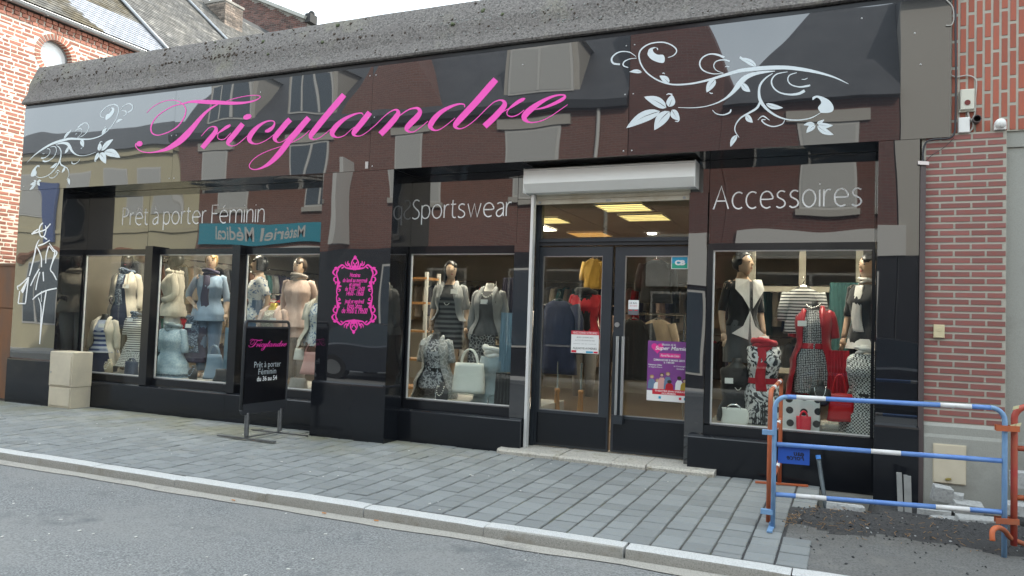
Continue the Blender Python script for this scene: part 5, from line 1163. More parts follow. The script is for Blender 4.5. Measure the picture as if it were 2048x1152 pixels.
# ================================================================== the other side of the street (seen mirrored in the black panels)
def brickwork(name, c1, c2, mort):
    m = newmat(name); nt = m.node_tree; b = P(m); L = nt.links.new; tc = nt.nodes.new('ShaderNodeTexCoord'); sx_ = nt.nodes.new('ShaderNodeSeparateXYZ'); cx_ = nt.nodes.new('ShaderNodeCombineXYZ')
    L(tc.outputs['Object'], sx_.inputs[0]); ad = nt.nodes.new('ShaderNodeMath'); L(sx_.outputs[0], ad.inputs[0]); L(sx_.outputs[1], ad.inputs[1]); L(ad.outputs[0], cx_.inputs[0]); L(sx_.outputs[2], cx_.inputs[1])
    br = nt.nodes.new('ShaderNodeTexBrick'); br.inputs['Scale'].default_value = 1.0; br.inputs['Brick Width'].default_value = 0.22; br.inputs['Row Height'].default_value = 0.07; br.inputs['Mortar Size'].default_value = 0.006
    setrgb(br.inputs['Color1'], c1); setrgb(br.inputs['Color2'], c2); setrgb(br.inputs['Mortar'], mort); L(cx_.outputs[0], br.inputs['Vector']); L(br.outputs['Color'], b.inputs['Base Color']); b.inputs['Roughness'].default_value = 0.85
brickwork('opp_brick', (0.19, 0.085, 0.065), (0.15, 0.07, 0.055), (0.20, 0.165, 0.14)); brickwork('opp_brick_dark', (0.14, 0.055, 0.045), (0.11, 0.047, 0.04), (0.14, 0.115, 0.10))
mat('opp_cream', (0.48, 0.44, 0.29), 0.85, (0.44, 0.40, 0.28), 0.8); mat('opp_trim', (0.40, 0.385, 0.35), 0.8); mat('opp_blind', (0.42, 0.425, 0.41), 0.6); mat('opp_slate', (0.055, 0.06, 0.07), 0.6, (0.075, 0.08, 0.09), 2)
mat('opp_glass', (0.05, 0.07, 0.09), 0.05, spec=0.9); mat('opp_turquoise', (0.03, 0.27, 0.36), 0.5); mat('opp_blue', (0.06, 0.10, 0.26), 0.5); mat('opp_white', (0.52, 0.52, 0.50), 0.6); mat('opp_dark', (0.02, 0.022, 0.026), 0.3)
OY = -11.5
t = MB(); t.box(-60, 60, -11.5, -9.85, -0.31, -0.02); t.box(-60, 60, -9.85, -9.7, -0.31, -0.0); tag(t.build('far_pavement', 'granite_kerb'), kind='structure')
def opwin(root, x0, x1, z0, z1, fill='opp_glass', bars=2, lintel=True, y=OY):
    t = MB(); t.box(x0-0.06, x1+0.06, y-0.05, y+0.03, z0-0.06, z1+0.06); wn = place(root, t.build('window', 'opp_white'))
    t = MB(); t.box(x0, x1, y+0.031, y+0.04, z0, z1); o = t.build('pane', fill); o.parent = wn
    t = MB()
    for k in range(1, bars): xx = x0+(x1-x0)*k/bars; t.box(xx-0.035, xx+0.035, y+0.041, y+0.06, z0, z1)
    if bars > 1: o = t.build('glazing_bar', 'opp_white'); o.parent = wn
    if lintel:
        t = MB(); t.box(x0-0.25, x1+0.25, y+0.0, y+0.07, z1+0.07, z1+0.34); t.box(x0-0.15, x1+0.15, y, y+0.10, z0-0.22, z0-0.07); o = t.build('stone_trim', 'opp_trim'); o.parent = wn
# cream house
A = empty('cream_house', (-28, OY, 0)); tag(A, 'cream rendered house facing the shop, mirrored in the black panels', 'house')
t = MB(); t.box(-38, -21.4, OY-8, OY, -0.3, 7.15); t.box(-38, -21.35, OY, OY+0.12, 6.95, 7.2); t.box(-38, -21.35, OY, OY+0.06, 4.3, 4.45); place(A, t.build('wall', 'opp_cream'))
t = MB(); t.prism([(OY+0.25, 7.2), (OY-4, 9.4), (OY-8.2, 7.2)], 'x', -38, -21.4); place(A, t.build('roof', 'opp_slate'))
for xc in (-36, -33.6, -31.2, -28.8, -26.4, -24.3, -22.6): opwin(A, xc-0.42, xc+0.42, 5.0, 6.45, 'opp_blind', 1, False)
for xc in (-35, -31.5, -28, -24.8): opwin(A, xc-0.9, xc+0.9, 0.9, 3.2, 'opp_glass', 2, False)
t = MB()
for xc in (-31.5, -28, -24.8): t.tube([(xc+1.2*math.cos(a), OY+0.05, 3.2+0.5*math.sin(a)) for a in [i*math.pi/10 for i in range(11)]], 0.09, 6)
mat('opp_brown', (0.26, 0.12, 0.07), 0.8); place(A, t.build('arches', 'opp_brown'))
t = MB(); t.box(-28.2, -27.4, OY+0.05, OY+0.14, 3.9, 6.2); place(A, t.build('hanging_sign', 'opp_blue'))
# brick terrace with dormers
Bq = empty('brick_terrace', (-13, OY, 0)); tag(Bq, 'red brick terrace with white dormers facing the shop, mirrored in its panels', 'house')
t = MB(); t.box(-21.38, -5.3, OY-8, OY, -0.3, 7.45); place(Bq, t.build('wall', 'opp_brick'))
t = MB(); t.box(-21.4, -5.3, OY, OY+0.22, 7.3, 7.55); place(Bq, t.build('cornice', 'opp_dark'))
t = MB(); t.prism([(OY+0.2, 7.552), (OY-2.2, 10.7), (OY-6, 10.9), (OY-8.1, 7.552)], 'x', -21.4, -5.32); place(Bq, t.build('roof', 'opp_slate'))
for x0, x1, bars in ((-20.0, -18.2, 3), (-16.5, -14.95, 3), (-8.75, -7.0, 2)):
    t = MB(); t.box(x0-0.2, x1+0.2, OY-2.0, OY-0.1, 7.7, 9.35); t.prism([(x0-0.3, 9.35), (x1+0.3, 9.35), ((x0+x1)/2, 9.75)], 'y', OY-2.2, OY+0.0); place(Bq, t.build('dormer', 'opp_trim'))
    opwin(Bq, x0, x1, 7.95, 9.15, 'opp_glass' if bars == 3 else 'opp_blind', bars, False, OY-0.05)
t = MB(); t.prism([(-14.7, 7.45), (-10.6, 7.45), (-12.6, 10.6)], 'y', OY-3.5, OY-0.02); place(Bq, t.build('gable', 'opp_brick'))
for x0, x1, f in ((-20.2, -18.9, 'opp_blind'), (-16.3, -15.1, 'opp_glass'), (-12.5, -11.4, 'opp_blind'), (-8.8, -7.25, 'opp_blind')): opwin(Bq, x0, x1, 5.15, 6.85, f, 1 if f == 'opp_blind' else 2)
t = MB(); t.tube([(-6.2, OY+0.08, 0), (-6.2, OY+0.08, 7.4)], 0.06, 8); place(Bq, t.build('downpipe', 'opp_white'))
t = MB(); t.box(-21.2, -15.2, OY+0.0, OY+0.12, 3.85, 4.55); sgn = t.build('shop_sign', 'opp_turquoise'); place(Bq, sgn)
o = text('Matériel Médical', 0.62, -18.2, OY+0.125, 4.2, 'opp_white', sgn, 'sign_text', M=Matrix.Translation((-18.2, OY+0.125, 4.2)) @ Matrix.Rotation(math.pi, 4, 'Z') @ Matrix.Rotation(R(90), 4, 'X'), bold=0.01)
t = MB(); t.box(-21.2, -15.2, OY-0.02, OY+0.05, 0.5, 3.7); place(Bq, t.build('shop_window', 'opp_white'))
for k in range(4): opwin(Bq, -21.0+k*1.5, -19.75+k*1.5, 0.7, 3.4, 'opp_glass', 1, False, OY+0.06)
t = MB(); t.box(-14.1, -13.95, OY+0.02, OY+0.75, 3.6, 6.2); place(Bq, t.build('projecting_sign', 'opp_white'))
t = MB(); t.box(-15.1, -5.32, OY, OY+0.06, -0.3, 3.5); place(Bq, t.build('shopfront', 'opp_dark')); opwin(Bq, -12.6, -10.4, 0.9, 3.0, 'opp_glass', 2, False, OY+0.07); opwin(Bq, -8.9, -6.9, 0.9, 3.0, 'opp_glass', 2, False, OY+0.07)
# gabled brick house and slate-roofed house
G_ = empty('gabled_house', (-4, OY, 0)); tag(G_, 'dark brick house with steep gable facing the shop, mirrored in its panels', 'house')
t = MB(); t.prism([(-5.28, -0.3), (-2.95, -0.3), (-2.95, 8.1), (-4.1, 10.9), (-5.28, 10.9)], 'y', OY-8, OY-0.01); place(G_, t.build('wall', 'opp_brick_dark'))
t = MB(); t.box(-5.0, -3.3, OY, OY+0.1, 2.6, 4.0); place(G_, t.build('shop_sign', 'opp_white')); t = MB(); t.box(-5.28, -2.96, OY-0.01, OY+0.05, -0.3, 2.55); place(G_, t.build('shopfront', 'opp_dark')); opwin(G_, -4.8, -3.5, 0.4, 2.4, 'opp_glass', 1, False, OY+0.06)
Cq = empty('slate_house', (3, OY, 0)); tag(Cq, 'brick house with hipped slate roof facing the shop, mirrored in its panels', 'house')
t = MB(); t.box(-2.94, 1.0, OY-8, OY, -0.3, 7.0); place(Cq, t.build('wall', 'opp_brick_dark'))
t = MB(); q = [(-2.94, OY+0.25, 7.0), (1.02, OY+0.25, 7.0), (1.02, OY-8, 7.0), (-2.94, OY-8, 7.0), (-0.9, OY-2.6, 10.2), (1.02, OY-2.6, 10.2), (1.02, OY-5, 10.2), (-0.9, OY-5, 10.2)]
t._add(q, [(0, 1, 5, 4), (1, 2, 6, 5), (2, 3, 7, 6), (3, 0, 4, 7), (4, 5, 6, 7), (0, 3, 2, 1)]); place(Cq, t.build('roof', 'opp_slate'))
for x0, x1 in ((-0.95, 0.1),): opwin(Cq, x0, x1, 4.6, 6.4, 'opp_blind', 1)
t = MB(); t.box(-2.9, 1.0, OY, OY+0.05, -0.3, 3.28); place(Cq, t.build('shopfront', 'opp_dark')); opwin(Cq, -2.2, 0.6, 0.6, 2.9, 'opp_glass', 2, False, OY+0.06)
t = MB(); t.box(-2.6, 1.2, OY, OY+0.12, 3.3, 4.0); place(Cq, t.build('shop_sign', 'opp_white'))
Dq = empty('grey_house', (14, OY, 0)); tag(Dq, 'pale grey rendered house far along the opposite side', 'house')
t = MB(); t.box(1.03, 24, OY-8, OY, -0.3, 9.2); place(Dq, t.build('wall', 'opp_trim')); t = MB(); t.prism([(OY+0.25, 9.2), (OY-4, 11.2), (OY-8.2, 9.2)], 'x', 1.03, 24); place(Dq, t.build('roof', 'opp_slate'))
t = MB(); t.box(1.05, 24, OY, OY+0.05, -0.3, 3.3); place(Dq, t.build('shopfront', 'opp_dark'))
for xc in (3.2, 5.6, 8, 11, 14, 17, 20): opwin(Dq, xc-0.5, xc+0.5, 4.2, 5.9, 'opp_glass', 2); opwin(Dq, xc-0.5, xc+0.5, 6.9, 8.4, 'opp_glass', 2)
# parked cars along the far kerb
def car(x, y, rz_, paint, label):
    c = empty('parked_car', (x, y, rdz(x, y)), rz_); tag(c, label, 'car', 'cars parked across the street')
    def cp(t, nm, m, **k): o = t.build(nm, m, **k); o.parent = c; return o
    low = [(-2.05, .32), (-2.1, .55), (-2.02, .82), (-1.35, .92), (1.05, .95), (1.75, .86), (2.05, .66), (2.08, .36)]
    roofp = [(-1.95, .86), (-1.62, 1.30), (-1.1, 1.46), (-0.2, 1.49), (0.45, 1.42), (1.2, .96)]
    def sec(poly, w0, w1, zsplit): return poly
    t = MB(); rings = []
    for yy, sh in ((-.86, .86), (-.80, 1.0), (.80, 1.0), (.86, .86)): rings.append([(px_*(1 if sh == 1 else .985), yy, .25+(pz_-.25)*(1 if sh == 1 else .93)) for px_, pz_ in low+[(1.9, .26), (-1.9, .26)]])
    t.loft(rings); b_ = cp(t, 'body', paint, autosmooth=35)
    t = MB(); t.loft([[(px_*.97, yy, pz_ if pz_ < 1 else pz_-dz) for px_, pz_ in roofp] for yy, dz in ((-.62, .05), (-.5, 0), (.5, 0), (.62, .05))]); cp(t, 'roof', paint, autosmooth=35)
    t = MB(); t.loft([[(px_*.955, yy, pz_*.985 if pz_ > 1 else pz_) for px_, pz_ in roofp] for yy in (-.72, -.64, .64, .72)]); cp(t, 'windows', 'opp_glass', autosmooth=35)
    for wx in (-1.3, 1.3):
        for wy in (-.78, .78):
            t = MB(); t.tube([(wx, wy-.1, .31), (wx, wy+.1, .31)], .31, 20); wl = cp(t, 'wheel', 'black_hole', autosmooth=40); t = MB(); t.tube([(wx, wy-.105, .31), (wx, wy+.105, .31)], .19, 16); o = t.build('rim', 'steel'); o.parent = wl
    for wy in (-.6, .6): t = MB(); t.ell((2.0, wy, .68), .10, .17, .08); cp(t, 'headlight', 'opp_white', smooth=True)
mat('car_dark', (0.02, 0.025, 0.035), 0.2, coat=1.0); mat('car_silver', (0.35, 0.36, 0.37), 0.25, metal=0.6, coat=1.0)
car(0.9, -9.05, 0.0, 'car_dark', 'dark car parked across the street opposite the right window'); car(-17.2, -9.0, 0.0, 'car_silver', 'silver car parked across the street opposite the left pilaster'); car(-10.5, -9.05, 0.0, 'car_dark', 'dark car parked across the street opposite the middle pilaster')
# ================================================================== window displays and shop interior
def pattern(name, kind, c1, c2, scale=20.0, c3=None, rough=0.85, thr=0.5, bump=0.0):
    m = newmat(name); nt = m.node_tree; b = P(m); L = nt.links.new; b.inputs['Roughness'].default_value = rough; b.inputs['Sheen Weight'].default_value = 0.15
    tc = nt.nodes.new('ShaderNodeTexCoord'); vec = tc.outputs['Object']; mi = nt.nodes.new('ShaderNodeMix'); mi.data_type = 'RGBA'; setrgb(mi.inputs['A'], c1); setrgb(mi.inputs['B'], c2)
    def ramp(x, a, c): q = nt.nodes.new('ShaderNodeMapRange'); q.inputs[1].default_value = a; q.inputs[2].default_value = c; L(x, q.inputs[0]); return q.outputs[0]
    if kind == 'stripe':
        w_ = nt.nodes.new('ShaderNodeTexWave'); w_.bands_direction = 'Z'; w_.inputs['Scale'].default_value = scale; w_.inputs['Distortion'].default_value = 0.6; w_.inputs['Detail'].default_value = 1; L(vec, w_.inputs['Vector']); f = ramp(w_.outputs['Fac'], thr-0.06, thr+0.06)
    elif kind == 'dots':
        w_ = nt.nodes.new('ShaderNodeTexVoronoi'); w_.inputs['Scale'].default_value = scale; w_.inputs['Randomness'].default_value = 0.25; w_.voronoi_dimensions = '2D'; sp_ = nt.nodes.new('ShaderNodeSeparateXYZ'); cb_ = nt.nodes.new('ShaderNodeCombineXYZ'); L(vec, sp_.inputs[0]); L(sp_.outputs[0], cb_.inputs[0]); L(sp_.outputs[2], cb_.inputs[1]); L(cb_.outputs[0], w_.inputs['Vector']); f = ramp(w_.outputs['Distance'], thr*0.6, thr*0.7)
    elif kind == 'check':
        w_ = nt.nodes.new('ShaderNodeTexChecker'); w_.inputs['Scale'].default_value = scale; L(vec, w_.inputs['Vector']); f = w_.outputs['Fac']
    elif kind == 'floral':
        n1 = nt.nodes.new('ShaderNodeTexNoise'); n1.inputs['Scale'].default_value = scale; n1.inputs['Detail'].default_value = 3; n1.inputs['Distortion'].default_value = 2.5; L(vec, n1.inputs['Vector']); f = ramp(n1.outputs['Fac'], thr-0.03, thr+0.03)
    elif kind == 'lace':
        w_ = nt.nodes.new('ShaderNodeTexVoronoi'); w_.feature = 'DISTANCE_TO_EDGE'; w_.inputs['Scale'].default_value = scale; L(vec, w_.inputs['Vector']); f = ramp(w_.outputs['Distance'], 0.04, 0.10)
    L(f, mi.inputs['Factor']); col = mi.outputs['Result']
    if c3:
        n2 = nt.nodes.new('ShaderNodeTexNoise'); n2.inputs['Scale'].default_value = scale*0.6; L(vec, n2.inputs['Vector']); m2 = nt.nodes.new('ShaderNodeMix'); m2.data_type = 'RGBA'; L(ramp(n2.outputs['Fac'], 0.55, 0.6), m2.inputs['Factor']); L(col, m2.inputs['A']); setrgb(m2.inputs['B'], c3); col = m2.outputs['Result']
    L(col, b.inputs['Base Color'])
    mp = nt.nodes.new('ShaderNodeMapping'); mp.inputs['Scale'].default_value = (1.6, 1.6, .6); L(vec, mp.inputs['Vector']); nb_ = nt.nodes.new('ShaderNodeTexNoise'); nb_.inputs['Scale'].default_value = 5.0; nb_.inputs['Detail'].default_value = 4; L(mp.outputs[0], nb_.inputs['Vector'])
    bu = nt.nodes.new('ShaderNodeBump'); bu.inputs['Strength'].default_value = .6; bu.inputs['Distance'].default_value = .03; L(nb_.outputs['Fac'], bu.inputs['Height']); L(bu.outputs[0], b.inputs['Normal'])
def cloth(name, c, rough=0.9, bump=0.03): mat(name, c, rough, tuple(q*0.75 for q in c), 5, bump, 5.0, sheen=0.2, stretch=(1.6, 1.6, 0.6))
cloth('c_cream', (0.62, 0.56, 0.47)); cloth('c_white', (0.70, 0.69, 0.67)); cloth('c_navy', (0.022, 0.03, 0.075)); cloth('c_black', (0.012, 0.012, 0.014)); cloth('c_sky', (0.24, 0.33, 0.45)); cloth('c_jean', (0.14, 0.21, 0.32))
cloth('c_pink', (0.60, 0.44, 0.38)); cloth('c_red', (0.46, 0.012, 0.025)); cloth('c_grey', (0.27, 0.275, 0.28)); cloth('c_dkgrey', (0.09, 0.09, 0.095)); cloth('c_bluegrey', (0.30, 0.36, 0.39)); cloth('c_taupe', (0.33, 0.29, 0.26)); cloth('c_plum', (0.06, 0.05, 0.09)); cloth('c_yellow', (0.50, 0.30, 0.05)); cloth('c_teal', (0.05, 0.14, 0.14)); cloth('c_tan', (0.36, 0.27, 0.18)); cloth('c_denim_lt', (0.22, 0.33, 0.42)); cloth('c_brown', (0.10, 0.05, 0.035))
pattern('p_navy_stripe', 'stripe', (0.05, 0.07, 0.19), (0.52, 0.54, 0.60), 4.2, (0.33, 0.36, 0.46)); pattern('p_bw_stripe', 'stripe', (0.02, 0.02, 0.025), (0.62, 0.61, 0.59), 9.0, thr=0.35); pattern('p_dkstripe', 'stripe', (0.02, 0.02, 0.024), (0.12, 0.12, 0.125), 5.0); pattern('p_dots', 'dots', (0.03, 0.03, 0.035), (0.60, 0.60, 0.58), 38, thr=0.5)
pattern('p_blue_tunic', 'floral', (0.27, 0.38, 0.46), (0.40, 0.50, 0.56), 30); pattern('p_blue_floral', 'floral', (0.66, 0.66, 0.65), (0.12, 0.19, 0.33), 11, thr=0.58); pattern('p_dark_scarf', 'floral', (0.05, 0.07, 0.11), (0.34, 0.42, 0.52), 26, thr=0.56); pattern('p_lace_grey', 'lace', (0.42, 0.43, 0.43), (0.25, 0.255, 0.26), 16); pattern('p_bw_floral', 'floral', (0.62, 0.62, 0.62), (0.02, 0.02, 0.025), 9, thr=0.52); pattern('p_greyprint', 'floral', (0.42, 0.43, 0.46), (0.07, 0.075, 0.09), 15, thr=0.5)
pattern('p_darklace', 'lace', (0.30, 0.30, 0.30), (0.03, 0.03, 0.033), 26); pattern('p_check', 'check', (0.03, 0.03, 0.03), (0.55, 0.56, 0.55), 60); pattern('p_spec', 'dots', (0.45, 0.45, 0.45), (0.03, 0.03, 0.035), 55, thr=0.55); pattern('p_polka', 'dots', (0.02, 0.02, 0.02), (0.66, 0.66, 0.65), 7.5, thr=0.42); pattern('p_lacecream', 'lace', (0.60, 0.55, 0.47), (0.38, 0.34, 0.29), 30); pattern('p_gingham', 'check', (0.20, 0.30, 0.40), (0.36, 0.46, 0.53), 45)
mat('skin_pale', (0.52, 0.36, 0.25), 0.4); mat('skin_dark', (0.035, 0.024, 0.02), 0.3); mat('form_black', (0.014, 0.014, 0.015), 0.5); mat('form_white', (0.68, 0.66, 0.62), 0.5); mat('form_grey', (0.30, 0.295, 0.28), 0.6); mat('form_beige', (0.42, 0.36, 0.27), 0.8); mat('form_gold', (0.48, 0.33, 0.06), 0.3, metal=0.6)
mat('hair_blond', (0.42, 0.27, 0.10), 0.5, (0.30, 0.18, 0.06), 30, stretch=(1, 1, .2)); mat('hair_black', (0.008, 0.008, 0.009), 0.35); mat('hair_brown', (0.05, 0.03, 0.018), 0.4); mat('lips', (0.35, 0.07, 0.06), 0.4); mat('eyes', (0.02, 0.015, 0.012), 0.3); mat('card_white', (0.75, 0.75, 0.74), 0.6); mat('chrome', (0.7, 0.7, 0.7), 0.12, metal=1.0); mat('gold', (0.6, 0.45, 0.15), 0.25, metal=1.0); mat('pearl', (0.72, 0.69, 0.62), 0.3); mat('wood', (0.42, 0.21, 0.07), 0.45, (0.34, 0.16, 0.05), 6, stretch=(6, 6, 1))
TORSO = [(0.84, .165, .115, 0), (0.90, .176, .122, 0), (0.97, .165, .115, 0), (1.04, .135, .098, 0), (1.09, .125, .092, 0), (1.15, .133, .098, -.004), (1.22, .152, .115, -.014), (1.28, .160, .128, -.022), (1.34, .158, .112, -.012), (1.39, .162, .092, 0), (1.425, .150, .078, .006), (1.452, .110, .068, .01), (1.475, .075, .06, .012), (1.50, .056, .054, .012), (1.545, .050, .052, .008)]
def tring(z, rx, ry, oy, n=20, g=0.0, p=2.3, a0=None, seed=0.0, wr=0.0, cr=0.0):
    out = []
    for k in range(n if a0 is None else n+1):
        a = 2*math.pi*k/n if a0 is None else (-math.pi/2+a0+(2*math.pi-2*a0)*k/n)
        c_, s_ = math.cos(a), math.sin(a); r_ = (abs(c_)**p+abs(s_)**p)**(-1/p)
        w_ = wr*(noise.noise(Vector((c_*3+seed, s_*3, z*5)))+0.6*math.sin(a*7+seed*3+z*4))
        if cr: w_ += cr*noise.noise(Vector((c_*2.5+seed*2, s_*2.5, z*13+c_*4)))+cr*.6*noise.noise(Vector((c_*6, s_*6+seed, z*24+c_*7)))
        out.append((c_*r_*(rx+g+w_), oy+s_*r_*(ry+g+w_), z))
    return out
def tinterp(z):
    for a, b_ in zip(TORSO, TORSO[1:]):
        if a[0] <= z <= b_[0]:
            f = (z-a[0])/(b_[0]-a[0]); return [a[i]+(b_[i]-a[i])*f for i in range(1, 4)]
    q = TORSO[0] if z < TORSO[0][0] else TORSO[-1]; return list(q[1:])
ARMS = {'down': [(.172, .0, 1.40), (.225, .02, 1.13), (.235, -.04, .90)], 'hip': [(.172, .0, 1.40), (.30, .05, 1.16), (.185, -.06, 1.02)], 'front': [(.172, .0, 1.40), (.225, .03, 1.14), (.13, -.15, 1.06)], 'back': [(.172, .0, 1.40), (.235, .10, 1.15), (.22, .02, .94)]}
def hand(t, w, d, side):
    d = d.normalized(); n_ = Vector((side, 0, 0)); s_ = d.cross(n_); s_ = s_.normalized() if s_.length > .1 else Vector((0, 1, 0))
    pts = [w, w+d*.035, w+d*.075]; t.tube(pts, [.022, .03, .028], 8)
    for k, (o_, l_) in enumerate(((-.024, .062), (-.008, .075), (.008, .072), (.022, .056))):
        b_ = w+d*.07+s_*o_; t.tube([b_, b_+d*l_*.55, b_+d*l_-n_*.012], [.009, .008, .006], 6)
    b_ = w+d*.02+s_*-.026; t.tube([b_, b_+d*.03-s_*.022, b_+d*.055-s_*.028], [.010, .009, .007], 6)
class Figure:
    """mannequin or dress form; local space: z up from the floor, facing -Y"""
    def __init__(s, name, label, cat, loc, rz, sc_, group=None):
        s.o = tag(empty(name, loc, rz), label, cat, group); s.o.scale = (sc_, sc_, sc_); s.arms = {}; s.seed = (loc[0]*7.3) % 5
    def add(s, t, nm, m, smooth=True): o = t.build(nm, m, s.o, smooth=smooth); return o
    def body(s, skin, arms=('down', 'down'), head=True, hair=None, hairstyle='short', yaw=0.0, legs=True):
        t = MB(); t.loft([tring(z, rx, ry, oy) for z, rx, ry, oy in TORSO])
        for sd_, ps in zip((-1, 1), arms):
            pts = [Vector((sd_*x, y, z)) for x, y, z in ARMS[ps]]; s.arms[sd_] = pts
            c = [Vector(q) for q in catmull([tuple(q) for q in pts], 4)]; n = len(c); t.tube([Vector((sd_*.15, 0, 1.41))]+c, [.05]+[.048-.022*i/(n-1) for i in range(n)], 10); hand(t, pts[2], (pts[2]-pts[1]), -sd_)
        if legs:
            for sd_ in (-1, 1): t.tube(catmull([(sd_*.085, 0, .90, .09), (sd_*.085, -.01, .70, .08), (sd_*.078, -.008, .47, .052), (sd_*.075, .012, .30, .055), (sd_*.072, .015, .08, .033)], 3) and [(q[0], q[1], q[2]) for q in catmull([(sd_*.085, 0, .90, .09), (sd_*.085, -.01, .70, .08), (sd_*.078, -.008, .47, .052), (sd_*.075, .012, .30, .055), (sd_*.072, .015, .08, .033)], 3)], [.09, .088, .084, .08, .07, .06, .053, .052, .054, .055, .048, .04, .033], 10); t.ell((sd_*.075, -.06, .04), .036, .11, .035)
        Mh = Matrix.Rotation(yaw, 3, 'Z'); hc = Vector((0, -.005, 1.635))
        if head:
            rings = []
            for f, rx, ry, oy in ((0, .028, .03, -.035), (.10, .044, .055, -.022), (.22, .058, .078, -.012), (.38, .067, .092, -.004), (.55, .072, .098, .002), (.72, .070, .096, .008), (.86, .056, .08, .012), (.96, .03, .045, .014), (1.0, .006, .01, .014)):
                rings.append([hc+Mh @ Vector((q[0], q[1], -.115+.235*f)) for q in tring(0, rx, ry, oy, 16, p=2.1)])
            t.loft(rings)
            t._add([hc+Mh @ Vector(q) for q in ((0, -.098, .03), (-.013, -.092, -.018), (.013, -.092, -.018), (0, -.122, -.014), (0, -.09, -.026))], [(0, 1, 3), (0, 3, 2), (1, 4, 3), (2, 3, 4)])
        s.add(t, 'body', skin)
        if head:
            t = MB()
            for sd_ in (-1, 1): t.ell(hc+Mh @ Vector((sd_*.030, -.086, .018)), .013, .006, .006, 8, 5, Mh)
            for sd_ in (-1, 1): t.ell(hc+Mh @ Vector((sd_*.030, -.085, .036)), .018, .005, .003, 8, 5, Mh)
            s.add(t, 'painted_eyes', 'eyes'); t = MB(); t.ell(hc+Mh @ Vector((0, -.091, -.048)), .019, .006, .007, 8, 5, Mh); s.add(t, 'painted_lips', 'lips')
        if hair:
            t = MB(); rings = []
            for i in range(13):
                a = -1.1+2.62*i/12; ring = []
                for k in range(24):
                    q = 2*math.pi*k/24; x = math.cos(a)*math.cos(q)*.088; y = .016+math.cos(a)*math.sin(q)*.112; z = .022+math.sin(a)*.118
                    hl = .058+.02*math.cos(q*3)                      # hairline over the brow
                    if y < -.035 and z < hl or (y < .02 and z < -.02): x *= .72; y = .016+(y-.016)*.72
                    elif z < -.06: x *= .85; y = .016+(y-.016)*.85
                    w_ = 1+.05*noise.noise(Vector((x*40, y*40+z*9, s.seed)))
                    ring.append(hc+Mh @ Vector((x*w_, y*w_, z)))
                rings.append(ring)
            t.loft(rings)
            if hairstyle in ('bob', 'long'):
                L_ = .13 if hairstyle == 'bob' else .34; rg = []
                for f in (0, .35, .7, 1):
                    rg.append([hc+Mh @ Vector((math.cos(q)*(.084+.014*f)+.004*math.sin(q*9), .018+math.sin(q)*.1*(1-.15*f), .05-L_*f)) for q in [math.pi*(-.12+1.24*k/16) for k in range(17)]])
                rg2 = [[hc+Mh @ Vector((math.cos(q)*(.070+.010*f), .014+math.sin(q)*.085*(1-.15*f), .05-L_*f)) for q in [math.pi*(-.12+1.24*k/16) for k in range(17)]] for f in (1, .7, .35, 0)]
                t.loft(rg+rg2, closed=False)
            s.add(t, 'hair', hair)
        return s
    def form(s, m, z0=0.80, neck=True, pole_to=None):
        t = MB(); t.loft([tring(z, rx, ry, oy) for z, rx, ry, oy in TORSO if z >= z0]); s.add(t, 'form', m)
        if pole_to is not None and pole_to < z0-.02:
            t = MB(); t.tube([(0, 0, pole_to+.012), (0, 0, z0+.02)], .014, 8); t.tube([(0, 0, pole_to), (0, 0, pole_to+.014)], .13, 16); s.add(t, 'stand', 'chrome')
        return s
    def top(s, m, hem=0.86, neck=1.44, g=.012, flare=0.0, sleeve=None, nm='top', wr=.010, sl_g=.014):
        t = MB(); rings = []; n = 26
        for i in range(n+1):
            z = hem+(neck-hem)*i/n; rx, ry, oy = tinterp(z); f = max(0, (1.12-z)/max(.01, 1.12-hem))
            if z < TORSO[0][0]: f = max(f, 1)
            rings.append(tring(z, rx, ry, oy, 44, g+flare*f+.004, seed=s.seed, wr=wr*(.4+f), cr=.011))
        t.loft(rings, False, False)
        for sd_, pts in s.arms.items():
            if sleeve: s._sleeve(t, pts, sd_, sleeve, sl_g)
        return s.add(t, nm, m)
    def _sleeve(s, t, pts, sd_, frac, g):
        c = [Vector(q) for q in catmull([tuple(q) for q in pts], 5)]; n = max(2, int(len(c)*frac)); c = [Vector((sd_*.135, 0, 1.415))]+c[:n]; m_ = len(c)
        t.tube(c, [.044+g*.4]+[.042+g*.8-.012*i/10+.010*noise.noise(Vector((i*1.3, s.seed, sd_))) for i in range(1, m_)], 12, cap=True)
    def skirt(s, m, waist=1.05, hem=0.55, g=.014, flare=.04, nm='skirt', wr=.012):
        t = MB(); rings = []
        for i in range(11):
            z = hem+(waist-hem)*i/10; rx, ry, oy = tinterp(max(z, .90)); f = (waist-z)/(waist-hem)
            rings.append(tring(z, rx, ry, oy, 40, g+flare*f, seed=s.seed+2, wr=wr*f, cr=.006))
        t.loft(rings, False, False); return s.add(t, nm, m)
    def trousers(s, m):
        t = MB()
        for sd_ in (-1, 1): t.tube([(sd_*.088, 0, .92), (sd_*.09, -.005, .7), (sd_*.085, 0, .45), (sd_*.08, .01, .1)], [.105, .10, .075, .06], 12)
        t.loft([tring(z, *tinterp(z), 20, .012) for z in (.84, .9, .97, 1.03)], False, False); return s.add(t, 'trousers', m)
    def cardigan(s, m, hem=0.70, open_=0.55, g=.028, sleeve=None, nm='cardigan', flare=.05, collar=True):
        t = MB(); rings = []; n = 14
        for i in range(n+1):
            z = hem+(1.445-hem)*i/n; rx, ry, oy = tinterp(max(z, .84)); f = (1.445-z)/(1.445-hem)
            rings.append(tring(z, rx, ry, oy, 40, g+flare*f*f, a0=open_*(.55+.75*f), seed=s.seed+4, wr=.016*f+.003, cr=.013))
        inner = [[(x*.97, y*.96, z) for x, y, z in r_] for r_ in rings[::-1]]
        t.loft(rings, closed=False); t.loft(inner, closed=False)
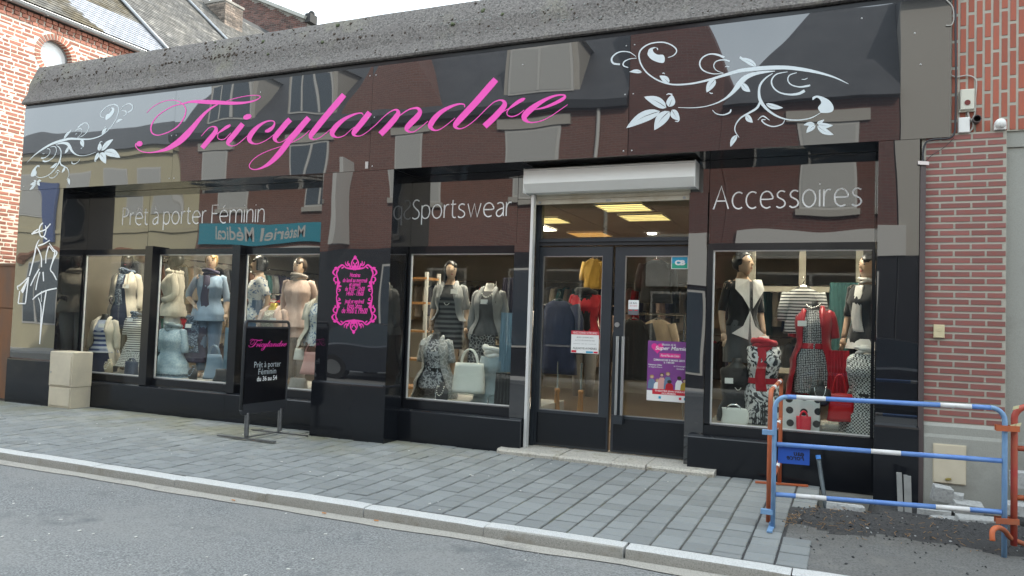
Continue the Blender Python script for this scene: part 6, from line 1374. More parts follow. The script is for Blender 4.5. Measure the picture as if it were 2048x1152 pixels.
        for sd_, pts in s.arms.items():
            if sleeve: s._sleeve(t, pts, sd_, sleeve, .02)
        o = s.add(t, nm, m)
        if collar:
            t = MB()
            for sd_ in (-1, 1):
                pts = [(sd_*.06, .06, 1.49), (sd_*.09, -.02, 1.47), (sd_*.095, -.10, 1.38), (sd_*.10, -.14, 1.26)]; t.tube(catmull(pts, 4), [.02+.012*math.sin(math.pi*i/12) for i in range(13)], 8)
            s.add(t, 'collar', m)
        return o
    def scarf(s, m, tails=1, z=1.475, r=.075, w=.038):
        t = MB()
        for k in range(3):
            n = 24; pts = []
            for i in range(n+1):
                a = 2*math.pi*i/n; pts.append((math.cos(a)*(r+.012*k), math.sin(a)*(r+.008*k)+.0, z+.028*k-.03+.02*math.sin(a+k*2)+.01*noise.noise(Vector((math.cos(a)*2, math.sin(a)*2, k+s.seed)))))
            t.tube(pts, [w*(.62+.25*noise.noise(Vector((i*.5, k, s.seed)))) for i in range(n+1)], 8)
        for q in range(tails):
            x0 = -.03+.07*q; pts = [(x0, -.10, z-.03), (x0+.012, -.145, z-.16), (x0-.008, -.14, z-.34), (x0+.01, -.125, z-.50)]
            c = catmull(pts, 4); rings = []
            for i, p_ in enumerate(c):
                ww = .042+.018*i/len(c); rings.append([(p_[0]+ww*math.cos(a), p_[1]+.014*math.sin(a)+.006*math.sin(a*5+i), p_[2]) for a in [2*math.pi*k/14 for k in range(14)]])
            t.loft(rings)
        return s.add(t, 'scarf', m)
    def necklace(s, m='pearl', r=.07, drop=.17, beads=True, z=1.46):
        t = MB(); n = 26
        pts = [(r*1.05*math.cos(a), -.02+(.085 if math.sin(a) < 0 else .06)*math.sin(a)-.05*max(0, -math.sin(a)), z-drop*max(0, -math.sin(a))**1.5) for a in [2*math.pi*i/n for i in range(n+1)]]
        if beads:
            for p_ in pts: t.ell(p_, .010, .010, .010, 8, 5)
        else: t.tube(pts, .004, 6)
        return s.add(t, 'necklace', m)
    def belt(s, m, z=1.07):
        t = MB(); t.loft([tring(q, *tinterp(q), 24, .028) for q in (z-.03, z+.03)], False, False); return s.add(t, 'belt', m)
    def card(s, x, z, y=-.165, w=.045, h=.03):
        t = MB(); t.obox((x, y, z), (w, .006, 0), (0, .0015, 0), (0, .004, h)); return s.add(t, 'price_card', 'card_white', False)
ZPL = 0.485
def mannequin(px, py_top, Y, rz, label, name='mannequin'):
    p_ = at(px, py_top, Y); sc_ = (p_.z-ZPL)/1.765; return Figure(name, label, 'mannequin', (p_.x, Y, ZPL), R(rz), sc_, 'dressed mannequins in the shop windows')
def dressform(px, py_neck, Y, rz, label, sc_=1.0):
    p_ = at(px, py_neck, Y); f = Figure('dress_form', label, 'dress form', (p_.x, Y, p_.z-1.545*sc_), R(rz), sc_, 'dress forms in the shop windows'); f.floor = (ZPL-(p_.z-1.545*sc_))/sc_
    return f
DF = {-1: [Vector(q) for q in ((-.172, 0, 1.40), (-.222, .0, 1.15), (-.245, -.02, .90))], 1: [Vector(q) for q in ((.172, 0, 1.40), (.222, .0, 1.15), (.245, -.02, .90))]}
# ---- window 1
f = mannequin(256, 507, 1.28, 20, 'dark mannequin in cream cardigan and navy dress with hand on its waist').body('skin_dark', ('front', 'down'), True, 'hair_black', 'bob', .2); f.top('c_navy', .62, 1.44, flare=.03, nm='dress'); f.cardigan('c_cream', .80, .45, sleeve=.95); f.scarf('p_dark_scarf', 1); f.card(.09, 1.26)
f = dressform(211, 628, 0.85, 18, 'dress form in long cream cardigan over blue and white patterned top').form('form_black', pole_to=None); f.arms = dict(DF); f.top('p_navy_stripe', .93, 1.45, flare=.04); f.skirt('c_navy', 1.0, .45, flare=.05); f.cardigan('c_cream', .72, .75, sleeve=.9, flare=.07); f.card(.05, 1.36)
f = dressform(277, 622, 1.02, 12, 'dress form in black and white striped top with spotted skirt').form('form_black', pole_to=None); f.arms = dict(DF); f.top('p_bw_stripe', .90, 1.45, flare=.02, sleeve=.55); f.skirt('p_dots', .98, .66, flare=.10); f.scarf('p_dark_scarf', 0); f.card(-.02, 1.40)
# ---- window 2
f = mannequin(352, 505, 1.15, -48, 'dark mannequin in cream hooded jacket turned to its side').body('skin_dark', ('front', 'front'), True, 'hair_black', 'short', -.3); f.top('c_cream', .84, 1.45, g=.03, flare=.03, sleeve=.95, nm='jacket'); f.scarf('c_cream', 0, 1.46, .085, .045); f.top('c_brown', 1.05, 1.3, g=.002, nm='vest'); f.trousers('c_white')
f = mannequin(424, 506, 1.12, 32, 'blond mannequin in blue jumper and dark scarf with hand on hip').body('skin_pale', ('hip', 'down'), True, 'hair_blond', 'short', .05); f.top('c_sky', .80, 1.44, flare=.05, sleeve=.72); f.scarf('c_plum', 1); f.trousers('c_jean')
f = dressform(347, 646, 0.80, 10, 'dress form in light blue tunic with thick grey scarf').form('form_black', pole_to=None); f.arms = dict(DF); f.top('p_blue_tunic', .78, 1.45, g=.03, flare=.08, sleeve=.7, sl_g=.03); f.skirt('p_gingham', .95, .62, flare=.10); f.scarf('c_bluegrey', 0, 1.49, .085, .052)
f = dressform(396, 628, 1.05, 20, 'dark dress form wearing a spotted blue shawl').form('form_black', pole_to=None); f.arms = dict(DF); f.top('c_plum', .80, 1.44); f.scarf('p_dark_scarf', 2, 1.45, .11, .06); f.card(-.06, 1.36); f.necklace('gold', .09, .34, False, 1.36)
# ---- window 3
f = mannequin(520, 512, 1.15, -40, 'black haired mannequin in white and blue floral top').body('skin_pale', ('back', 'back'), True, 'hair_black', 'bob', -.4); f.top('p_blue_floral', .86, 1.42, g=.02, flare=.03, sleeve=.5, sl_g=.03); f.trousers('c_jean')
f = mannequin(600, 516, 1.10, 20, 'brown haired mannequin in pale pink blouse and scarf').body('skin_pale', ('back', 'back'), True, 'hair_brown', 'short', -.35); f.top('c_pink', .80, 1.45, g=.022, flare=.06, sleeve=.9, sl_g=.022); f.scarf('c_taupe', 0, 1.49); f.necklace('gold', .08, .12, False, 1.43); f.skirt('c_pink', .84, .66, flare=.02); f.trousers('c_taupe')
f = dressform(548, 606, 0.85, 8, 'gold necked form in cream lace top with pearl necklace').form('form_gold', pole_to=None); f.arms = dict(DF); f.top('p_lacecream', .85, 1.44, g=.015, flare=.04); f.cardigan('c_pink', .80, .7, sleeve=.8); f.necklace('pearl', .085, .10); f.card(.10, 1.30)
f = dressform(640, 592, 0.82, 10, 'dress form in floral dress and beige shawl by the middle pilaster').form('form_beige', pole_to=None); f.arms = dict(DF); f.top('p_blue_floral', .85, 1.44, g=.015); f.cardigan('c_cream', .82, .5, sleeve=.5, flare=.10); f.skirt('c_brown', .9, .6, flare=0)
# ---- window 4
f = mannequin(903, 522, 1.20, 12, 'mannequin in dark striped dress and grey cardigan with long pendant').body('skin_pale', ('down', 'down'), True, 'hair_black', 'long', .45); f.top('c_black', 1.20, 1.45, g=.016, nm='yoke'); f.top('p_dkstripe', .72, 1.24, g=.018, nm='dress'); f.skirt('p_dkstripe', .95, .62, flare=.0); f.cardigan('c_grey', .98, .62, sleeve=.62); f.necklace('pearl', .085, .26, False, 1.44); f.card(.10, 1.36)
f = dressform(980, 567, 1.15, 8, 'white necked form in black top and pale grey cardigan').form('form_white', pole_to=None); f.arms = dict(DF); f.top('c_dkgrey', .86, 1.44, g=.016, flare=.03); f.cardigan('c_grey', .82, .62, sleeve=.95); f.necklace('form_white', .085, .10, True); f.card(-.02, 1.30)
f = dressform(874, 664, 0.95, 8, 'black form in grey lace cardigan, printed top and black belt').form('form_black', pole_to=None); f.arms = dict(DF); f.top('p_greyprint', .82, 1.45, g=.016, flare=.03); f.belt('c_black', 1.05); f.cardigan('p_lace_grey', .66, .75, sleeve=.55, flare=.13); f.necklace('pearl', .085, .16, False); f.card(-.13, 1.40, -.11)
f = dressform(990, 690, 0.90, -10, 'form in blue grey draped top with crumpled white scarf').form('form_black', pole_to=None); f.arms = {}; f.top('c_bluegrey', .70, 1.40, g=.02, flare=.09, wr=.02); f.scarf('c_white', 0, 1.46, .10, .055); f.card(-.12, 1.22)
# ---- window 5
f = mannequin(1487, 503, 1.15, 38, 'black haired mannequin in black top with white bow collar and grey skirt').body('skin_pale', ('down', 'down'), True, 'hair_black', 'short', .55); f.top('c_black', .98, 1.45, g=.014, sleeve=.62); f.skirt('c_dkgrey', 1.04, .60, flare=0)
t = MB()
for sd_ in (-1, 1): t._add([(sd_*.02, -.16, 1.46), (sd_*.15, -.11, 1.47), (sd_*.17, -.14, 1.36), (sd_*.10, -.165, 1.28), (sd_*.02, -.17, 1.16)], [(0, 1, 2), (0, 2, 3), (0, 3, 4)])
f.add(t, 'collar', 'c_white', False); t = MB()
for sd_ in (-1, 1): t._add([(0, -.15, 1.14), (sd_*.07, -.14, .98), (sd_*.19, -.12, .90), (sd_*.02, -.155, .84)], [(0, 1, 3), (1, 2, 3)])
f.add(t, 'bow_tails', 'c_white', False)
f = dressform(1628, 603, 1.12, -4, 'form in red leather coat over black and white speckled dress').form('form_black', pole_to=None); f.arms = {k: list(v) for k, v in DF.items()}; f.top('p_spec', .55, 1.45, g=.015, flare=.02, nm='dress'); f.belt('c_red', 1.06); cloth('leather_red', (0.45, 0.008, 0.02), 0.35, .03); f.cardigan('leather_red', .50, .72, g=.034, sleeve=.62, nm='coat', flare=.08); f.card(-.10, 1.30); f.necklace('chrome', .07, .05, True, 1.52)
f = dressform(1528, 672, 0.92, 8, 'white necked form in black and white floral dress with red scarf and belt').form('form_white', pole_to=None); f.arms = {}; f.top('p_bw_floral', .60, 1.43, g=.012, flare=.0, nm='dress'); f.belt('c_red', 1.06); f.scarf('c_red', 1, 1.45, .085, .055)
f = dressform(1474, 716, 0.98, 14, 'black form in black top with long thin necklace').form('form_black', pole_to=None); f.arms = dict(DF); f.top('c_black', .85, 1.44, g=.014, flare=.02); f.necklace('pearl', .08, .26, False); f.card(-.10, 1.30)
f = dressform(1732, 690, 0.86, -18, 'form in black and white chequered dress by the right pilaster').form('form_white', pole_to=None); f.arms = {}; f.top('p_check', .55, 1.45, g=.016, flare=.06, nm='dress'); f.belt('c_black', 1.02); f.scarf('c_white', 0, 1.47, .07, .03)
f = mannequin(1737, 508, 1.25, -32, 'dark haired mannequin in black with long white tie by the right pilaster').body('skin_pale', ('down', 'back'), True, 'hair_black', 'long', -.2); f.top('c_black', .80, 1.45, g=.016, sleeve=.6); f.scarf('c_white', 1, 1.47, .065, .022); f.skirt('c_white', .90, .80, flare=.02); f.trousers('c_black')

# ---- bags, jewellery busts and other goods standing in the windows
def bag(px, py, Y, w, h, d, m, label, handle=.18, taper=.8, rz=0, hm=None, base_z=None, slouch=0.0):
    p_ = at(px, py, Y); z0 = base_z if base_z is not None else max(p_.z, ZPL); o = tag(empty('handbag', (p_.x, Y, z0), R(rz)), label, 'handbag', 'bags in the shop windows'); t = MB(); rings = []
    for i in range(9):
        f_ = i/8; k_ = (1-.10*(1-f_)**3)*(taper+(1-taper)*(1-f_)) ; dd = d*(1-.55*f_); sag = slouch*math.sin(f_*3)*.02
        rings.append([(x*1.0+sag, y, h*f_+.012*slouch*noise.noise(Vector((x*9, y*9, f_*3)))) for x, y, _ in tring(0, w/2*k_, dd/2, 0, 28, p=3.4)])
    t.loft(rings); b_ = t.build('body', m, o, smooth=True)
    if handle:
        for yy in (-.3, .3):
            t = MB(); n = 12; t.tube([(w*.24*math.cos(a), yy*d*.4, h*.92+handle*math.sin(a)) for a in [math.pi*i/n for i in range(n+1)]], .009, 8); t.build('handle', hm or m, o, smooth=True)
    return o
def jbust(px, py, Y, m, label, neck='pearl', sc_=1.0, beads=True):
    p_ = at(px, py, Y); z0 = max(p_.z, ZPL); o = tag(empty('necklace_bust', (p_.x, Y, z0)), label, 'jewellery bust', 'necklace busts in the shop windows'); o.scale = (sc_,)*3; t = MB()
    t.loft([tring(z, rx, ry, oy, 18) for z, rx, ry, oy in ((0, .06, .05, .02), (.04, .09, .05, .0), (.12, .105, .04, -.01), (.17, .095, .035, 0), (.195, .05, .035, .01), (.22, .035, .035, .012), (.26, .034, .034, .01))]); t.build('bust', m, o, smooth=True)
    t = MB(); n = 22
    pts = [(.052*math.cos(a)*(1+.25*max(0, -math.sin(a))), -.035+.04*math.sin(a)-.008, .205-.12*max(0, -math.sin(a))**1.3) for a in [2*math.pi*i/n for i in range(n+1)]]
    for q in pts:
        if beads: t.ell(q, .008, .008, .008, 6, 4)
    if not beads: t.tube(pts, .003, 5); t.ell((0, -.085, .075), .014, .006, .018, 8, 5)
    t.build('necklace', neck, o, smooth=True); return o
mat('lea_white', (0.70, 0.69, 0.64), 0.45, (0.66, 0.65, 0.60), 8, .001, 60); mat('lea_navy', (0.03, 0.045, 0.085), 0.5); mat('lea_blue', (0.22, 0.29, 0.37), 0.5, (0.18, 0.25, 0.33), 6); mat('lea_pink', (0.62, 0.33, 0.30), 0.5, (0.56, 0.29, 0.27), 6); mat('lea_red', (0.50, 0.006, 0.012), 0.35); mat('lea_black', (0.015, 0.015, 0.018), 0.35); mat('paper_red', (0.66, 0.02, 0.04), 0.6)
bag(262, 752, .66, .26, .21, .12, 'lea_navy', 'navy handbag with gold clasp under the spotted skirt', .06, .95); bag(426, 758, .70, .34, .36, .14, 'lea_blue', 'blue grey leather tote with round handles', .16, .62, 15, slouch=1); bag(440, 762, .60, .24, .17, .10, 'lea_black', 'dark slouchy bag lying against the blue grey tote', .0, .6, 20, slouch=1)
bag(622, 748, .70, .36, .30, .14, 'lea_pink', 'pink leather bag slumped by the middle pilaster', .14, .62, 10, slouch=1); bag(596, 775, .62, .30, .13, .16, 'c_taupe', 'folded taupe cloth pouch beside the pink bag', .0, .8); bag(600, 720, .85, .22, .16, .1, 'lea_white', 'small cream bag behind the pink bag', 0, .8)
bag(937, 786, .66, .46, .37, .18, 'lea_white', 'large white handbag with tall handles on a glass table', .20, .80, 4, base_z=at(937, 786, .66).z); bag(1467, 848, .60, .30, .17, .07, 'lea_white', 'white clutch bag with silver ring', .05, .86, 4, 'chrome', slouch=1); bag(1678, 842, .74, .26, .28, .10, 'lea_red', 'red shoulder bag hanging beside the speckled dress', .22, .9, base_z=at(1678, 842, .74).z, slouch=1); bag(1607, 862, .55, .145, .15, .07, 'paper_red', 'small red gift bag with looped handles', .06, .98, 8)
jbust(217, 750, .62, 'form_beige', 'beige necklace bust with rows of cream beads', 'pearl', .85); jbust(385, 765, .62, 'form_black', 'black necklace bust with blue bead collar', 'c_sky', .85); jbust(883, 808, .58, 'form_black', 'black necklace bust with white bead necklace and pendant', 'pearl', .9); jbust(1640, 812, .72, 'form_black', 'black necklace bust with silver pendant', 'chrome', 1.0, False)
# goods without a form: cloths, boxes, stands
def drape(px0, py0, px1, py1, Y, m, label, name='draped_cloth', cat='cloth', folds=7, d=.05):
    a, b_ = at(px0, py0, Y), at(px1, py1, Y); x0, x1, z0, z1 = min(a.x, b_.x), max(a.x, b_.x), max(min(a.z, b_.z), ZPL+.002), max(a.z, b_.z); t = MB(); n, m_ = 28, 10; fr, bk = [], []
    for j in range(m_+1):
        z = z0+(z1-z0)*j/m_; fl = 1-.55*(j/m_)
        row = [((x0+x1)/2+((x1-x0)*(i/n-.5))*(.78+.22*fl), Y-d*fl*.6+d*.35*math.sin(folds*2*math.pi*i/n+z*3)*fl+.01*noise.noise(Vector((i*.4, j*.5, px0))), z) for i in range(n+1)]; fr.append(row); bk.append([(x, y+.025, zz) for x, y, zz in row])
    t.loft(fr, closed=False); t.loft(bk[::-1], closed=False); t.loft([fr[-1], bk[-1]], closed=False)
    return tag(t.build(name, m, smooth=True), label, cat)
drape(452, 655, 466, 765, .72, 'c_denim_lt', 'pale blue denim cloth hanging at the mullion'); drape(938, 668, 992, 735, 1.0, 'p_darklace', 'dark lace cloth hung behind the white handbag'); drape(1002, 625, 1034, 745, .80, 'c_denim_lt', 'light blue denim jacket draped by the door jamb', 'denim_jacket', 'jacket'); drape(990, 745, 1034, 820, .64, 'c_black', 'black cloth hanging below the denim jacket'); drape(1505, 780, 1532, 850, .82, 'c_black', 'black lace trousers hanging beside the white clutch'); drape(1005, 555, 1034, 640, 1.3, 'c_plum', 'dark satin blouse hanging behind the denim jacket', 'satin_blouse', 'blouse'); drape(322, 670, 332, 765, .9, 'c_plum', 'dark print cloth hanging at the edge of the middle pane')
drape(1655, 700, 1700, 800, 1.0, 'c_red', 'red cloth panel hanging behind the red shoulder bag'); drape(505, 600, 520, 740, 1.0, 'c_jean', 'blue jeans hanging behind the lace top', 'jeans', 'jeans')
t = MB(); a = at(1545, 862, .66); b_ = at(1640, 800, .66); t.bbox(a.x, b_.x, .6, .95, ZPL, b_.z, .01); tag(t.build('display_box', 'p_polka'), 'white display cube with big black polka dots', 'display cube')
t = MB(); a = at(1640, 862, .55); 
gs = tag(empty('glass_stand', (a.x+.10, .58, ZPL)), 'small clear stand with trays next to the polka dot cube', 'display stand')
m = newmat('acrylic'); nt = m.node_tree; nt.nodes.remove(P(m)); tr = nt.nodes.new('ShaderNodeBsdfTransparent'); setrgb(tr.inputs[0], (.86, .89, .88)); gl = nt.nodes.new('ShaderNodeBsdfGlossy'); gl.inputs['Roughness'].default_value = .05; ms = nt.nodes.new('ShaderNodeMixShader'); ms.inputs[0].default_value = .14
nt.links.new(tr.outputs[0], ms.inputs[1]); nt.links.new(gl.outputs[0], ms.inputs[2]); nt.links.new(ms.outputs[0], nt.nodes['Material Output'].inputs[0])
t = MB(); t.box(-.08, .08, -.06, .06, 0, .10); t.build('block', 'acrylic', gs)
ts = tag(empty('tiered_stand', (at(1620, 810, .72).x, .72, at(1620, 800, .72).z)), 'tiered glass stand with red tray of jewellery on the polka dot cube', 'display stand')
for z_, r_, m_ in ((0.0, .10, 'lea_red'), (.09, .10, 'acrylic'), (.17, .06, 'acrylic')): t = MB(); t.tube([(0, 0, z_), (0, 0, z_+.012)], r_, 18); t.build('tray', m_, ts)
t = MB(); t.tube([(0, 0, 0), (0, 0, .24)], .008, 8); t.build('stem', 'chrome', ts)
# glass table under the white handbag
q0, q1 = at(880, 790, .66), at(985, 795, .66); gt = tag(empty('glass_table', ((q0.x+q1.x)/2, .68, ZPL)), 'low glass table under the white handbag', 'table'); zt = at(937, 786, .66).z-ZPL
t = MB(); t.box(-.38, .38, -.16, .22, zt-.014, zt-.002); t.build('glass_top', 'acrylic', gt)
for x_ in (-.36, .36):
    for y_ in (-.14, .2): t = MB(); t.tube([(x_, y_, 0), (x_, y_, zt-.014)], .012, 8); t.build('leg', 'chrome', gt)
# white ladder shelf at the left of window 4
ls = tag(empty('ladder_shelf', (at(838, 800, 1.5).x, 1.5, .06)), 'white ladder shelf with wooden boards at the left of the pane', 'shelf'); mat('shelf_white', (0.6, 0.59, 0.56), .6)
for sd_ in (0, 1):
    t = MB(); t.obox((.05, sd_*.35, 1.05), (.022, 0, 0), (0, .018, 0), (0, 0, 1.05)); t.build('upright', 'shelf_white', ls)
for z_ in (.45, .85, 1.25, 1.65, 2.0): t = MB(); t.box(-.5, .06, -.02, .37, z_, z_+.03); t.build('board', 'wood', ls)
# striped top on a hanger in window 5
def garment(px, py, Y, m, label, w=.42, l=.62, group=None, name='hanging_garment', cat='garment', sleeves=True, rz=0, hang_z=None):
    p_ = at(px, py, Y); o = tag(empty(name, (p_.x, Y, p_.z), R(rz)), label, cat, group); t = MB(); rings = []
    for i in range(11):
        f_ = i/10; z = -f_*l; hw = w/2*(.42+.58*min(1, f_/.12)) if f_ < .12 else w/2*(1-.10*math.sin((f_-.12)*3.3)+.06*f_); dd = .035+.05*min(1, f_*3)
        rings.append([(x+.008*math.sin(k*1.7+px), y+.010*math.sin(k*2.1+i*.5+px), z) for k, (x, y, _) in enumerate(tring(0, hw, dd, 0, 22, p=2.6))])
    t.loft(rings[::-1]); 
    if sleeves:
        for sd_ in (-1, 1): t.tube([(sd_*w*.42, 0, -.05), (sd_*w*.55, 0, -.25), (sd_*w*.58, -.01, -l*.72)], [.065, .06, .05], 10)
    t.build('cloth', m, o, smooth=True); t = MB(); t.tube(catmull([(-w*.36, 0, -.05), (0, 0, .03), (w*.36, 0, -.05)], 5), .008, 6); t.tube(catmull([(0, 0, .03), (0, 0, .07), (.02, 0, .10), (.0, 0, .125), (-.02, 0, .11)], 4), .003, 5); t.build('hanger', 'chrome', o); return o
garment(1607, 577, 1.15, 'p_bw_stripe', 'striped top on a hanger behind the red leather coat', .38, .5)
# goods inside the door
garment(1118, 602, 1.55, 'c_navy', 'navy padded coat hanging just inside the door', .52, .95, 'coats hanging inside the door'); f = Figure('dress_form', 'dress form in red jacket with black fur collar inside the door', 'dress form', (at(1172, 590, 1.9).x, 1.9, at(1172, 575, 1.9).z-1.545), R(8), 1.0); f.form('form_black', pole_to=None); f.arms = dict(DF); f.top('c_red', .86, 1.45, g=.03, sleeve=.9, nm='jacket'); f.scarf('c_black', 2, 1.46, .10, .06); f.trousers('c_taupe')
garment(1188, 518, 3.4, 'c_yellow', 'mustard cardigan hanging on the far wall', .30, .46); garment(1313, 522, 3.8, 'c_black', 'black jumper with white tag hanging on the far wall', .5, .65); garment(1268, 640, 2.2, 'c_black', 'black coat hanging on the rail inside the right door leaf', .45, .8); garment(1316, 640, 2.3, 'c_tan', 'tan jacket hanging on the rail inside the right door leaf', .42, .6)
for px, lab in ((1113, 'turned wooden stand leg below the navy coat'), (1160, 'turned wooden stand leg below the red jacket')):
    p_ = at(px, 828, 1.45); o = tag(empty('wooden_stand', (p_.x, 1.45, .06)), lab, 'stand', 'wooden stands inside the door'); t = MB(); n = 14; rings = [[(r_*math.cos(2*math.pi*k/n), r_*math.sin(2*math.pi*k/n), z_) for k in range(n)] for z_, r_ in ((0, .062), (.02, .064), (.18, .055), (.40, .036), (.55, .030), (.57, .036), (.60, .036), (.61, .02))]; t.loft(rings); t.build('turned_leg', 'wood', o, smooth=True); t = MB(); t.tube([(0, 0, .60), (0, 0, .95)], .012, 8); t.build('rod', 'chrome', o)
rk = tag(empty('clothes_rack', (at(1300, 700, 2.3).x, 2.3, .06)), 'chrome clothes rack inside the right door leaf', 'clothes rack'); zt = at(1300, 628, 2.3).z-.06
for x_ in (-.45, .45): t = MB(); t.tube([(x_, 0, 0), (x_, 0, zt)], .014, 8); t.build('upright', 'chrome', rk)
t = MB(); t.tube([(-.45, 0, zt), (.45, 0, zt)], .014, 8); t.build('rail', 'chrome', rk); t = MB(); t.tube([(-.45, -.25, .03), (-.45, .25, .03)], .014, 8); t.tube([(.45, -.25, .03), (.45, .25, .03)], .014, 8); t.build('base', 'chrome', rk)
# rails of clothes deeper in the shop
cols = ['c_black', 'c_dkgrey', 'c_navy', 'c_tan', 'c_taupe', 'c_brown', 'c_red', 'c_cream', 'c_teal', 'c_plum', 'c_grey', 'c_pink']
rj = random.Random(21)
for ri, (x0, x1, Y, z, word) in enumerate(((-11.3, -7.2, 3.4, 1.75, 'rail behind the left displays'), (-6.6, -3.4, 4.2, 1.7, 'middle rail'), (-11.3, -7.4, 8.1, 2.3, 'upper back wall rail'), (-6.9, -0.2, 8.1, 2.3, 'back wall rail behind the door'), (-6.9, -0.2, 8.1, 1.25, 'lower back wall rail'))):
    r_ = tag(empty('clothes_rail', ((x0+x1)/2, Y, .06)), 'long chrome clothes rail, the '+word, 'clothes rail'); t = MB(); hl = (x1-x0)/2
    t.tube([(-hl, 0, z-.06+.12), (hl, 0, z-.06+.12)], .014, 8); t.build('rail', 'chrome', r_); t = MB(); t.tube([(-hl, 0, 0), (-hl, 0, z+.06)], .016, 8); t.tube([(hl, 0, 0), (hl, 0, z+.06)], .016, 8); t.build('uprights', 'chrome', r_)
    x = x0+.12; proto = {}
    while x < x1-.1:
        m_ = rj.choice(cols); key = m_
        wd_ = {'c_black': 'black', 'c_dkgrey': 'charcoal', 'c_navy': 'navy', 'c_tan': 'tan', 'c_taupe': 'taupe', 'c_brown': 'brown', 'c_red': 'red', 'c_cream': 'cream', 'c_teal': 'dark teal', 'c_plum': 'plum', 'c_grey': 'grey', 'c_pink': 'pale pink'}[m_]
        if key in proto:
            s_ = proto[key]; o = s_.copy(); COL.objects.link(o)
            for c_ in s_.children: q = c_.copy(); COL.objects.link(q); q.parent = o
        else:
            o = garment(1000, 600, Y, m_, wd_+' garment hanging on the '+word, .42, rj.uniform(.6, .9), 'garments on the shop rails', rz=rj.uniform(60, 80)); proto[key] = o
        o.location = (x, Y, z); o.rotation_euler.z = R(rj.uniform(55, 95)); x += rj.uniform(.13, .24)
# rails along the left inner wall
for ri, (z, word) in enumerate(((2.36, 'upper left wall rail'), (1.35, 'lower left wall rail'))):
    r_ = tag(empty('clothes_rail', (-11.62, 4.4, z+.12)), 'long chrome clothes rail, the '+word, 'clothes rail'); t = MB(); t.tube([(0, -2.7, 0), (0, 2.7, 0)], .014, 8); t.build('rail', 'chrome', r_)
    for y_ in (-2.5, 0, 2.5): t = MB(); t.tube([(-.24, y_, 0), (0, y_, 0)], .012, 8); t.build('bracket', 'chrome', r_)
    y = 1.9; proto = {}
    while y < 7.0:
        m_ = rj.choice(cols); wd_ = {'c_black': 'black', 'c_dkgrey': 'charcoal', 'c_navy': 'navy', 'c_tan': 'tan', 'c_taupe': 'taupe', 'c_brown': 'brown', 'c_red': 'red', 'c_cream': 'cream', 'c_teal': 'dark teal', 'c_plum': 'plum', 'c_grey': 'grey', 'c_pink': 'pale pink'}[m_]
        if m_ in proto:
            s_ = proto[m_]; o = s_.copy(); COL.objects.link(o)
            for c_ in s_.children: q = c_.copy(); COL.objects.link(q); q.parent = o
        else: o = garment(1000, 600, 3.0, m_, wd_+' garment hanging on the '+word, .40, rj.uniform(.6, .85), 'garments on the shop rails'); proto[m_] = o
        o.location = (-11.62, y, z); o.rotation_euler.z = R(rj.uniform(-12, 12)); y += rj.uniform(.14, .30)
# pale wall shelves on the left and a green curtain at the back right
t = MB(); t.box(.40, .49, 1.9, 3.4, .06, 2.4); tag(t.build('curtain', 'c_teal'), 'dark green fitting room curtain at the right inner wall', 'curtain')
drape(1655, 565, 1738, 735, 2.2, 'c_teal', 'dark green fitting room curtain behind the red coat', 'fitting_curtain', 'curtain', 9, .08)
t = MB(); a, b_ = at(1580, 500, 2.6), at(1745, 640, 2.6)
sw = tag(empty('reflected_frames', ((a.x+b_.x)/2, 2.6, .06)), 'cream bars standing in for window frames reflected in the right pane', 'reflected frame'); mat('reflected_cream', (.55, .50, .40), .6); w_ = .95  # bars put in for the reflection of cream window frames in the pane
for x_ in (-w_, -w_*.35, w_*.35, w_): t = MB(); t.box(x_-.04, x_+.04, -.03, .03, 0, 2.9); t.build('reflected_post', 'reflected_cream', sw)
for z_ in (.9, 1.95, 2.5): t = MB(); t.box(-w_+.04, w_-.04, -.025, .025, z_, z_+.07); t.build('reflected_rail', 'reflected_cream', sw)
# ceiling lights
mat('louvre', (.6, .6, .58), .4); emis('tube_fill', (1.0, .90, .74), 30.0); emis('tube_yellow', (1.0, .78, .30), 1.5); emis('tube_orange', (1.0, .50, .12), 1.2)
spots = [(atZ(1248, 413, ZC), 'tube_yellow'), (atZ(1290, 433, ZC), 'tube_yellow'), (atZ(1090, 439, ZC), 'tube_yellow'), (atZ(1180, 467, ZC), 'tube_orange')]
spots += [(Vector((x, y, ZC)), 'tube_fill') for x in (-10.4, -8.6, -6.8) for y in (1.2, 4.2)]+[(Vector((x, y, ZC)), 'tube_fill') for x in (-4.6, -0.5) for y in (1.2, 3.4)]  # added fill lamps, out of view above the displays, to brighten the interior
for p_, m_ in spots:
    o = tag(empty('ceiling_light', (p_.x, p_.y, ZC-.004)), ('orange glowing recessed ceiling light seen above the door' if 'orange' in m_ else ('warm recessed louvred ceiling light seen through the transom over the door' if -4 < p_.x < -1.5 else 'warm louvred ceiling light in the mostly added unseen set over the displays')), 'ceiling light', 'recessed ceiling lights'); t = MB(); t.box(-.30, .30, -.30, .30, -.004, .0); t.build('diffuser', m_, o); t = MB()
    for k in range(5): t.box(-.30, .30, -.30+.145*k, -.28+.145*k, -.02, -.0045)
    t.build('louvre', 'louvre', o); t = MB()
    for x0, x1, y0, y1 in ((-.31, -.30, -.31, .31), (.30, .31, -.31, .31), (-.30, .30, -.31, -.30), (-.30, .30, .30, .31)): t.box(x0, x1, y0, y1, -.02, .0)
    t.build('frame', 'louvre', o)
p_ = atZ(1304, 466, ZC); o = tag(empty('spot_light', p_), 'round white spot light in the shop ceiling', 'spot light'); emis('spot', (1, .95, .85), 12); t = MB(); t.tube([(0, 0, -.004), (0, 0, -.02)], .07, 14); t.build('lens', 'spot', o)

